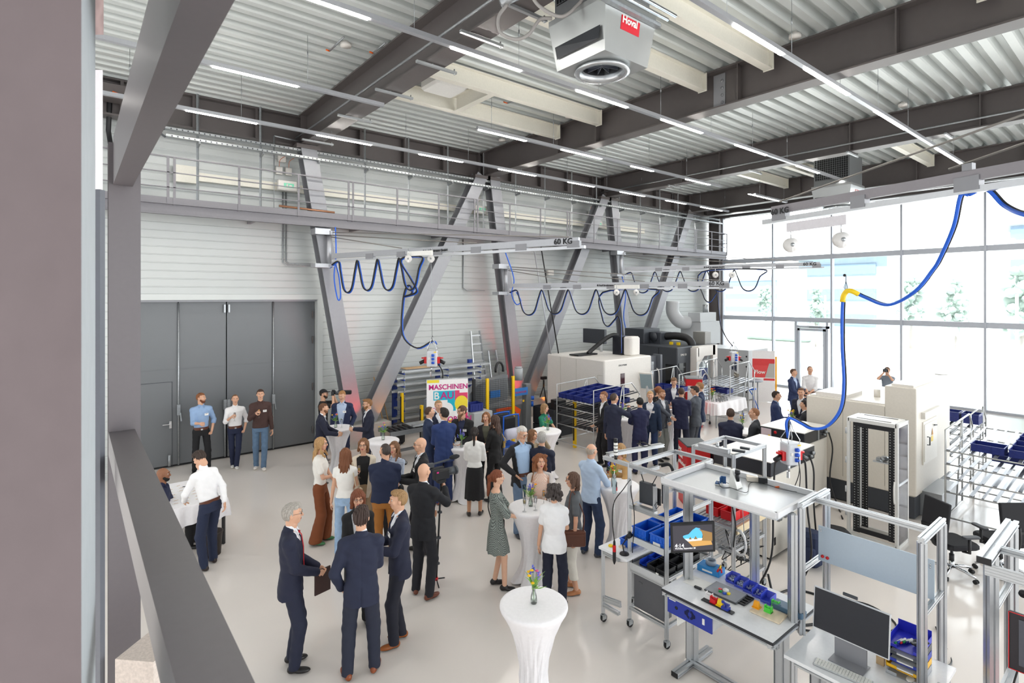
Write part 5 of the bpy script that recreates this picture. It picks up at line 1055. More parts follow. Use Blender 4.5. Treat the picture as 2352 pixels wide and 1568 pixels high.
t=thing('monitor','large wide dark desktop monitor on the white computer desk','monitor',(5.45,1.87,.8)); rt=Matrix.Rotation(.10,3,'Y'); MB().rbox((0,0,.375),.02,.62,.38,.008,R=rt).build('housing',M('monitor_silver','d5d8dc',.3,.4),t); MB().box(-.0115,-.0105,-.3,.3,-.178,.182,rt,(0,0,.375)).build('screen',SCREEN,t); MB().box(-.0,.02,-.13,.13,0,.22).box(-.12,.06,-.14,.14,0,.008).build('stand',GREY2,t); MB().rbox((.0,0,.6),.02,.12,.025,.006).build('webcam',DKG,t)
t=thing('keyboard','white keyboard on the computer desk','keyboard',(5.24,1.86,.802),.12); MB().rbox((0,0,.006),.12,.44,.012,.01).build('base',ALU,t); s=MB()
for i in range(5):
    for j in range(18): s.cb((-.042+i*.021,-.2+j*.0235,.0145),.017,.02,.005)
s.build('keys',WHITE,t)
TL('computer_mouse','white computer mouse near the frame upright','mouse',MB().ball(Zp(2091,1560,.805),.05,.03,.02,14),WHITE)
for i,(c,l) in enumerate((('c9ccd0','clear bottom tray'),('f0b818','yellow tray'),('2c3ea8','dark blue tray'),('4a4d55','dark grey tray'),('2b33c0','top blue tray'))):
    z=.802+i*.062; t=thing('letter_tray',['clear letter tray at the bottom of the stack','yellow letter tray, second from the bottom of the stack','dark blue letter tray in the middle of the stack','dark grey letter tray, second from the top of the stack','big blue letter tray with markers, on top of the stack'][i],'tray',(5.72,1.5,z),0,'stacked letter trays'); s=MB(); x,y=.17,.125
    s.box(-x,x,-y,y,0,.004); s.box(-x,x,-y,-y+.004,0,.055); s.box(-x,x,y-.004,y,0,.055); s.box(x-.004,x,-y,y,0,.055 if i<4 else .1); s.box(-x,-x+.004,y-.08,y,0,.03); s.box(-x,-x+.004,-y,-y+.05,0,.03)
    s.build('shell',M('tray_'+c,c,.35,alpha=1 if i else .6),t)
    if 0<i<4: TL('paper_stack',['','papers in the yellow letter tray','papers in the dark blue letter tray','papers in the dark grey letter tray'][i],'paper',MB().cb((5.7,1.5,z+.012),.28,.2,.012,.03),M('paper','f5f4f0',.6))
for i in range(5): TL('marker_pen',['green capped marker, leftmost in the top tray','blue capped marker in the top tray','red capped marker in the top tray','second green capped marker in the top tray','dark blue marker at the right in the top tray'][i],'marker',MB().cyl((5.62+.02*i,1.56-.015*i,1.07+.006*(i%2)),(5.7+.02*i,1.545-.02*i,1.07+.006*(i%2)),.009,10).mat(1).cyl((5.585+.02*i,1.567-.015*i,1.07+.006*(i%2)),(5.62+.02*i,1.56-.015*i,1.07+.006*(i%2)),.0095,10),[WHITE,M('cap%d'%i,('178a4a','2238c0','c8202c','178a4a','1b2a80')[i],.4)])
TL('black_adapter','black cable and adapter heap in the right of the top letter tray','cable',MB().tube([V(5.7,1.43,1.075)+V(.04*math.cos(a),.03*math.sin(a),.002*a) for a in np.linspace(0,6*PI,50)],.005,5).rbox((5.68,1.41,1.11),.16,.03,.015,.006,-.6),BLKC)
TL('cardboard_sleeve','pale cardboard box behind the wide monitor','box',MB().box(5.62,5.66,1.66,1.72,.801,1.08),M('carton_tan','d9b98c',.7))
t=thing('acrylic_organiser','clear acrylic organiser block with round sockets on the right end of the desk','organiser',(5.36,1.14,.80)); AC=glassmat('acrylic',(.93,.95,.96),.5,.12)
s=MB(); s.tray((0,0,0),.24,.2,.16,.008); 
for k in range(8): s.box(-.11,.11,-.095+k*.025,-.09+k*.025,.0,.15)
s.build('block',AC,t); s=MB()
for k in range(8): s.cyl((-.13,-.085+k*.024,.1),(-.1,-.085+k*.024,.1),.009,10); s.cyl((-.12,-.085+k*.024,.04),(.0,-.085+k*.024,.02),.005,8)
s.build('metal_pins',CHROME,t); fr(dk,'side_arm',(5.15,1.14,.78),(5.7,1.14,.78),.05); fr(dk,'side_arm',(5.15,1.14,.78),(5.15,1.31,.78),.04)
# 5 right station
rs=thing('equipment_frame','aluminium frame station with a touch screen at the right edge','frame')
for x,y in ((5.72,.95),(6.55,.95),(5.72,-.1),(6.55,-.1)): fr(rs,'upright',(x,y,.0),(x,y,2.03),.055 if y<.5 else .07)
fr(rs,'top_bar',(5.47,.95,2.06),(6.6,.95,2.06),.09,.05); MB().box(5.462,5.47,.905,.995,2.035,2.085).build('end_cap',BLACK,rs); fr(rs,'front_panel_rail',(5.5,.95,1.99),(5.5,-.1,1.99),.02,.09); fr(rs,'cross_bar',(5.85,.95,2.05),(5.85,-.1,2.05),.05); fr(rs,'lower_bar',(5.72,.95,1.55),(6.55,.95,1.55),.04); fr(rs,'shelf_bar',(5.5,.95,.82),(5.5,-.1,.82),.06)
fr(rs,'shelf_bar',(5.5,.92,.82),(6.5,.92,.82),.06)
t=thing('touch_screen','dark touch screen with a thin red rim at the right edge','screen',(5.62,.62,1.46)); MB().rbox((0,-.02,0),.03,.46,.44,.01).build('housing',M('bezel','241f26',.4),t); s=MB(); s.box(-.019,-.015,.205,.21,-.22,.22); s.box(-.019,-.015,-.25,.21,.215,.22); s.box(-.019,-.015,-.25,.21,-.22,-.215); s.build('red_rim',REDP,t); MB().box(-.02,-.0155,-.23,.15,-.17,.18).build('display',M('display_grey','50525c',.2),t); MB().bar((.02,0,0),(.1,0,0),.05).build('mount',BLACK,t)
TL('screen_cable','black cable dropping from the touch screen','cable',MB().tube(curve([(5.64,.78,1.24),(5.6,.8,1.1),(5.63,.76,.98),(5.6,.8,.86)],6),.007,6),BLKC)
t=thing('parts_bin','red parts bin holding white discs at the right edge','bin',(5.52,.6,.86),0); MB().tray((0,0,0),.24,.3,.2,.008,fl=.008).build('shell',REDP,t); TL('white_disc','white round part in the red bin at the right edge','disc',MB().lathe((5.46,.62,.87),[(.001,0),(.04,0),(.04,.03),(.02,.04),(.001,.04)],16),WHITE)
TL('black_device','black box with a knob on the frame behind the touch screen','device',MB().rbox((6.3,.75,1.62),.2,.1,.1,.02).cyl((6.15,.82,1.62),(6.18,.82,1.62),.03,12),BLACK)
# cables on floor behind bench
for pts,l,r in (([(7.4,3.55,.3),(7.2,3.35,.012),(6.9,3.1,.012),(7.4,2.8,.012),(7.9,3.0,.012),(7.8,3.4,.012),(7.3,3.5,.012)],'thick black cable looping on the floor behind the workbench',.016),([(6.9,3.0,.012),(7.3,2.5,.012),(7.9,2.2,.012),(8.2,2.6,.012),(7.9,3.1,.014)],'black cable loop on the floor behind the magnetic board',.012),([(6.4,1.9,.8),(6.9,1.8,.3),(7.6,1.6,.012),(8.3,1.9,.012)],'thin black cable arching over the floor behind the wide monitor',.008)): TL('floor_cable',l,'cable',MB().tube(curve(pts,8),r,7),BLKC)
TL('travel_bag','black soft travel bag on the floor behind the magnetic board','bag',MB().rbox((9.35,3.42,.2),.5,.42,.4,.12,.2).rbox((9.35,3.42,.41),.36,.3,.05,.1,.2),M('bag_black','1c1c20',.8))
TL('backpack','dark navy backpack standing on the floor left of the travel bag','bag',MB().rbox((8.75,3.55,.27),.3,.34,.52,.12,.1).rbox((8.6,3.55,.2),.1,.26,.26,.05,.1),M('bag_navy','1f2a48',.8))
# ---------------------------------------------------------------- machines, racks and signs in the hall
MW=M('machine_white','e9e5df',.4); MD=M('machine_dark','3a3e45',.45); MG=M('machine_grey','c3c6c8',.45); BGL=M('black_panel','23252c',.25)
# low machines with black tops behind the benches
for i,(x0,y1,l) in enumerate(((8.39,4.8,'nearer cream machine cabinet with a black banded white top, behind the flow racks'),(10.66,5.27,'farther cream machine cabinet with a black banded white top and a notice'))):
    y0=(3.98,4.43)[i]; x1=x0+(1.6 if i==0 else 1.05)
    if i==0: y1=4.95
    t=thing('machine_cabinet',l,'machine',(0,0,0),0,'cream cabinets with black banded tops'); MB().rbox(((x0+x1)/2,(y0+y1)/2,.67),x1-x0,y1-y0,1.26,.03).build('body',M('cabinet_cream','d8d3c9',.4),t)
    MB().rbox(((x0+x1)/2,(y0+y1)/2,1.41),x1-x0,y1-y0,.22,.015).build('black_band',BGL,t); MB().rbox(((x0+x1)/2,(y0+y1)/2,1.527),x1-x0,y1-y0,.014,.01).build('lid',MW,t); MB().box(x0+.05,x1-.05,y0+.05,y1-.05,0,.05).build('plinth',BLACK,t)
    s=MB(); s.box(x0+.6,x0+.66,y0-.006,y0,1.31,1.51); s.cyl((x1-.12,y0-.05,1.42),(x1-.12,y0,1.42),.03,10); s.cyl((x1-.2,y0-.05,1.38),(x1-.2,y0,1.38),.02,10); s.build('fittings',GALV,t)
    if i==0:
        for xx in (.25,.48): MB().cyl((x0+xx,y0-.02,.62),(x0+xx,y0,.62),.06,20).cyl((x0+xx,y0-.05,.62),(x0+xx,y0,.62),.035,16).build('valve_knob',GALV,t)
        MB().box(x0+.1,x0+.16,y0-.004,y0,.22,.34).build('keyhole',BLACK,t)
    else:
        MB().box(x0-.004,x0,y1-.22,y1-.02,1.32,1.5).build('notice',M('paper_pinkish','dcc9cf',.6),t); MB().cyl((x0-.006,y1-.3,1.45),(x0,y1-.3,1.45),.03,14).build('round_sticker',REDP,t); MB().cyl((x0-.006,y1-.18,1.37),(x0,y1-.18,1.37),.018,12).build('yellow_dot',YEL,t)
for pts,l in (([(9.6,3.9,1.42),(9.55,3.82,1.2),(9.5,3.8,.7),(9.5,3.75,.03)],'black cable falling down the side of the nearer cream cabinet'),([(11.6,4.36,1.42),(11.62,4.3,1.1),(11.5,4.3,.5),(11.4,4.1,.02),(11.0,3.9,.015)],'black cable falling from the farther cream cabinet to the floor')): TL('machine_cable',l,'cable',MB().tube(curve(pts,8),.014,7),BLKC)
# big cream machine with tower
t=thing('milling_centre','big cream machine housing with a square tower and a side door','machine'); s=MB(); s.rbox((13.2,4.0,1.22),2.4,1.9,1.62,.03); s.box(12.02,14.3,3.1,4.9,.05,.42); s.build('body',M('cream_housing','e3ddd2',.4),t)
MB().box(12.0,14.4,3.06,4.95,.02,.41).build('dark_plinth',MD,t)
MB().box(12.05,14.35,3.1,4.9,2.03,2.05).box(12.1,12.9,4.2,4.8,2.05,2.12).cyl((12.8,3.9,2.05),(12.8,3.9,2.2),.06,12).build('roof_panel',MW,t)
s=MB(); s.rbox((12.75,3.28,1.42),1.52,.5,1.98,.02); s.build('tower',M('cream_housing','e3ddd2',.4),t); MB().box(12.1,13.4,3.1,3.45,2.41,2.45).build('tower_cap',MW,t)
s=MB(); s.box(12.35,13.25,3.01,3.03,.95,1.75); s.box(12.4,13.2,3.0,3.012,1.0,1.7); s.build('side_door',M('door_cream','efeae0',.35),t); s=MB(); s.tube([(12.55,3.0,1.3),(12.55,2.96,1.3),(12.55,2.96,1.45),(12.55,3.0,1.45)],.01,6); s.bar((12.95,2.98,1.62),(13.1,2.98,1.6),.02); s.build('door_handle',BLACK,t); MB().box(12.8,12.92,2.995,3.0,1.32,1.42).build('warning_label',YEL,t); MB().add([(12.82,2.994,1.44),(12.92,2.994,1.44),(12.87,2.994,1.58)],[(0,1,2)]).build('warning_triangle',M('label_orange','d9962e',.5),t)
MB().box(12.3,13.35,2.97,3.03,1.82,1.94).build('service_duct',MW,t)
s=MB(); [s.box(11.995,12.0,y-.004,y+.004,.5,2.0) for y in (3.53,4.25)]; s.build('panel_gaps',M('gap','b9b4aa',.6),t)
TL('grey_cabinet','small grey metal cabinet under the right end of the big cream machine','cabinet',MB().rbox((12.9,2.9,.24),1.1,.34,.46,.01),M('cabinet_metal','9da0a3',.3,.5))
# network cabinet
t=thing('network_cabinet','open white server cabinet with black perforated rails and a glass side','cabinet'); a0,a1,b0,b1,zt=10.36,10.87,2.88,3.58,2.03; s=MB()
for x in (a0,a1):
    for y in (b0,b1): s.rbox((x,y,zt/2),.05,.05,zt,.012)
for z in (.03,zt-.03):
    s.box(a0,a1,b0-.025,b0+.025,z-.03,z+.03); s.box(a0,a1,b1-.025,b1+.025,z-.03,z+.03); s.box(a0-.025,a0+.025,b0,b1,z-.03,z+.03); s.box(a1-.025,a1+.025,b0,b1,z-.03,z+.03)
s.build('frame',M('cabinet_white','dbdbd8',.35),t); MB().box(a0+.03,a1-.03,b0+.03,b1-.03,zt-.015,zt).build('roof',MW,t); [MB().box(q,q+.04,b0+.1,b1-.1,zt,zt+.004).build('roof_slot',BLACK,t) for q in (a0+.06,a1-.1)]
for x,y in ((a0+.06,b0+.08),(a0+.06,b1-.1),(a1-.12,b1-.12),(a1-.12,b0+.1)):
    r=MB().box(x-.004,x+.004,y-.05,y+.05,.08,zt-.08).box(x,x+.07,y-.004,y+.004,.08,zt-.08).build('mounting_rail',M('rail_black','1b1c20',.4),t); s=MB()
    for k in range(40): s.box(x-.006,x-.004,y-.035,y-.02,.12+k*.045,.132+k*.045); s.box(x-.006,x-.004,y+.02,y+.035,.12+k*.045,.132+k*.045)
    s.build('hole_pattern',M('hole_light','b9bab8',.5),r,kind='stuff')
[MB().box(a0+.05,a0+.06,b0+.08,b1-.1,q,q+.08).build('rail_brace',M('rail_black','1b1c20',.4),t) for q in (.09,zt-.15)]
MB().box(a0+.2,a1-.1,b0+.1,b0+.4,1.3,1.32).build('inner_shelf',ALU,t); MB().box(a0+.02,a1-.02,b0-.02,b0-.014,.07,zt-.07).build('glass_side',M('smoked_glass','4c4448',.15,alpha=.75),t); MB().box(a0+.03,a1-.03,b0-.026,b0-.018,1.02,1.06).build('side_bar',ALU,t)
MB().tube(curve([(a0-.03,b0+.02,1.1),(a0-.06,b0+.02,1.0),(a0-.05,b0+.02,.8),(a0-.03,b0+.02,.75)],5),.014,6).build('handle',WHITE,t); s=MB()
for z in (.35,.75,1.25,1.75): s.cyl((a0-.02,b1+.03,z),(a0-.02,b1+.03,z+.1),.018,8)
s.build('hinge',MG,t)
t=thing('office_gadget','small grey device on the inner shelf of the server cabinet','device',(a0+.28,b0+.25,1.32)); MB().ball((0,0,.05),.09,.06,.045).cb((.0,.08,.03),.1,.06,.05).build('body',GALV,t)
# office chairs
def chair(x,y,rz,label):
    t=thing('office_chair',label,'chair',(x,y,0),rz,'black office chairs')
    s=MB()
    for k in range(5):
        a=k*2*PI/5+.3; s.tube([(0,0,.13),(.16*math.cos(a),.16*math.sin(a),.115),(.31*math.cos(a),.31*math.sin(a),.085)],[.024,.02,.014],8)
    s.cyl((0,0,.1),(0,0,.2),.035,12); s.build('star_base',CHROME,t)
    for k in range(5):
        a=k*2*PI/5+.3; c=V(.31*math.cos(a),.31*math.sin(a),.032); w=V(-math.sin(a),math.cos(a),0); MB().cyl(c-w*.028,c-w*.008,.03,12).cyl(c+w*.008,c+w*.028,.03,12).build('caster',RUB,t)
    MB().cyl((0,0,.18),(0,0,.42),.02,10).cyl((0,0,.18),(0,0,.3),.032,12).build('gas_lift',BLACK,t)
    MB().rbox((0,.0,.41),.2,.26,.05,.03).cyl((-.2,.05,.41),(-.1,.05,.41),.025,10).build('mechanism',BLACK,t)
    MB().rbox((0,.02,.475),.48,.48,.08,.09).build('seat',M('seat_fabric','1d1d22',.8),t)
    s=MB(); R=Matrix.Rotation(-.12,3,'X'); s.rbox((0,-.25,.83),.44,.05,.56,.02,R=R); s.rbox((0,-.235,.83),.4,.05,.5,.02,R=R); s.build('backrest',M('seat_fabric','1d1d22',.8),t)
    MB().tube(curve([(0,-.05,.42),(0,-.26,.45),(0,-.31,.6),(0,-.3,.78)],5),.022,8).bar((-.2,-.29,.7),(.2,-.29,.7),.03,.04).build('back_support',BLACK,t)
    for sx in (-1,1):
        f=MB().tube([(sx*.18,0,.42),(sx*.29,.0,.44),(sx*.29,-.0,.64)],.02,8).build('armrest',BLACK,t); MB().rbox((sx*.28,.03,.66),.09,.25,.03,.035).build('arm_pad',M('arm_pad','3b3d42',.5),f)
chair(10.1,2.12,math.radians(-125),'black office chair seen from the side, nearer to the server cabinet')
chair(10.75,1.68,math.radians(-39),'black office chair with its back to the camera, in front of the tube rack')
# tube racks with totes
def tubrack(x0,x1,y0,y1,zt,lev,label,slope,dark,post,zend=None,frontbars=True):
    t=thing('flow_rack',label,'rack'); TU=M('tube_silver','c3c5c6',.3,.6); zb=.08; zend=zend or zt+.05
    s=MB()
    for y in (y0,y1):
        s.tube([(x0,y,zb),(x0,y,zt),(x1-.35,y,zend),(x1,y,zend-.35)],.016,8); s.cyl((x1,y,zb),(x1,y,zend-.35),.016,8); s.cyl((x0,y,.14),(x1,y,.14),.014,8); s.cyl((x0+.75,y,.14),(x0+.4+.75,y,zt),.014,8); s.cyl((x0+1.2,y,.14),(x0+1.2,y,zend-.02),.014,8)
    for z in (.14,): s.cyl((x0,y0,z),(x0,y1,z),.014,8); s.cyl((x1,y0,z),(x1,y1,z),.014,8)
    s.build('tube_frame',TU,t)
    for k,z in enumerate(lev):
        [MB().cyl((xx,y0,zz),(xx,y1,zz),.013,8).build('shelf_tube',TU,t) for xx,zz in ((x0,z),(x1,z+slope))]; n=int((y1-y0)/.16); mm=MB()
        for i in range(n+1):
            y=y0+.04+(y1-y0-.08)*i/n; mm.bar((x0,y,z+.02),(x1,y,z+slope+.02),.03 if i%2 else .05,.02)
        mm.build('roller_tracks',dark,t)
    for x in (x0,x1):
        for y in (y0,y1): MB().cyl((x,y-.015,.045),(x,y+.015,.045),.045,14).build('caster',RUB,t)
    return t
DK=M('track_dark','26282e',.4,.3); TG=M('track_steel','9b9ea4',.3,.6)
tubrack(10.42,12.3,9.5,10.86,1.68,(.6,.87,1.08,1.3),'tube rack with dark tracks and navy totes, in front of the white machine',.12,DK,0)
def tote(x,y,z,label,group,sx=.38,sy=.28,sz=.14,mt=NAVYP,dz=0): 
    c=crate((x,y,z),sx,sy,sz,mt,label,group,'tote_box'); c.rotation_euler=(0,-dz,0); return c
dz=math.atan2(.12,1.88)
nn=['front','second','third','fourth','rear']; mm_=['left','centre left','centre right','right']
for i in range(4):
    for j in range(4):
        tote(10.62+.4*i,10.66-.3*j,1.335+.4*i*.064,'navy tote on the top shelf of the left tube rack, %s row, %s'%(nn[i],mm_[j]),'navy totes on the left tube rack',dz=dz,sz=.13)
for i in range(2):
    for j in range(3): tote(11.35+.42*i,10.3-.3*j,1.15+.42*i*.064,'navy tote on the second shelf of the left tube rack, %s row, %s'%(nn[i],mm_[j]),'navy totes on the left tube rack',dz=dz,sz=.13)
tubrack(14.2,15.9,9.5,10.5,1.75,(.8,1.15),'tube rack with bright rails behind the red drinks fridge',.1,TG,0)
for j in range(3): tote(14.5,10.3-.32*j,1.2,'navy tote on the tube rack behind the fridge, %s'%['left','middle','right'][j],'navy totes behind the fridge')
tubrack(16.6,18.2,9.2,10.4,1.85,(.85,1.15),'tube rack with bright rails in front of the machine control panel',.1,TG,0)
tote(16.9,9.5,.9,'navy tote hanging low on the tube rack beside the control panel','navy totes behind the fridge'); tote(16.9,9.85,.9,'navy tote low behind the white table flowers','navy totes behind the fridge')
tubrack(12.2,14.3,-.6,2.65,1.7,(.59,.84,1.09,1.33),'large tube rack full of steel tracks at the right, by the windows',.12,TG,0)
k=0
for (x,y,z) in ((12.5,2.1,1.38),(12.5,1.6,1.38),(12.85,1.6,1.4),(13.2,1.6,1.42),(13.55,1.6,1.44),(12.9,1.1,1.17),(13.3,1.1,1.19),(13.0,1.9,1.15),(12.7,.7,.9),(13.1,.7,.92),(12.6,1.05,.9)):
    k+=1; tote(x,y,z,'navy tote on the window side tube rack, %s'%['left front corner of the top shelf','front of the right column, top shelf','second of the right column, top shelf','third of the right column, top shelf','rearmost of the right column, top shelf','front one on the second shelf','rear one on the second shelf','left one on the second shelf','front one on the third shelf','rear one on the third shelf','left one on the third shelf'][k-1],'navy totes on the window side rack',.34,.44,.13)
tubrack(15.4,16.9,2.9,4.3,1.5,(.5,.75,1.0,1.2),'small tube rack squeezed between the cream machine and the windows',.08,DK,0)
for j in range(3): tote(15.8,2.95+.35*j,1.25,'navy tote behind the side door of the cream machine, %s'%['right','middle','left'][j],'navy totes behind the cream machine',.38,.3,.22)
t=thing('tripod','dark tripod with a camera head at the right edge by the window','tripod',(14.9,-.55,0)); s=MB()
for k in range(3): a=k*2*PI/3; s.tube([(0,0,1.2),(.35*math.cos(a),.35*math.sin(a),.02)],.018,6)
s.build('legs',BLACK,t); MB().cyl((0,0,1.1),(0,0,1.45),.03,10).cb((0,0,1.55),.14,.14,.2).build('head',BLACK,t)
# white lathe machine behind the left tube rack
t=thing('lathe_machine','long white machine with a black framed screen on top, behind the navy totes','machine'); s=MB(); s.rbox((13.4,12.0,1.15),2.3,2.5,2.1,.06); s.build('body',MW,t); s=MB()
for y in (12.6,11.9): s.box(12.245,12.25,y-.005,y+.005,.3,2.15)
s.box(12.245,12.25,11.0,11.01,.9,1.75); s.box(12.245,12.25,10.8,11.0,1.74,1.75); s.build('panel_gaps',M('gap','b9b4aa',.6),t)
s=MB(); s.box(13.0,13.18,10.735,10.75,1.1,1.75); s.build('side_window',M('window_dark','4a2f33',.1),t); textmesh('maker_text','EMCOTURN',.07,MD,t,(12.9,10.738,1.98),(1,0,0),(0,0,1))
s=MB(); s.box(13.7,15.0,10.85,11.0,.3,2.15); s.box(14.95,15.05,10.7,11.0,.2,2.2); s.build('door_frame',M('door_grey','5d6168',.4),t); s=MB(); s.box(13.95,14.8,10.835,10.85,.55,1.98); s.build('door_window',M('reflecting_glass','a9acb0',.08,.6),t); s=MB(); s.tube([V(14.4+.24*math.cos(a),10.82,.95+.24*math.sin(a)) for a in np.linspace(0,2*PI,25)[:-1]],.02,6,closed=True); s.build('hand_ring',CHROME,t); MB().tube(curve([(14.9,10.82,1.75),(14.92,10.74,1.6),(14.92,10.74,.9),(14.9,10.82,.8)],5),.02,6).build('door_handle',MW,t)
s=MB(); s.rbox((14.1,11.6,2.5),.5,.4,.6,.02); s.build('spindle_cover',BGL,t); s=MB(); s.rbox((14.1,11.2,2.5),.5,.35,.62,.1); s.build('spindle_case',MW,t)
s=MB(); s.tube(curve([(13.0,12.1,2.25),(13.2,12.05,2.4),(13.6,11.9,2.7),(13.9,11.85,2.82),(14.1,11.8,2.82)],6),.07,8); s.build('cable_chain',BLACK,t); MB().cb((12.9,12.2,2.23),.9,.4,.04).build('chain_tray',BLACK,t)
MB().rbox((14.2,12.9,2.72),.12,1.0,.5,.01).build('roof_box',MD,t); MB().cyl((14.2,12.6,2.2),(14.2,12.6,2.5),.05,8).build('roof_box_stand',MG,t)
# dark milling machine
t=thing('milling_machine','large dark grey machine with a black exhaust pipe on its roof','machine'); s=MB(); s.rbox((17.4,12.1,1.18),2.6,2.5,2.34,.05); s.build('body',MD,t); s=MB(); s.box(16.085,16.1,11.6,11.61,.3,2.3); s.build('panel_gap',BLACK,t)
textmesh('maker_text','CHIRON',.13,MW,t,(16.09,13.15,2.05),(0,-1,0),(0,0,1)); textmesh('model_text','DMU 50',.1,MW,t,(16.3,10.84,2.05),(1,0,0),(0,0,1))
s=MB(); s.box(16.08,16.1,10.95,11.3,.9,1.75); s.box(16.2,16.6,10.83,10.85,.7,1.8); s.build('window',M('window_black','15181d',.08),t)
s=MB(); s.box(16.9,17.05,10.6,10.85,.1,2.3); s.box(17.95,18.25,10.6,10.85,.1,2.35); s.box(17.0,18.1,10.6,10.85,2.0,2.35); s.add([(17.05,10.6,1.7),(17.4,10.6,2.0),(17.05,10.6,2.0),(17.05,10.85,1.7),(17.4,10.85,2.0),(17.05,10.85,2.0)],[(0,2,1),(0,1,4,3)]); s.build('door_frame',MW,t)
s=MB(); s.box(17.05,17.95,10.7,10.72,.4,2.0); s.build('door_window',M('reflecting_glass2','bfc6c9',.08,.6),t); MB().box(17.1,17.7,10.66,10.69,1.1,1.55).build('inner_screen',M('inner_blue','2b3d78',.3),t); s=MB(); s.tube([V(17.5+.2*math.cos(a),10.64,1.1+.25*math.sin(a)) for a in np.linspace(0,2*PI,25)[:-1]],.02,6,closed=True); s.tube(curve([(17.98,10.6,1.75),(17.98,10.5,1.6),(17.98,10.5,1.0),(17.98,10.6,.85)],5),.02,6); s.build('door_handle',MW,t)
s=MB(); s.rbox((17.0,13.0,2.62),1.0,.9,.55,.03); s.rbox((17.2,12.3,2.55),.7,.5,.45,.03); s.cyl((16.83,12.35,2.6),(16.8,12.35,2.6),.17,20); s.build('fan_box',MD,t); s=MB(); s.tube(curve([(17.2,12.1,2.62),(17.3,11.7,2.65),(17.35,11.3,2.6),(17.35,11.1,2.45),(17.35,11.08,2.3)],8),.14,14); s.build('exhaust_pipe',BLACK,t); MB().rbox((18.2,11.2,2.55),.4,.5,.5,.02).build('roof_unit',M('roof_unit_grey','8d8c88',.4),t); s=MB(); s.cb((17.0,11.7,2.4),.1,.1,.1).cb((17.0,11.4,2.4),.1,.1,.1); s.build('yellow_valves',YEL,t)
# light grey partition machine + ducts
t=thing('robot_cell','pale grey machine cell with black latches, right of the white door frame','machine'); s=MB(); s.rbox((21.5,12.2,1.0),1.6,3.0,1.95,.02); s.build('body',MG,t); s=MB(); [s.box(20.67,20.7,10.75,10.8,z,z+.06) for z in (.3,.9,1.3,1.7)]; s.build('latch',BLACK,t)
t=thing('air_duct_unit','pale grey ventilation unit with a round elbow duct on the machines','duct'); MB().rbox((22.0,13.6,2.5),1.6,1.0,1.0,.02).rbox((21.8,13.4,3.2),1.3,.6,.4,.02).build('housing',MG,t); MB().tube(curve([(20.6,14.1,3.9),(20.6,14.1,3.4),(20.8,13.9,3.0),(21.2,13.7,2.95)],8),.28,16).build('elbow',MG,t); MB().cyl((21.9,13.3,3.4),(21.9,13.3,3.75),.12,14).build('motor',GALV,t)
# control panel, round table, small bench machine
t=thing('panel_console','machine control panel with a dark screen over a button field','panel',(18.3,9.9,0)); R=Matrix.Rotation(-.9,3,'Z'); MB().cb((0,0,1.62),.06,.5,.36,R=R).build('screen_housing',M('panel_grey','cfd1d2',.4),t); MB().cb(R@V(-.034,0,0)+V(0,0,1.62),.006,.44,.3,R=R).build('screen',M('screen_blue','27385c',.15),t); MB().cb((0,0,1.22),.08,.48,.36,R=R).build('button_field',M('panel_brown','8a8378',.4),t); s=MB()
for i in range(5):
    for j in range(3): s.cb(R@V(-.045,-.17+i*.085,-.1+j*.1)+V(0,0,1.22),.01,.05,.05,R=R)
s.build('buttons',M('button_cream','e4dfcf',.4),t); MB().bar((0,0,0),(0,0,1.1),.06).cb((0,0,.02),.4,.4,.04).build('stand',MG,t)
t=thing('round_table','grey folding round top table beside the pale grey machine cell','table',(19.3,9.9,0)); MB().lathe((0,0,1.02),[(.001,0),(.42,0),(.42,.03),(.001,.03)],28).build('tabletop',M('table_grey','7d838c',.4),t); s=MB()
for dx in (-.18,.18):
    for dy in (-.18,.18): s.cyl((dx,dy,0),(dx,dy,1.02),.02,8)
s.build('leg',GALV,t); 
t=thing('folding_stool','bright blue folded stool under the grey round table','stool',(19.2,9.75,0)); s=MB(); s.tube([(-.2,-.2,0),(0,0,.5),(.15,.1,.75)],.015,6).tube([(.2,-.1,0),(0,0,.5),(-.15,.1,.75)],.015,6); s.ball((0,.05,.75),.16,.16,.05); s.build('frame',BLUEP,t)
t=thing('bench_machine','white rounded bench machine with a tilted tablet screen before it','machine',(15.52,12.0,0)); MB().rbox((0,0,1.32),.9,1.1,.45,.1).build('hood',MW,t); MB().rbox((0,0,.53),.8,1.0,1.06,.04).build('base',MD,t)
t=thing('tablet_terminal','white tilted terminal screen on a stand behind the auburn bun','screen',(14.0,10.55,0)); R=Matrix.Rotation(.4,3,'Z')@Matrix.Rotation(-.35,3,'Y'); MB().rbox((0,0,1.45),.05,.42,.6,.02,R=R).build('housing',MW,t); MB().cb(V(0,0,1.45)+R@V(-.03,0,0),.005,.36,.5,R=R).build('display',M('display_pale','93a6ad',.15),t); MB().bar((.1,0,0),(.05,0,1.3),.06).build('stand',MG,t)
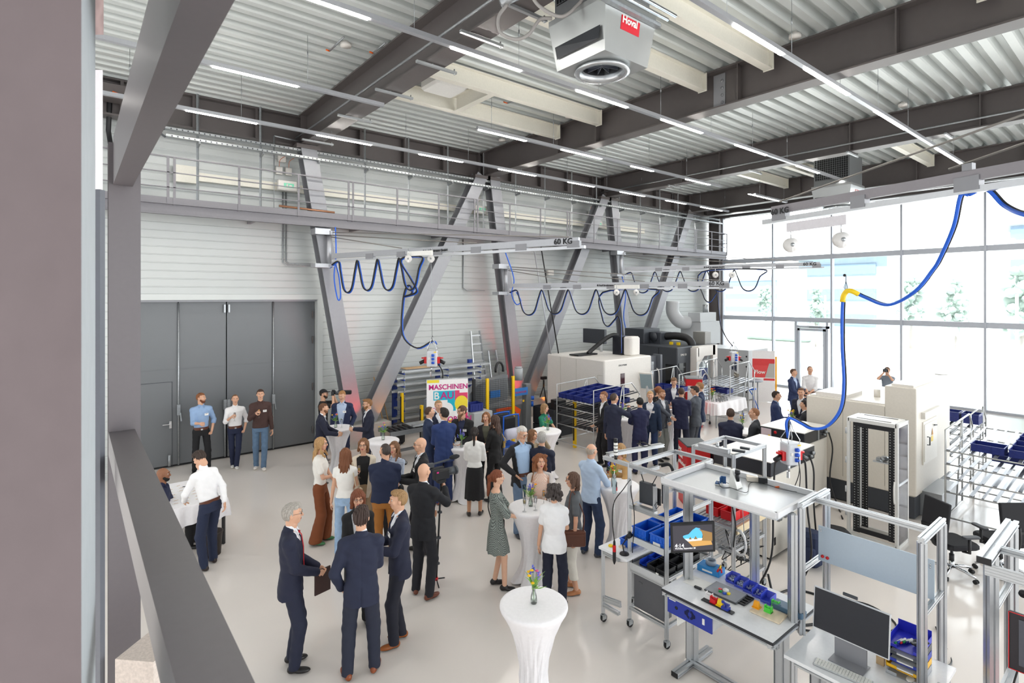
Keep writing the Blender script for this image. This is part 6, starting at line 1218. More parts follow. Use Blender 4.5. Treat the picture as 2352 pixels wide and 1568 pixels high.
# drinks fridge, white buffet table
t=thing('drinks_fridge','red drinks fridge reading Jetzt eiskalt erfrischen with bottles printed on it','fridge',(15.35,9.75,0),math.radians(-52)); RD=M('fridge_red','c5161d',.35); MB().rbox((0,0,.76),.5,.55,1.5,.02).build('housing',RD,t); MB().rbox((0,0,1.53),.52,.57,.04,.01).build('top',M('fridge_top','8e9092',.4),t); MB().box(-.2,.3,-.285,-.276,.1,1.3).build('glass_door',M('fridge_door','e8e4e2',.2),t)
s=MB()
for k in range(4): y=.18-.12*k; s.box(-.256,-.251,y-.035,y+.035,.35,.75); s.box(-.256,-.251,y-.015,y+.015,.75,.95)
s.build('printed_bottles',M('bottle_orange','e08a4e',.4),t)
for i,l in enumerate(('Jetzt eiskalt','erfrischen!')): textmesh('slogan','%s'%l,.085,WHITE,t,(-.252,.22,1.3-.1*i),(0,-1,0),(0,0,1),bold=.002)
def tbl(name,label,x0,x1,y0,y1,z,drop,leg=BLACK):
    t=thing(name,label,'table'); 
    for x,y in ((x0+.05,y0+.05),(x1-.05,y0+.05),(x0+.05,y1-.05),(x1-.05,y1-.05)): MB().bar((x,y,0),(x,y,z-.03),.04).build('leg',leg,t)
    MB().box(x0+.01,x1-.01,y0+.01,y1-.01,z-.03,z-.005).build('tabletop',WHITE,t)
    n=120; per=[]; 
    for k in range(n):
        u=k/n*4; q=int(u); f=u-q; per.append([(x0+(x1-x0)*f,y0),(x1,y0+(y1-y0)*f),(x1-(x1-x0)*f,y1),(x0,y1-(y1-y0)*f)][q])
    cx,cy=(x0+x1)/2,(y0+y1)/2; vs=[]
    for zi,(dzz,o) in enumerate(((0,0),(-.01,.006),(-drop*.5,.02),(-drop,.03))):
        for k,(x,y) in enumerate(per): 
            w=o*(1+.9*math.sin(k*1.05)+.5*math.sin(k*.43+1)); sx=1 if x>cx else -1; sy=1 if y>cy else -1
            ex_=(abs(x-x0)<1e-6 or abs(x-x1)<1e-6); ey_=(abs(y-y0)<1e-6 or abs(y-y1)<1e-6)
            vs.append((x+(sx*w if ex_ else 0),y+(sy*w if ey_ else 0),z+.002+dzz-(.05*math.sin(k*.21)**2 if zi==3 else 0)))
    s=MB(); s.add(vs,[(i*n+k,i*n+(k+1)%n,(i+1)*n+(k+1)%n,(i+1)*n+k) for i in range(3) for k in range(n)],True); s.add(vs[:n],[tuple(range(n))]); c=s.build('tablecloth',CLOTH); tag(c,'white tablecloth draped over the '+label.split(',')[0],'tablecloth'); return t
tbl('buffet_table','long buffet table by the windows, behind the grey suit',15.55,17.3,9.05,9.6,.76,.35,GALV).location=(0,-.0,0)
vase((15.8,9.35,.765),'vase of orange and yellow flowers on the long buffet table',['o','y','r','y'],1.3,21)
random.seed(3)
for i in range(8): flute((15.9+.14*(i%4),9.15+.12*(i//4),.765),'one of the empty glasses lined up on the buffet table',lvl=0,group='glasses on the buffet table',kind='tumbler')
tbl('registration_table','registration table beside the seated bald man, strewn with name cards',1.08,2.0,9.95,11.35,.76,.28,BLACK)
s=None; k=0
for i in range(7):
    for j in range(4):
        x=1.3+.155*j+.02*(i%2); y=10.2+.155*i; TL('name_card','white name card with red print on the registration table','card',MB().cb((x,y,.764),.1,.06,.001,.1*(i-j)).mat(1).cb((x,y+.004,.7648),.06,.012,.0005,.1*(i-j)),[M('paper','f5f4f0',.6),M('card_print','b56a5e',.6)])['group']='name cards on the registration table'
TL('ballpoint_pen','black pen lying among the name cards','pen',MB().cyl((1.5,11.0,.77),(1.66,10.95,.77),.006,8),BLACK)
t=thing('waste_bin','round dark brown waste bin under the registration table','bin',Zp(487,1272)); MB().lathe((0,0,0),[(.001,0),(.125,0),(.15,.34),(.16,.345),(.16,.36),(.145,.36),(.12,.01),(.001,.01)],28).build('shell',M('bin_brown','2d2421',.6),t)
# roll-up banner MASCHINENBAU
bc=V(7.0,11.08,0); e1=(V(7.36,10.86,0)-V(6.52,11.22,0)).normalized(); e3=V(0,0,1); nrm=e1.cross(e3); Rb=Matrix((e1,-nrm,e3)).transposed()
t=thing('roll_up_banner','white roll up banner reading MASCHINENBAU BEFLÜGELT in magenta, cyan and yellow'.replace(' BEFLÜGELT',''),'banner',bc)
def bx(x0,x1,z0,z1,mt,nm,o=0,par=None): s=MB(); s.add([Rb@V(x0,-o,z0),Rb@V(x1,-o,z0),Rb@V(x1,-o,z1),Rb@V(x0,-o,z1)],[(0,1,2,3)]); return s.build(nm,mt,par or t)
MB().cb((0,0,1.1),1.0,.004,2.06,R=Rb).build('sheet',M('banner_white','f2f0f0',.5),t); MB().cb((0,0,.04),1.04,.14,.08,R=Rb).build('base',GALV,t); MB().cyl(Rb@V(-.5,0,2.13),Rb@V(.5,0,2.13),.012,8).build('top_rail',GALV,t)
CY=M('print_cyan','17b2cc',.5); MG_=M('print_magenta','c2127c',.5); YL=M('print_yellow','f0da3a',.5); PK=M('print_pink','e0456e',.5)
bx(-.49,-.2,2.04,2.11,YL,'yellow_stripe',.003); bx(-.34,.18,1.62,1.84,CY,'cyan_block',.003); bx(.18,.49,1.6,1.84,PK,'pink_block',.0032); bx(0,.2,1.35,1.62,CY,'cyan_block',.003); bx(.3,.49,.9,1.3,PK,'pink_block',.003); bx(.29,.49,1.78,1.93,M('banner_white','f2f0f0',.5),'logo_patch',.0036)
def poly(pts,mt,nm,o): s=MB(); s.add([Rb@V(x,-o,z) for x,z in pts],[tuple(range(len(pts)))]); s.build(nm,mt,t)
poly([(.34+.165*math.cos(a),1.52+.19*math.sin(a)) for a in np.linspace(0,2*PI,28)[:-1] if .34+.165*math.cos(a)<.495],YL,'yellow_disc',.004); poly([(-.02+.16*math.cos(a),1.4+.16*math.sin(a)) for a in np.linspace(0,2*PI,28)[:-1]],M('banner_white','f2f0f0',.5),'white_cloud',.0045)
poly([(-.03,.85),(.02,1.12),(.12,1.18),(.22,1.0),(.15,.75),(.02,.7)],YL,'yellow_shape',.003)
def bt(x,z,tx,sz,mt): textmesh('banner_text',tx,sz,mt,t,Rb@V(x,-.006,z),e1,e3,.0005,bold=.004)
bt(-.455,1.88,'MASCHINEN',.168,MG_); bt(-.33,1.65,'B',.24,WHITE); bt(-.17,1.65,'AU',.24,MG_); bt(-.46,1.3,'FÜR',.17,MG_); bt(-.13,1.1,'MORGEN',.17,MG_)
# flow banner by the windows
t=thing('roll_up_banner','white and red roll up banner reading Flow beside the glass door','banner',(20.9,10.2,0)); Rf=Matrix.Rotation(-.95,3,'Z'); Rb=Rf; e1=Rb@V(1,0,0)
MB().cb((0,0,1.0),.8,.004,1.98,R=Rb).build('sheet',M('banner_white','f2f0f0',.5),t); bx(-.4,.4,.95,1.68,M('flow_red','e04a4a',.5),'red_field',.004); bx(-.4,.4,1.42,1.68,M('flow_red2','d83a3c',.5),'red_header',.005); poly([(.05,.95),(.4,.95),(.4,1.5),(.2,1.5)],M('flow_grey','b9b6b0',.5),'picture',.006); bt=lambda x,z,tx,sz,mt: textmesh('banner_text',tx,sz,mt,t,Rb@V(x,-.008,z),e1,e3,.0005,bold=.004); bt(-.33,1.1,'Flow',.2,WHITE); bx(.0,.4,.84,.92,M('flow_red2','d83a3c',.5),'red_footer',.004)
TL('yellow_post','slim yellow post behind the Flow banner','post',MB().cyl((21.4,9.95,0),(21.4,9.95,1.75),.035,10),M('amber_post','f5a800',.4))
# second red box behind the frames
t=thing('drinks_fridge','red box printed erfrischen with black top behind the profile frames','fridge',(9.55,6.05,0),math.radians(-40)); MB().rbox((0,0,.6),.45,.6,1.2,.02).build('housing',RD,t); MB().rbox((.0,.0,1.215),.46,.62,.03,.01).build('top',M('lid_dark','4b5054',.4),t)
for i,l in enumerate(('Jetzt','Warm','erfrischen!')): textmesh('slogan',l if l!='Warm' else 'eiskalt',.11,WHITE,t,(-.228,.27,1.03-.13*i),(0,-1,0),(0,0,1),bold=.003)
TL('black_cabinet','black slatted cabinet beside the rear red fridge','cabinet',MB().rbox((10.0,5.55,.6),.5,.55,1.15,.02).box(9.73,9.75,5.3,5.8,.5,.52).box(9.73,9.75,5.3,5.8,.8,.82),BGL)
TL('white_low_table','low white cabinet top behind the profile frames','table',MB().rbox((9.1,4.9+.55,.45),.5,.5,.9,.02),MW)
# wall shelf with profiles
t=thing('cantilever_rack','blue cantilever rack on the wall holding long aluminium profiles','rack'); NB_=M('rack_blue','223f96',.4); lev=[.56,.83,1.12,1.33,1.53,1.72,1.9]
for x in (7.42,8.9,10.12):
    a=MB().box(x-.06,x+.06,14.6,14.72,.0,2.05).build('post',NB_,t); s=MB()
    for z in lev: s.bar((x,14.6,z-.03),(x,14.05,z-.03),.05,.035)
    s.build('arms',NB_,a)
    MB().cyl((x+.02,14.07,.5),(x+.02,14.07,1.95),.012,6).build('stop_rod',GALV,a)
k=0
random.seed(2)
for z in lev:
    for j in range(3):
        k+=1; nth=['front','middle','back'][j]; x0=7.2+random.uniform(-.1,.2); o=MB().prof((x0,14.12+.14*j,z+.03),(x0+random.uniform(2.9,3.2),14.12+.14*j,z+.03),.06).build('aluminium_profile',ALU); tag(o,nth+' aluminium profile on shelf %s, counted upwards, of the blue cantilever rack'%['one','two','three','four','five','six','seven'][lev.index(z)],'profile','profiles on the cantilever rack')
TL('wood_sheet','thin plywood sheet on top of the cantilever rack','board',MB().box(7.5,8.6,14.1,14.5,1.99,2.0),M('plywood','d8b184',.6,tex='wood',sc=3,amt=.1))
# ladders, broom sticks
def ladder(x,z1,w,label):
    t=thing('ladder',label,'ladder'); s=MB()
    for dx in (-w/2,w/2): s.bar((x+dx*1.25,14.35,0),(x+dx*.8,14.9,z1),.03,.07)
    s.build('stile',ALU,t); n=int(z1/.28); s=MB()
    for i in range(1,n+1): f=i*.28/z1; s.bar((x-w/2*(1.25-.45*f),14.35+.55*f,z1*f),(x+w/2*(1.25-.45*f),14.35+.55*f,z1*f),.03,.05)
    s.build('rungs',ALU,t); return t
ladder(10.5,2.95,.45,'tall aluminium ladder leaning on the wall behind the banner'); ladder(11.2,2.25,.38,'shorter aluminium ladder, right of the tall ladder')
for i,(x,l) in enumerate(((6.95,'left wooden pole leaning against the wall by the first column'),(7.08,'right wooden pole leaning against the wall by the first column'))): TL('wooden_pole',l,'pole',MB().cyl((x+.05*i,14.2,0),(x-.1,14.85,1.75),.014,8),M('pole_wood','c79a63',.6))
TL('backpack','black backpack on the floor below the cantilever rack','bag',MB().rbox((7.05,13.7,.3),.35,.25,.58,.1).rbox((7.0,13.55,.22),.25,.1,.3,.05),M('bag_black','1c1c20',.8))
TL('red_case','red object on the floor beside the grey gate','case',MB().rbox((5.35,13.9,.35),.2,.2,.7,.04),REDP)
# yellow light curtain posts, fence, band saw, conveyor, trolley
YB=M('safety_yellow','f6c80f',.4)
for x,y,z1,l in ((7.32,14.0,1.35,'tall yellow safety post left of the roller conveyor'),(7.5,13.2,1.1,'yellow safety post with a grey top behind the conveyor'),(8.2,13.4,1.7,'yellow safety post hidden left of the banner'),(10.6,10.35,1.3,'yellow post left of the tube rack')): TL('safety_post',l,'post',MB().rbox((x,y,z1/2),.07,.09,z1,.01).mat(1).box(x-.05,x-.035,y-.02,y+.02,.2,z1-.1).mat(0),[YB,BLACK])
f=thing('mesh_fence','black wire mesh guard with yellow posts around the band saw','fence'); q0,q1=V(8.85,11.98,0),V(9.7,11.9,0)
for p in (V(8.5,12.12,0),q0,q1): MB().box(p.x-.04,p.x+.04,p.y-.03,p.y+.03,0,1.85).build('post',YB if p!=V(8.5,12.12,0) else BLACK,f)
for (a,b) in ((V(8.5,12.12,0),q0),(q0,q1)):
    s=MB(); n=16
    for i in range(n+1): p=a.lerp(b,i/n); s.bar(p+V(0,0,.2),p+V(0,0,1.8),.006 if 0<i<n else .02)
    for i in range(31): z=.2+i*.0533; s.bar(a+V(0,0,z),b+V(0,0,z),.006)
    s.build('mesh_panel',BLACK,f)
t=thing('band_saw','grey band saw with a sloping arm, grey motor and blue name plate','machine'); SG=M('saw_grey','75797d',.45); s=MB(); s.ext([(-.3,-.2),(.95,-.35),(1.15,-.45),(1.15,.0),(.75,.32),(-.3,.5)],(9.6,12.45,1.35),(9.6,12.2,1.35)); 
s.v=[(9.45+(v[0]-9.6)*1.0 if 1 else v[0],v[1],v[2]) for v in s.v]; s.build('saw_arm',SG,t)
MB().rbox((10.0,12.7,.45),1.5,.6,.9,.03).build('base',SG,t); MB().rbox((10.55,12.3,.75),.2,.2,1.5,.02).build('column',SG,t); MB().cyl((10.4,12.5,1.6),(10.4,12.5,1.95),.13,16).cyl((10.4,12.5,1.95),(10.4,12.5,2.0),.1,16).build('motor',M('motor_grey','a5a9ad',.4),t); MB().box(10.0,10.5,12.185,12.195,1.2,1.42).box(9.1,9.45,12.17,12.18,1.25,1.45).build('name_plate',M('plate_blue','2f78c4',.4),t); textmesh('name_text','BEHRINGER',.08,REDP,t,(10.02,12.183,1.27),(1,0,0),(0,0,1)); MB().tube([V(9.75+.14*math.cos(a),12.6,1.95+.22*math.sin(a)) for a in np.linspace(-.3,PI+.3,14)],.035,6).build('cable_chain',BLACK,t); MB().box(9.3,9.9,12.15,12.17,.85,.92).add([(9.95,12.15,.95),(10.2,12.15,.8),(10.15,12.15,.6),(9.9,12.15,.85)],[(0,1,2,3)]).build('orange_guard',M('guard_orange','f25a1c',.4),t); MB().box(10.3,10.36,12.18,12.19,1.0,1.06).build('warning_label',YB,t); MB().cyl((10.75,12.3,1.0),(10.75,12.3,1.1),.08,12).cyl((10.75,12.3,.8),(10.75,12.3,.95),.06,12).build('valve',BLUEP,t)
t=thing('roller_conveyor','grey roller conveyor table with a control box, behind the round tables','conveyor'); s=MB(); s.box(5.95,7.3,11.95,12.0,.72,.82); s.box(5.95,7.3,12.6,12.65,.72,.82)
for x in (6.05,7.2):
    for y in (12.0,12.6): s.bar((x,y,0),(x,y,.72),.09)
s.bar((6.05,12.3,.25),(7.2,12.3,.25),.06); s.build('frame',SG,t); s=MB()
for i in range(9): s.cyl((6.05+.14*i,12.0,.8),(6.05+.14*i,12.6,.8),.035,12)
s.build('rollers',M('roller_dark','2b2d31',.3,.5),t); MB().box(6.6,7.2,12.02,12.5,.84,.86).prof((6.6,12.1,.88),(7.2,12.1,.88),.04).build('stop_rail',ALU,t); caster(t,6.3,11.9)
t=thing('control_box','grey tilted control box with a screen and green label beside the banner','panel',(7.1,12.0,0)); R=Matrix.Rotation(.5,3,'Z'); MB().cb((0,0,1.35),.42,.18,.34,R=R).build('housing',M('box_grey','6c7178',.4),t); MB().cb(V(0,0,1.4)+R@V(-.08,-.095,0),.18,.008,.14,R=R).build('screen',SCREEN,t); MB().cb(V(0,0,1.26)+R@V(-.1,-.095,0),.1,.008,.06,R=R).build('green_label',M('label_green','28a04e',.4),t); MB().cyl((0,0,.1),(0,0,1.2),.03,8).build('stand',SG,t)
TL('grey_cabinet','grey cabinet with a blue crate right of the banner','cabinet',MB().rbox((8.3,11.7,.55),.6,.6,1.1,.02),M('cab_grey','b3b6b8',.4)); crate((8.2,11.7,1.11),.4,.3,.2,NAVYP,'dark blue crate on the grey cabinet right of the banner','crates right of the banner')
t=thing('cleaning_trolley','blue framed cleaning trolley with a black bin bag behind the long haired woman','trolley',(8.9,11.2,0)); s=MB(); s.tube(curve([(-.25,-.2,.0),(-.25,-.2,.9),(-.2,-.2,1.0),(.2,-.2,1.0),(.25,-.2,.9),(.25,-.2,.0)],4),.02,8).tube(curve([(-.25,.2,.0),(-.25,.2,.9),(-.2,.2,1.0),(.2,.2,1.0),(.25,.2,.9),(.25,.2,.0)],4),.02,8); s.cb((0,0,.2),.55,.45,.04); s.build('frame',BLUEP,t); MB().rbox((0,0,.75),.42,.34,.4,.08).build('bin_bag',BLACK,t); MB().cyl((-.2,-.3,.55),(.2,-.3,.55),.14,14).build('paper_roll',M('roll_lilac','dfe0f2',.6),t)
TL('grey_tote','large dark crate on the floor left of the tube rack','crate',MB().tray((11.3,11.9,.3),.9,.9,.5,.02).tray((11.3,11.9,.0),.9,.9,.28,.02),M('crate_dark','2c2e33',.5))
TL('black_stand','black instrument case with a round label left of the tube rack','case',MB().rbox((10.9,11.3,1.0),.3,.35,.25,.02).bar((10.95,11.3,0),(10.95,11.3,.9),.1).cyl((10.74,11.25,1.0),(10.75,11.25,1.0),.07,14),BLACK)
t=thing('tripod','black video tripod standing between the second column and the white machine','tripod',(12.75,13.95,0)); s=MB()
for k in range(3): a=k*2*PI/3+.4; s.tube([(0,0,1.0),(.32*math.cos(a),.32*math.sin(a),.02)],.018,6)
s.build('legs',BLACK,t); MB().cyl((0,0,.95),(0,0,1.2),.03,10).cb((0,0,1.27),.2,.12,.1).build('head',BLACK,t)
# uplights
def upl(p,c,label,target,E):
    t=thing('stage_light',label,'lamp',p); MB().box(-.12,.12,-.03,.03,0,.02).bar((-.12,0,0),(-.12,0,.2),.02).bar((.12,0,0),(.12,0,.2),.02).build('yoke',BLACK,t)
    d=(Vector(target)-Vector(p)-V(0,0,.18)).normalized(); MB().cyl(V(0,0,.18)-d*.1,V(0,0,.18)+d*.08,.09,16).build('housing',BLACK,t); MB().cyl(V(0,0,.18)+d*.081,V(0,0,.18)+d*.084,.08,16).build('lens',M('lens_'+c,c,.3,em=3),t)
    ld=bpy.data.lights.new('spot','SPOT'); ld.energy=E; ld.color=lin(c); ld.spot_size=.75; ld.spot_blend=.6; ld.shadow_soft_size=.08; lo=bpy.data.objects.new('spot_beam',ld); COL.objects.link(lo); lo.parent=t; lo.location=V(0,0,.18)+d*.1; lo.rotation_euler=d.to_track_quat('-Z','Y').to_euler()
upl((6.9,13.55,0),'ff9a1e','small black stage light glowing amber at the foot of the first column V',(6.75,14.3,1.6),70)
upl((6.1,13.6,0),'ff2a3a','small black stage light glowing red left of the first column V',(5.75,14.2,2.0),80)
upl((11.6,13.6,0),'ff2a3a','stage light glowing red left of the second column V',(11.65,14.2,2.0),110); upl((12.9,13.6,0),'ff8a2e','stage light glowing warm right of the second column V',(12.5,14.4,1.5),30)
upl((12.7,13.2,0),'ff2a2a','stage light with a visible red lens on the floor, left of the tube rack',(12.9,13.0,1.5),3)
# video camera on monopod
mp=V(4.04,6.69,0); t=thing('monopod','black monopod with a small red footed tripod base beside the bald cameraman','tripod',mp); hp_=Dp(1013,1105,mp.x*FX+mp.y*FY)-mp; MB().tube([(0,0,.07),hp_*.5+V(0,0,.03),hp_],.014,8).build('pole',BLACK,t); s=MB()
for k in range(3): a=k*2*PI/3+.2; s.tube([(0,0,.07),(.16*math.cos(a),.16*math.sin(a),.02)],.009,6)
s.build('foot_legs',BLACK,t); MB().cyl((0,0,.05),(0,0,.09),.025,12).build('foot_ring',REDP,t); s=MB(); [s.cb(hp_*f,.05,.05,.03) for f in (.2,.45,.7)]; s.build('clamps',DKG,t)
vc=mp+hp_; dv=(V(RX,RY,0)*.8+V(FX,FY,0)*.6).normalized(); Rv=Matrix.Rotation(math.atan2(dv.y,dv.x),3,'Z'); t=thing('video_camera','large black video camera with a furry microphone on the monopod','camera',vc); MB().rbox((0,0,.1),.24,.1,.13,.02,R=Rv).rbox(Rv@V(-.06,0,0)+V(0,0,.2),.2,.04,.03,.01,R=Rv).rbox((0,0,.01),.12,.09,.05,.01,R=Rv).build('camera_body',BLACK,t); MB().cyl(Rv@V(.1,0,0)+V(0,0,.12),Rv@V(.22,0,0)+V(0,0,.12),.055,18).cyl(Rv@V(.22,0,0)+V(0,0,.12),Rv@V(.25,0,0)+V(0,0,.12),.065,18).build('lens',DKG,t); MB().ball(Rv@V(.24,.03,0)+V(0,0,.3),.09,.035,.035,12,R=Rv).build('microphone',M('mic_foam','232326',.95),t); MB().bar(Rv@V(-.1,.03,0)+V(0,0,.26),Rv@V(.16,.03,0)+V(0,0,.28),.02).rbox(Rv@V(-.16,0.02,0)+V(0,0,.25),.1,.06,.06,.01,R=Rv).build('handle',DKG,t); MB().cb(Rv@V(-.08,-.052,0)+V(0,0,.15),.03,.004,.02,R=Rv).build('pink_mark',M('mark_pink','e0258a',.4),t)
# ---------------------------------------------------------------- lights, walkway, cranes, ceiling equipment
LED=M('led_strip','fffaf3',.4,em=46); RAILM=M('rail_silver','b6b8bd',.35,.5)
def lightrail(y,x0,x1,segs,label,z=7.85):
    t=thing('light_rail',label,'lamp'); MB().box(x0,x1,y-.04,y+.04,z,z+.07).build('rail',RAILM,t)
    for a,b in segs: MB().box(a,b,y-.033,y+.033,z-.012,z).build('led_panel',LED,t)
    s=MB(); x=x0+.4
    while x<x1: s.cyl((x,y,z+.07),(x,y,ZC),.004,5); s.cyl((x,y,ZC-.4),(x,y,ZC-.3),.012,6); x+=1.95
    s.build('suspension_wires',GALV,t)
def xs(y,us,z=7.85):
    o=[]
    for u in us: a,b=ray(u); o.append(y/b*a)
    return o
def segs(y,prs): q=xs(y,[u for p in prs for u in p]); return list(zip(q[0::2],q[1::2]))
lightrail(12.6,-1.5,22.6,[(-.6,.0)]+segs(12.6,[(427,590),(728,853),(963,1062),(1146,1230),(1305,1364),(1425,1480),(1530,1575),(1610,1658)]),'suspended light rail nearest the left wall')
lightrail(9.92,-1,4.78,[(-.35,.05)]+segs(9.92,[(488,684)]),'short light rail crossing the top left above the brace')
lightrail(9.92,7.05,17.3,segs(9.92,[(1100,1208),(1290,1381),(1450,1500),(1576,1630)]),'light rail starting right of the small roof opening')
lightrail(6.9,-.5,21.2,segs(6.9,[(560,846),(1037,1196),(1325,1440),(1520,1612),(1690,1760),(1830,1880),(1930,1968)]),'long light rail passing left of the hanging fan unit')
lightrail(3.87,2.6,19.9,segs(3.87,[(1687,1798),(1850,1949),(2010,2080),(2150,2215)]),'light rail passing right of the hanging fan unit')
lightrail(9.9,19.6,22.2,segs(9.9,[(1720,1790)]),'short light rail above the sign reading 60 KG'); 
# walkway along the left wall
w=thing('walkway','grey steel maintenance walkway with railing along the left wall','walkway'); ex=24.9; WKG=M('walkway_paint','77757a',.4,.15)
MB().box(-2,ex,13.98,14.03,5.9,6.14).build('edge_beam',WKG,w); MB().box(-2,ex,14.03,14.2,6.08,6.12).box(-2,ex,13.9,14.0,5.9,5.915).box(-2,ex,13.9,14.0,6.125,6.14).build('edge_flange',WKG,w); MB().box(-2,ex,14.0,15.02,6.12,6.14).build('deck',M('grating','9a9c9f',.5,.3),w); s=MB(); x=-1.9
while x<ex: s.bar((x,14.0,6.0),(x,15.0,6.0),.08,.1); x+=2.7
s.build('cross_joists',WKG,w); MB().box(-2,ex,13.965,13.98,6.14,6.28).build('toe_board',WKG,w)
for z in (6.5,6.83): MB().bar((-2,13.97,z),(ex,13.97,z),.035,.02).build('mid_rail',WKG,w)
MB().bar((-2,13.97,7.17),(ex,13.97,7.17),.045,.03).build('handrail',WKG,w)
x=1.68-2.72
i=0
while x<ex:
    for dx in ((0,) if i%3!=2 else (-.06,.06)): MB().bar((x+dx,13.96,6.1),(x+dx,13.96,7.17),.05,.015,up=(0,1,0)).build('baluster',WKG,w)
    x+=1.365; i+=1
MB().bar((ex,13.97,6.1),(ex,13.97,7.17),.04).bar((ex,13.97,7.17),(ex,15,7.17),.04).bar((ex,13.97,6.7),(ex,15,6.7),.03).build('end_gate',WKG,w)
# wall duct, boxes
t=thing('cable_duct','long cream cable duct on the left wall behind the walkway railing','duct'); MB().box(2.0,19.6,14.85,14.98,6.88,7.08).build('duct',CREAM,t); MB().box(1.85,2.35,14.8,14.95,6.8,7.2).build('junction_box',CREAM,t); s=MB(); [s.box(x,x+.35,14.84,14.85,6.9,7.06) for x in (7.6,13.2)]; s.build('socket_plate',MW,t)
for i,x in enumerate((4.35,10.55,16.3)):
    t=thing('emergency_sign','small white box with a green exit pictogram, %s on the cable duct'%['nearest','second','farthest'][i],'sign',(x,14.0,0)); MB().rbox((0,.65,6.98),.48,.12,.26,.02).build('housing',MW,t); MB().box(-.1,.15,.58,.59,6.93,7.04).build('green_panel',M('sign_green','6cc3a0',.4,em=.12),t); MB().box(-.04,.0,.575,.58,6.95,7.02).box(.03,.1,.575,.58,6.965,7.0).build('pictogram',MW,t)
    for dx in (-.12,.12): TL('switch_box',['left','right'][dx>0]+' small switch box with an orange wire above exit sign number %s from the camera'%['one','two','three'][i],'box',MB().rbox((x+dx,14.95,7.42),.16,.08,.2,.01).mat(1).tube(curve([(x+dx,14.93,7.52),(x+dx+.02,14.9,7.7),(x+dx+.2,14.9,7.85)],5),.006,5),[MW,M('orange_wire','d96a2a',.5)])
# cable trays and hangers
for y,z,l in ((14.25,7.82,'upper perforated cable tray along the left wall'),(14.1,7.62,'lower perforated cable tray along the left wall')):
    t=thing('cable_tray',l,'cable tray'); s=MB(); s.box(1.6,24.6,y-.08,y+.08,z,z+.006); s.box(1.6,24.6,y-.08,y-.074,z,z+.06); s.build('tray',M('tray_galv','b4b8ba',.35,.6),t); s=MB(); s.bar((1.6,y,z),(1.2,y,z+.25),.1,.02); x=1.7
    while x<24.5: s.box(x,x+.025,y-.084,y-.08,z+.015,z+.045); x+=.11
    s.build('perforation',DKG,t,kind=None)
x=2.25;k=0
hl=['nearest the brace']
while x<24:
    t=MB().bar((x,14.3,6.15),(x,14.3,8.78),.04,.04).bar((x,14.02,7.6),(x,14.3,7.56),.04,.06).build('hanger_post',GALV); tag(t,'thin galvanised hanger post carrying the cable trays on the left wall','post','hanger posts of the cable trays'); x+=1.36
TL('wall_pipe','thin silver pipe running low along the wall behind the walkway','pipe',MB().tube([(3.9,14.2,8.1),(3.9,14.2,6.3),(24,14.2,6.3)],.02,8).tube([(3.9,14.2,8.1),(4.6,14.3,8.1)],.02,8),GALV)
TL('brown_pipe','copper pipe piece with a red band behind the walkway railing','pipe',MB().cyl((4.0,14.12,6.36),(5.4,14.12,6.33),.028,8),M('copper_pipe','c08a6a',.35,.5))
TL('conduit_pair','pair of silver conduits running down the wall to the first crane','pipe',MB().tube([(4.35,15.02,7.0),(4.35,15.02,5.0),(4.45,14.95,4.93),(5.0,14.6,4.92)],.018,8).tube([(4.43,15.02,7.0),(4.43,15.02,5.05),(4.5,14.95,4.98),(5.0,14.6,4.97)],.018,8),GALV)
TL('conduit','thin silver conduit running down to the second crane','pipe',MB().tube([(10.1,15.02,6.0),(10.1,15.02,4.4),(10.2,14.95,4.3),(10.7,14.6,4.3)],.018,8),GALV)
TL('loudspeaker','round white wall sounder near the first slanting column','speaker',MB().rbox((4.3,14.95,7.75),.2,.08,.2,.02),MW)
for x,l,z0 in ((12.64,'thin black drop pole down to the white machine',2.2),(12.3,'thin pale drop pole left of the white machine',2.2)): TL('drop_pole',l,'pole',MB().cyl((x,13.1,z0),(x,14.0,5.95),.022,8),BLKC if 'black' in l else RAILM)
TL('wall_box','grey wall box with a socket behind the second crane arm','box',MB().rbox((14.0,14.95,5.0),.3,.1,.2,.02).rbox((13.9,14.95,4.5),.25,.1,.25,.02),MW)
TL('blue_drop_cable','blue cable dropping down the third slanting column','cable',MB().tube(curve([(16.9,13.9,4.9),(17.0,13.8,4.2),(17.0,13.9,3.3),(17.1,13.8,2.6)],6),.02,6),BLUC)
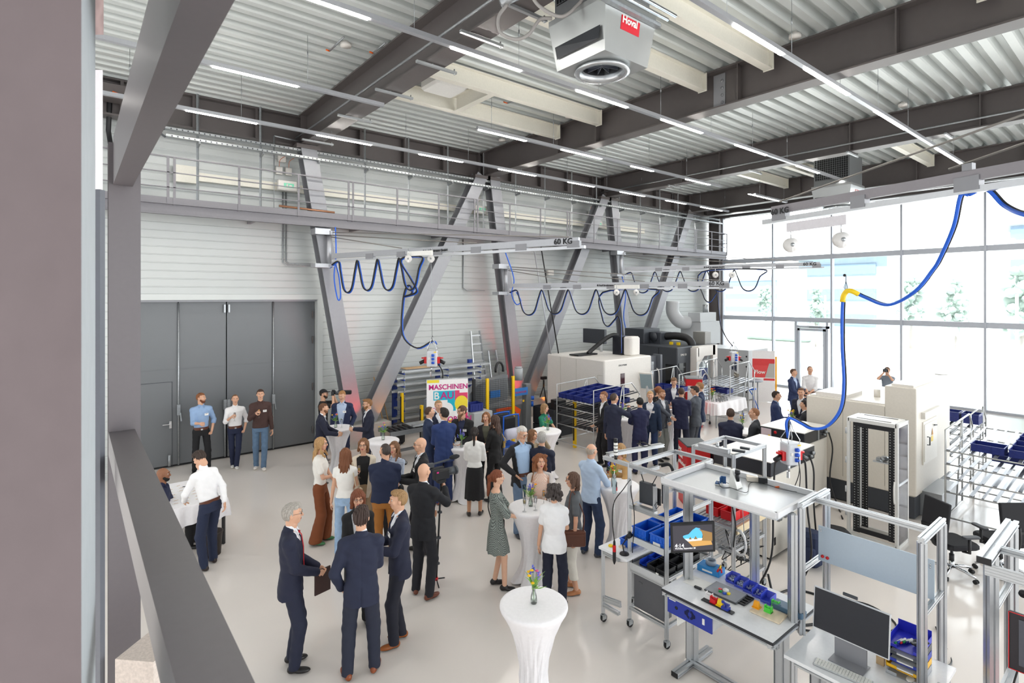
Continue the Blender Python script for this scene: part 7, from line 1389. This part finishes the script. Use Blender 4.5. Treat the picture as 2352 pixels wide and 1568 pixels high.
# jib cranes
def jib(base,end,z,label,zb,cabs,tro=None,txt=True,loops=5,hang=None,w=.13,drop=True):
    a=V(base[0],base[1],z); e=V(end[0],end[1],z); d=(e-a); L=d.length; d.normalize(); sd=V(d.y,-d.x,0); t=thing('jib_crane',label,'crane',(0,0,0))
    MB().bar(a,e,.07,w).build('arm',RAILM,t); MB().bar(a+V(0,0,-.12),e+V(0,0,-.12)+d*.12,.07,.055).build('track',M('track_alu','d0d2d6',.3,.6),t)
    MB().cyl(a-d*.15+V(0,0,-.25),a-d*.15+V(0,0,.62),.06,12).bar(a-d*.3+V(0,0,.6),a+d*.02+V(0,0,.6),.16,.1).bar(a-d*.3+V(0,0,-.25),a+d*.02+V(0,0,-.25),.2,.06).box(a.x-.45,a.x-.05,a.y,a.y+.35,z+.55,z+.7).box(a.x-.45,a.x-.05,a.y,a.y+.35,z-.3,z-.2).build('pivot_bracket',RAILM,t)
    for f,zz in ((.35,.5),(.66,.55),(.97,.62)): MB().tube([a-d*.05+V(0,0,zz),a+d*L*f+V(0,0,w/2+.02)],.012,6).build('tie_rod',M('rod_grey','8a8682',.4,.4),t)
    for f in (.2,.35,.51,.66,.82,.985): MB().cb(a+d*L*f+V(0,0,-.06),.26,.09,.13,R=Matrix((d,-sd,V(0,0,1))).transposed()).build('rail_clamp',GREY2,t)
    for f,tx,sz in ((.955,'60 KG',.15),) + (((.5,'© Rolf Brinkmann GmbH',.07),) if txt else ()):
        textmesh('arm_text',tx,sz,BLACK,t,a+d*L*f+sd*.037*1.35+V(0,0,-.045),d,(0,0,1),.001,align='CENTER',bold=.003)
    # festoon cable
    pts=[a-d*.1+V(0,0,-.3)]
    if loops:
        x=.1; 
        for i in range(loops):
            x0=.25+i*cabs; x1=x0+cabs; dp=.75 if i else .8
            p=a+d*x0+V(0,0,-.16); q=a+d*x1+V(0,0,-.16); pts+= [p,p+d*.12*cabs+V(0,0,-.25),p+d*.28*cabs+V(0,0,-dp*.85),p+d*.5*cabs+V(0,0,-dp),q-d*.28*cabs+V(0,0,-dp*.85),q-d*.12*cabs+V(0,0,-.25)]
        pts.append(q)
    if hang: pts+= [Vector(h) for h in hang]
    if len(pts)>2:
        c1=curve(pts,5); f=thing('festoon_cable','blue and black cables looping under the '+label.split(',')[0],'cable'); MB().tube(c1,.018,6).build('blue_cable',BLUC,f); MB().tube([p+sd*.04+V(0,0,.015) for p in c1],.018,6).build('black_cable',BLKC,f)
    return t,a,d,L,sd
def balancer(p,l,c='e6e4e2',r=.11):
    t=thing('spring_balancer',l,'balancer',p); MB().cyl((.022,.028,0),(-.022,-.028,0),r,20).rbox((0,0,-r*.7),.07,.07,r*.8,.02).build('drum',M('balancer_'+c,c,.4),t); MB().cyl((.03,.038,0),(-.03,-.038,0),r*.28,12).build('hub',GALV,t); MB().tube([(-.0,0,r),(0,0,r+.14)],.008,6).build('hook',CHROME,t); return t
def powerbox(p,l,s_=1.,rz=0.,leads=False):
    t=thing('power_box',l,'power box',p,rz); t.scale=(s_,)*3; MB().rbox((0,0,0),.2,.2,.3,.03).build('housing',M('box_lightgrey','d2d5da',.4),t); s=MB()
    for z in (.07,0,-.07): s.rbox((.025,-.105,z),.055,.03,.05,.012); s.ball((.03,-.125,z),.03,.014,.026,10)
    s.build('blue_sockets',M('socket_blue','2257c8',.35),t); MB().box(-.06,-.03,-.108,-.1,-.01,.03).build('switch',MW,t); MB().box(.04,.09,-.102,-.1,.12,.14).build('yellow_label',YEL,t)
    for sx in (-1,1): q=MB(); q.cb((sx*.12,0,-.03),.06,.1,.12); q.lathe((sx*.17,0,.0),[(.001,0),(.04,0),(.04,.02),(.001,.02)],12); q.build('red_socket',REDP,t); MB().cyl((sx*.14,0,-.04),(sx*.24,-.01,-.09),.035,12).build('plug',BLACK,t)
    s=MB()
    for sx in (-.08,.08):
        for sy in (-.08,.08): s.tube([(sx,sy,.15),(sx*1.1,sy,.2),(sx*.3,sy*.3,.34),(0,0,.44)],.006,5)
    s.build('chain_sling',CHROME,t); MB().cyl((-.02,0,-.15),(-.02,0,-.26),.015,8).cb((-.03,0,-.3),.03,.03,.09).build('air_coupling',CHROME,t)
    if leads: MB().tube(curve([(.03,-.13,-.07),(.05,-.14,-.3),(.02,-.12,-.7)],5),.006,5).tube(curve([(.03,-.13,.0),(.03,-.14,-.25),(-.08,-.12,-.55)],5),.006,5).build('thin_leads',BLKC,t)
    return t
# crane 1
j=jib((5.25,13.85),(7.41,7.12),5.15,'first wall crane, pivoting from the first slanting column',0,.72,loops=4,hang=[(5.95,11.4,4.95),(6.1,11.2,4.5),(6.2,11.1,4.2),Dp(930,682,13),Dp(948,675,13),Dp(945,658,13),Dp(935,662,13),Dp(927,700,13),Dp(927,770,13),Dp(960,800,13),Dp(995,784,13.2),Dp(1003,790,13.4)])
TL('load_bar','white load bar hanging under the first wall crane','bar',MB().bar(Dp(937,583,11.8)+V(0,0,0),Dp(993,580,11.5),.05,.1),WHITE)
for (u,v,l) in ((938,594,'left'),(990,594,'right')): balancer(Dp(u,v,11.7),l+' balancer reel under the first wall crane with a yellow label',r=.075)
t=powerbox(Dp(993,823,13.0),'power box with red plugs hanging above the cantilever rack',1.25,YAW-PI/2); TL('hanging_wire','thin wire from the first crane to its power box','wire',MB().cyl(Dp(993,790,13.0),Dp(990,600,11.7),.005,5),GALV)
TL('power_lead','black lead from the power box down behind the banner','cable',MB().tube(curve([Dp(1003,832,13.0),Dp(1015,850,13),Dp(1017,872,13.2),Dp(1017,930,13.2)],6),.014,6),BLKC)
TL('hanging_blue_loop','blue cable loop hanging at the pivot of the first crane','cable',MB().tube(curve([(5.3,13.8,5.9),(5.3,13.75,5.2),(5.25,13.75,4.6),(5.32,13.7,4.05),(5.4,13.7,4.1),(5.38,13.75,4.6),(5.3,13.78,4.95)],6),.018,6),BLUC)
# crane 2
jib((11.15,13.85),(13.9,7.75),4.46,'second wall crane, pivoting from the second slanting column',0,.9,loops=5,hang=[Dp(1385,672,16.5),Dp(1384,730,16.5),Dp(1396,750,16.5),Dp(1412,735,16.4),Dp(1420,727,16.3),Dp(1426,745,16.3),Dp(1427,810,16.3)])
for u,l in ((1416,'left'),(1461,'right')): balancer(Dp(u,671,15.6),l+' balancer reel under the second wall crane',r=.08)
TL('load_bar','white load bar hanging under the second wall crane','bar',MB().bar(Dp(1412,658,15.7),Dp(1468,658,15.3),.05,.1),WHITE)
TL('hanging_blue_loop','blue cable loop hanging at the pivot of the second crane','cable',MB().tube(curve([(10.9,13.8,5.6),(11.2,13.7,4.7),(11.15,13.75,4.2),(11.3,13.7,3.85),(11.5,13.7,3.95),(11.35,13.75,4.25)],6),.018,6),BLUC)
# crane 3
jib((17.0,13.85),(19.5,7.6),5.2,'third wall crane, reaching in front of the windows',0,.95,loops=5,hang=[Dp(1612,625,20),Dp(1616,680,20),Dp(1630,694,20),Dp(1645,675,20),Dp(1648,674,20),Dp(1654,740,19.8),Dp(1668,775,19.6),Dp(1683,795,19.5)],txt=True)
for u,l in ((1643,'left'),(1681,'right')): balancer(Dp(u,631,19.0),l+' balancer reel under the third wall crane',r=.1)
powerbox(Dp(1685,820,19.5),'small distant power box above the machine control panel',1.3,YAW-PI/2)
# near crane from the right
a=Dp(2560,346,4.0); e=Dp(1775,484,6.95); e.z=a.z=5.2
a=Vector((e.x+(6.27-7.0)*2.2,e.y+(.83-3.3)*2.2,5.2))
d=(a-e).normalized(); sd=V(-d.y,d.x,0)*-1; t=thing('jib_crane','near crane arm marked 60 KG entering from the right','crane'); MB().bar(e,a,.06,.1).build('arm',M('arm_grey','8f8b90',.4,.2),t); MB().bar(e-d*.14+V(0,0,-.13),a+V(0,0,-.13),.07,.06).build('track',M('track_alu','d0d2d6',.3,.6),t)
s=MB(); Rj=Matrix((d,sd,V(0,0,1))).transposed()
def at_u(u): tt=(u-CX)/F; l0=e.x*RX+e.y*RY; d0=e.x*FX+e.y*FY; l1=d.x*RX+d.y*RY; d1=d.x*FX+d.y*FY; return (tt*d0-l0)/(l1-tt*d1)
qk=at_u(2225)
for q,ww in ((.12,.2),(at_u(1975),.16),(qk,.2),(3.2,.2)): MB().cb(e+d*q+V(0,0,-.07),ww,.085,.13,R=Rj).build('rail_clamp',GREY2,t)
MB().cb(e+d*qk+V(0,0,.08),.08,.06,.07,R=Rj).build('lug',GREY2,t); textmesh('arm_text','60 KG',.1,BLACK,t,e+d*.02-(V(d.y,-d.x,0))*-.055+V(0,0,-.06),d,(0,0,1),.001,bold=.003)
for zz,q0 in ((.78,.1),(.62,2.0)): MB().tube([e+d*q0+V(0,0,.1),e+d*5+V(0,0,zz)],.012,6).build('tie_rod',M('rod_grey','8a8682',.4,.4),t)
TL('load_bar','white load bar with two hooks under the near crane arm','bar',MB().bar(e+d*.22+V(0,0,-.24),e+d*1.0+V(0,0,-.24),.04,.11),M('bar_white','e3e0e6',.4))
b1,b2=e+d*.27+V(0,0,-.46),e+d*.93+V(0,0,-.46); balancer(b1,'left white balancer reel under the near crane arm',r=.085); balancer(b2,'right white balancer reel under the near crane arm',r=.085)
kp=e+d*qk+V(0,0,-.17); dk_=kp.x*FX+kp.y*FY; D2=6.6
pts=[kp,Dp(2206,450,dk_+.05),Dp(2190,520,dk_+.2),Dp(2160,590,dk_+.5),Dp(2142,620,dk_+.65),Dp(2100,670,5.8),Dp(2040,700,6.2),Dp(1985,682,6.5),Dp(1955,668,6.55),Dp(1941,673,6.6),Dp(1935,700,6.6),Dp(1934,790,6.6),Dp(1938,880,6.6),Dp(1930,940,6.6),Dp(1900,978,6.7),Dp(1865,984,6.75),Dp(1840,972,6.8),Dp(1815,960,6.8),Dp(1806,972,6.8),Dp(1810,1005,6.8)]
c1=curve(pts,8); f=thing('supply_cable','thick blue and black cable bundle sweeping down from the near crane to the power box','cable'); MB().tube(c1,.017,8).build('blue_hose',BLUC,f); MB().tube([p+V(.02,-.016,.006) for p in c1],.012,7).build('black_hose',BLKC,f)
s=MB(); i0=[i for i,p in enumerate(c1) if (p-Dp(1945,670,6.6)).length<.14]; s.tube(c1[i0[0]:i0[-1]+1],.03,8); s.build('yellow_saddle',YEL,f)
TL('cable_hook','carabiner and black ball on a thin wire above the yellow saddle','hook',MB().cyl(Dp(1943,632,6.6),Dp(1943,672,6.6),.004,5).ball(Dp(1940,632,6.6),.018).tube([Dp(1943,645,6.6),Dp(1939,660,6.6),Dp(1943,668,6.6),Dp(1947,660,6.6)],.004,5,closed=True),BLACK)
c2=curve([kp,Dp(2265,435,dk_-.1),Dp(2305,472,dk_-.2),Dp(2352,493,4.4),Dp(2420,500,4.2)],8); f=thing('supply_cable','blue and black cable bundle leaving the near crane towards the right edge','cable'); MB().tube(c2,.017,8).build('blue_hose',BLUC,f); MB().tube([p+V(.01,-.02,.01) for p in c2],.012,7).build('black_hose',BLKC,f)
pb=powerbox(Dp(1815,1040,6.8),'large power box with blue sockets hanging over the cream cabinets',.9,YAW-PI/2+.15,leads=True)
for du,l in ((-1,'left'),(1,'right')):
    q=Dp(1815+du*28,1052,6.8); TL('power_lead','black lead dropping from the %s red plug of the large power box'%l,'cable',MB().tube(curve([q,q+V(du*.04*RX,du*.04*RY,-.1),q+V(du*.06*RX,du*.06*RY,-.6),q+V(du*.1*RX,du*.1*RY,-1.3),q+V(du*.1*RX,du*.1*RY+.3,-1.95)],7),.012,7),BLKC)
# hanging fan heater units
def hoval(x0,x1,y0,y1,zb,zt,label,txt=True):
    t=thing('air_heater',label,'heater'); cx,cy=(x0+x1)/2,(y0+y1)/2; S=M('zinc_sheet','b9bcbc',.28,.65,tex='noise',sc=5,amt=.05); k=.82; zm=zb+.62
    def ring(f,z): return [(cx+(x-cx)*f,cy+(y-cy)*f,z) for x,y in ((x0,y0),(x1,y0),(x1,y1),(x0,y1))]
    s=MB(); R=[ring(.84,zb),ring(1,zm-.02),ring(1,zm+.05)]; vs=[v for r in R for v in r]; s.add(vs,[(i*4+q,i*4+(q+1)%4,(i+1)*4+(q+1)%4,(i+1)*4+q) for i in range(2) for q in range(4)])
    r=.39*(x1-x0)*.84; n=32; vs=ring(.84,zb)+[(cx+r*1.0*math.cos(2*PI*i/n),cy+r*math.sin(2*PI*i/n),zb) for i in range(n)]
    c4=[int((PI+math.radians(45)+0)/(2*PI)*n)]
    fs=[]
    for q,(a0,a1) in enumerate(((5*PI/4,7*PI/4),(7*PI/4,9*PI/4),(PI/4,3*PI/4),(3*PI/4,5*PI/4))):
        i0=round(a0/(2*PI)*n); i1=round(a1/(2*PI)*n); fs.append(tuple([q,(q+1)%4]+[4+(i%n) for i in range(i1,i0-1,-1)]))
    s.add(vs,fs); s.build('hood',S,t)
    MB().lathe((cx,cy,zb),[(r,.0),(r*1.1,-.02),(r*1.12,-.05),(r*.9,-.06),(r*.8,.0),(r*.8,.12)],32,caps=False).build('air_nozzle',M('nozzle_alu','c9cdd0',.25,.8),t)
    MB().lathe((cx,cy,zb+.03),[(r*.8,0),(r*.8,.3),(.001,.3)],32,caps=False).build('throat',M('throat_dark','22252c',.5),t); s=MB()
    for i in range(10): a=2*PI*i/10; s.box(-.004,.004,0,r*.75,-.1,.0,Matrix.Rotation(a,3,'Z'),(cx,cy,zb+.14))
    s.build('vanes',M('vane_grey','555a66',.4),t)
    MB().box(x0+.06,x1-.06,y0+.06,y1-.06,zm,ZC-.1).build('upper_housing',M('zinc_dark','8d9092',.35,.5),t); s=MB()
    for i in range(16): s.box(x0+.045,x0+.055,y0+.1+i*(y1-y0-.2)/15-.004,y0+.1+i*(y1-y0-.2)/15+.004,zm+.25,ZC-.15)
    for i in range(12): s.box(x0+.045,x0+.055,y0+.1,y1-.1,zm+.25+i*.07,zm+.256+i*.07)
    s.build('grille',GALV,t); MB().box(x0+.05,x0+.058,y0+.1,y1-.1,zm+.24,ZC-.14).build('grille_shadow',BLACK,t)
    MB().add([(x0+(cx-x0)*.16*.25-.004+ (0),y0+.12,zb+.14),(x0+.04,y1-.12,zb+.14),(x0+.02,y1-.1,zb+.3),(x0+.02,y0+.1,zb+.3)],[(0,1,2,3)]).build('service_slot',M('slot_dark','2a2d33',.4),t)
    if txt:
        # plate on the -y face, which leans inwards towards the bottom
        sl=V(0,.16*(y1-y0)/2,-.62).normalized(); upv=-sl; xo=x0+.42; c=V(x0+.5*(x1-x0),y0,zm)+sl*.22; nrm=V(1,0,0).cross(upv); c=c+nrm*.004 if nrm.y<0 else c-nrm*.004
        R=Matrix((V(1,0,0),V(1,0,0).cross(upv)*-1,upv)).transposed(); MB().cb(c,.36,.006,.17,R=R).build('red_plate',M('plate_red','d5102a',.4),t); o=textmesh('brand_text','Hoval',.125,WHITE,t,c+V(-.165,0,0)+upv*.0-V(0,.007,0)+upv*-.0,(1,0,0),upv,.001,bold=.004)
    return t
a=Zp(1280,148,7.2); hoval(4.98,5.98,4.35,5.35,7.12,8.0,'galvanised hanging fan heater reading Hoval in front of the second roof beam')
hoval(19.3,20.5,6.6,7.8,7.1,8.0,'distant galvanised fan heater with a round outlet above the near crane arm')
pts=[Dp(1165,10,7.0),Dp(1145,40,7.0),Dp(1150,75,7.0),Dp(1185,90,7.0),Dp(1215,78,7.0),Dp(1240,45,7.0),Dp(1268,42,7.0)]; TL('flexible_hose','grey flexible hose curving from the fan heater over the first roof beam','hose',MB().tube(curve(pts,8),.022,8),M('hose_grey','a39f9c',.45))
TL('flexible_hose','grey hose crossing the grille side of the fan heater','hose',MB().tube(curve([Dp(1215,-20,6.8),Dp(1240,15,6.8),Dp(1290,38,6.8),Dp(1330,8,6.8),Dp(1345,-15,6.8)],8),.022,8),M('hose_grey','a39f9c',.45))
TL('hose_end','silver coupling sleeve of the hose at the first roof beam','coupling',MB().cyl(Dp(1150,8,7.1),Dp(1190,-12,7.1),.06,14),GALV)
for dy,l in ((0,'left'),(.12,'right')): TL('supply_pipe',l+' shiny supply pipe under the side of the fan heater','pipe',MB().cyl((2.5,4.22-dy,7.72),(6.05,4.22-dy,7.72),.025,10),CHROME)
TL('pipe_rail','silver channel rail beside the supply pipes of the fan heater','rail',MB().bar((2.5,4.32,7.66),(6.0,4.32,7.66),.07,.05),GALV)
# pipe with brackets under roof beams A and C
for x,l in ((4.5,'thin pipe clipped along the first roof beam'),(16.18,'thin pipe clipped along the third roof beam')): TL('roof_pipe',l,'pipe',MB().cyl((x,14.4,8.2),(x,-4,8.2),.022,8),GALV)
k=0
for x in (4.75,16.45):
    for i,y in enumerate((13.6,11.3,9.45,7.9,6.6,5.6) if x<5 else (11.2,8.3,5.6,3.5)):
        s=MB().bar((x-.36,y,7.97),(x+.42,y,7.97),.05,.04).cyl((x-.05,y,7.95),(x-.05,y,8.06),.008,6).cyl((x+.38,y,7.93),(x+.38,y,8.03),.012,6); TL('pipe_bracket','perforated channel bracket under the %s roof beam'%('first' if x<5 else 'third'),'bracket',s,M('tray_galv','b4b8ba',.35,.6))['group']='channel brackets under the %s roof beam'%('first' if x<5 else 'third')
for (u,v) ,l in (((794,107),'white round detector on the roof deck left of the first beam'),((1826,87),'white round detector near the right light rail'),((2074,244),'white round detector in the right roof bay'),((1548,186),'white round detector between fan heater and second beam'),((1153,324),'white round detector above the short start of the middle light rail'),((1307,270),'white round detector behind the cream purlins')):
    TL('smoke_detector',l,'detector',MB().cyl(Zp(u,v,8.72),Zp(u,v,8.72)+V(0,0,.06),.1,18).cyl(Zp(u,v,8.72)+V(0,0,.06),Zp(u,v,8.72)+V(0,0,.1),.05,10),MW)
for (u,v,u2,v2),l in (((757,117,790,85),'thin silver bracket arm on the roof deck left of the first beam'),((857,122,885,98),'thin bracket with orange ends beside the first beam'),((1165,237,1200,228),'thin bracket on the roof deck above the middle light rail')): TL('deck_bracket',l,'bracket',MB().cyl(Zp(u,v,8.7),Zp(u2,v2,8.75),.015,6).mat(1).cyl(Zp(u,v,8.7),Zp(u-8,v-3,8.7),.016,6),[GALV,M('orange_plastic','f26a1e',.4)])
TL('switch_gear','small dark wiring box with orange cable behind the near brace','box',MB().rbox(Yp(262,215,14.3),.7,.4,.3,.02).mat(1).cyl(Yp(257,214,14.05),Yp(272,220,14.05),.06,6),[GREY,M('orange_plastic','f26a1e',.4)])
TL('black_conduit','thick black conduit falling behind the near brace','pipe',MB().tube([Yp(252,225,14.5),Yp(249,300,14.8),Yp(256,345,15.0)],.05,8),BLKC)
TL('cable_tray','white framed cable tray running along above the window front','cable tray',MB().box(22.6,22.75,-2,14,7.75,7.8).box(24.3,24.5,-4,13.5,7.86,7.9),M('tray_galv','b4b8ba',.35,.6))
# ---------------------------------------------------------------- outdoors
MB().box(XF+.3,220,-150,160,-.3,-.05).build('ground',M('pale_gravel','e2e0da',.9,tex='noise',sc=.3,amt=.1),kind='structure')
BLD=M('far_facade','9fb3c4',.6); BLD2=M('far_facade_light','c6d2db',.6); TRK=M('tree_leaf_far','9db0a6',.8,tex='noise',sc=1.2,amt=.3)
def bld(x,y,sx,sy,sz,l,n,m,mt=BLD):
    t=thing('office_building',l,'building',(x,y,0)); MB().box(-sx/2,sx/2,-sy/2,sy/2,-.1,sz).build('wall',mt,t); MB().box(-sx/2-.5,sx/2+.5,-sy/2-.5,sy/2+.5,sz,sz+.5).build('roof',BLD2,t)
    for i in range(m): s=MB(); s.box(-sx/2-.1,-sx/2,-sy/2+1,sy/2-1,sz*(i+.35)/m,sz*(i+.75)/m); s.build('window_band',M('far_glass','8aa2b8',.2),t)
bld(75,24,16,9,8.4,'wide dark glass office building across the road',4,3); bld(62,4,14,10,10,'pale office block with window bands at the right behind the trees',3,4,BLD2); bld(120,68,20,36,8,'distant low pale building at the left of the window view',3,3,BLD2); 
random.seed(11)
def tree(x,y,h,l):
    t=thing('tree',l,'tree',(x,y,0),0,'trees outside the windows'); MB().tube([(0,0,-.05),(0,0,h*.45)],.12,7).build('trunk',M('bark_far','b0aca8',.9),t); s=MB()
    for i in range(90): a=random.uniform(0,2*PI); z=h*(.35+.6*random.random()); r=random.uniform(0,h*.24)*(1.3-z/h); s.ball((r*math.cos(a),r*math.sin(a),z),h*random.uniform(.015,.05),n=8)
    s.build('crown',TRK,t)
for i,(x,y,h) in enumerate(((60,29,5.5),(48,19,5),(52,13.5,6),(44,9,5.5),(58,34,4.5),(41,5.5,6),(70,48,5),(64,45,4.5))): tree(x,y,h,'tree outside the windows, number %s from the left in its row'%i if 0 else ['slim tree outside before the middle of the glass building','young tree outside behind the door','tree outside near the third mullion','tree outside near the right mullion','low tree at the left of the glass building','nearest tree outside at the right window','tree far left behind the roof edge','small tree far left beside the parking area'][i])
for i,(x,y,h) in enumerate(((38,14.5,4.2),(36,9.8,4.2),(34,6.4,4.4),(33,4.6,4.2))): TL('flag_pole',['leftmost','second','third','rightmost'][i]+' of the slim masts outside the windows','mast',MB().cyl((x,y,-.05),(x,y,h),.06,8),M('mast_grey','b4c2d0',.4))
for i,(x,y,r) in enumerate(((33,3.4,.5),(34,2.6,.7),(32.5,1.8,.6),(36,8,.5),(35,1.2,.8))): TL('boulder','pale rock outside, %s'%['left of the group beyond the right mullion','tallest beyond the right mullion','small one nearest the glass','lone one by the second mast','far right one'][i],'rock',MB().ball((x,y,r*.25),r,r*.8,r*.45,10),M('rock_pale','c9c7c4',.9))
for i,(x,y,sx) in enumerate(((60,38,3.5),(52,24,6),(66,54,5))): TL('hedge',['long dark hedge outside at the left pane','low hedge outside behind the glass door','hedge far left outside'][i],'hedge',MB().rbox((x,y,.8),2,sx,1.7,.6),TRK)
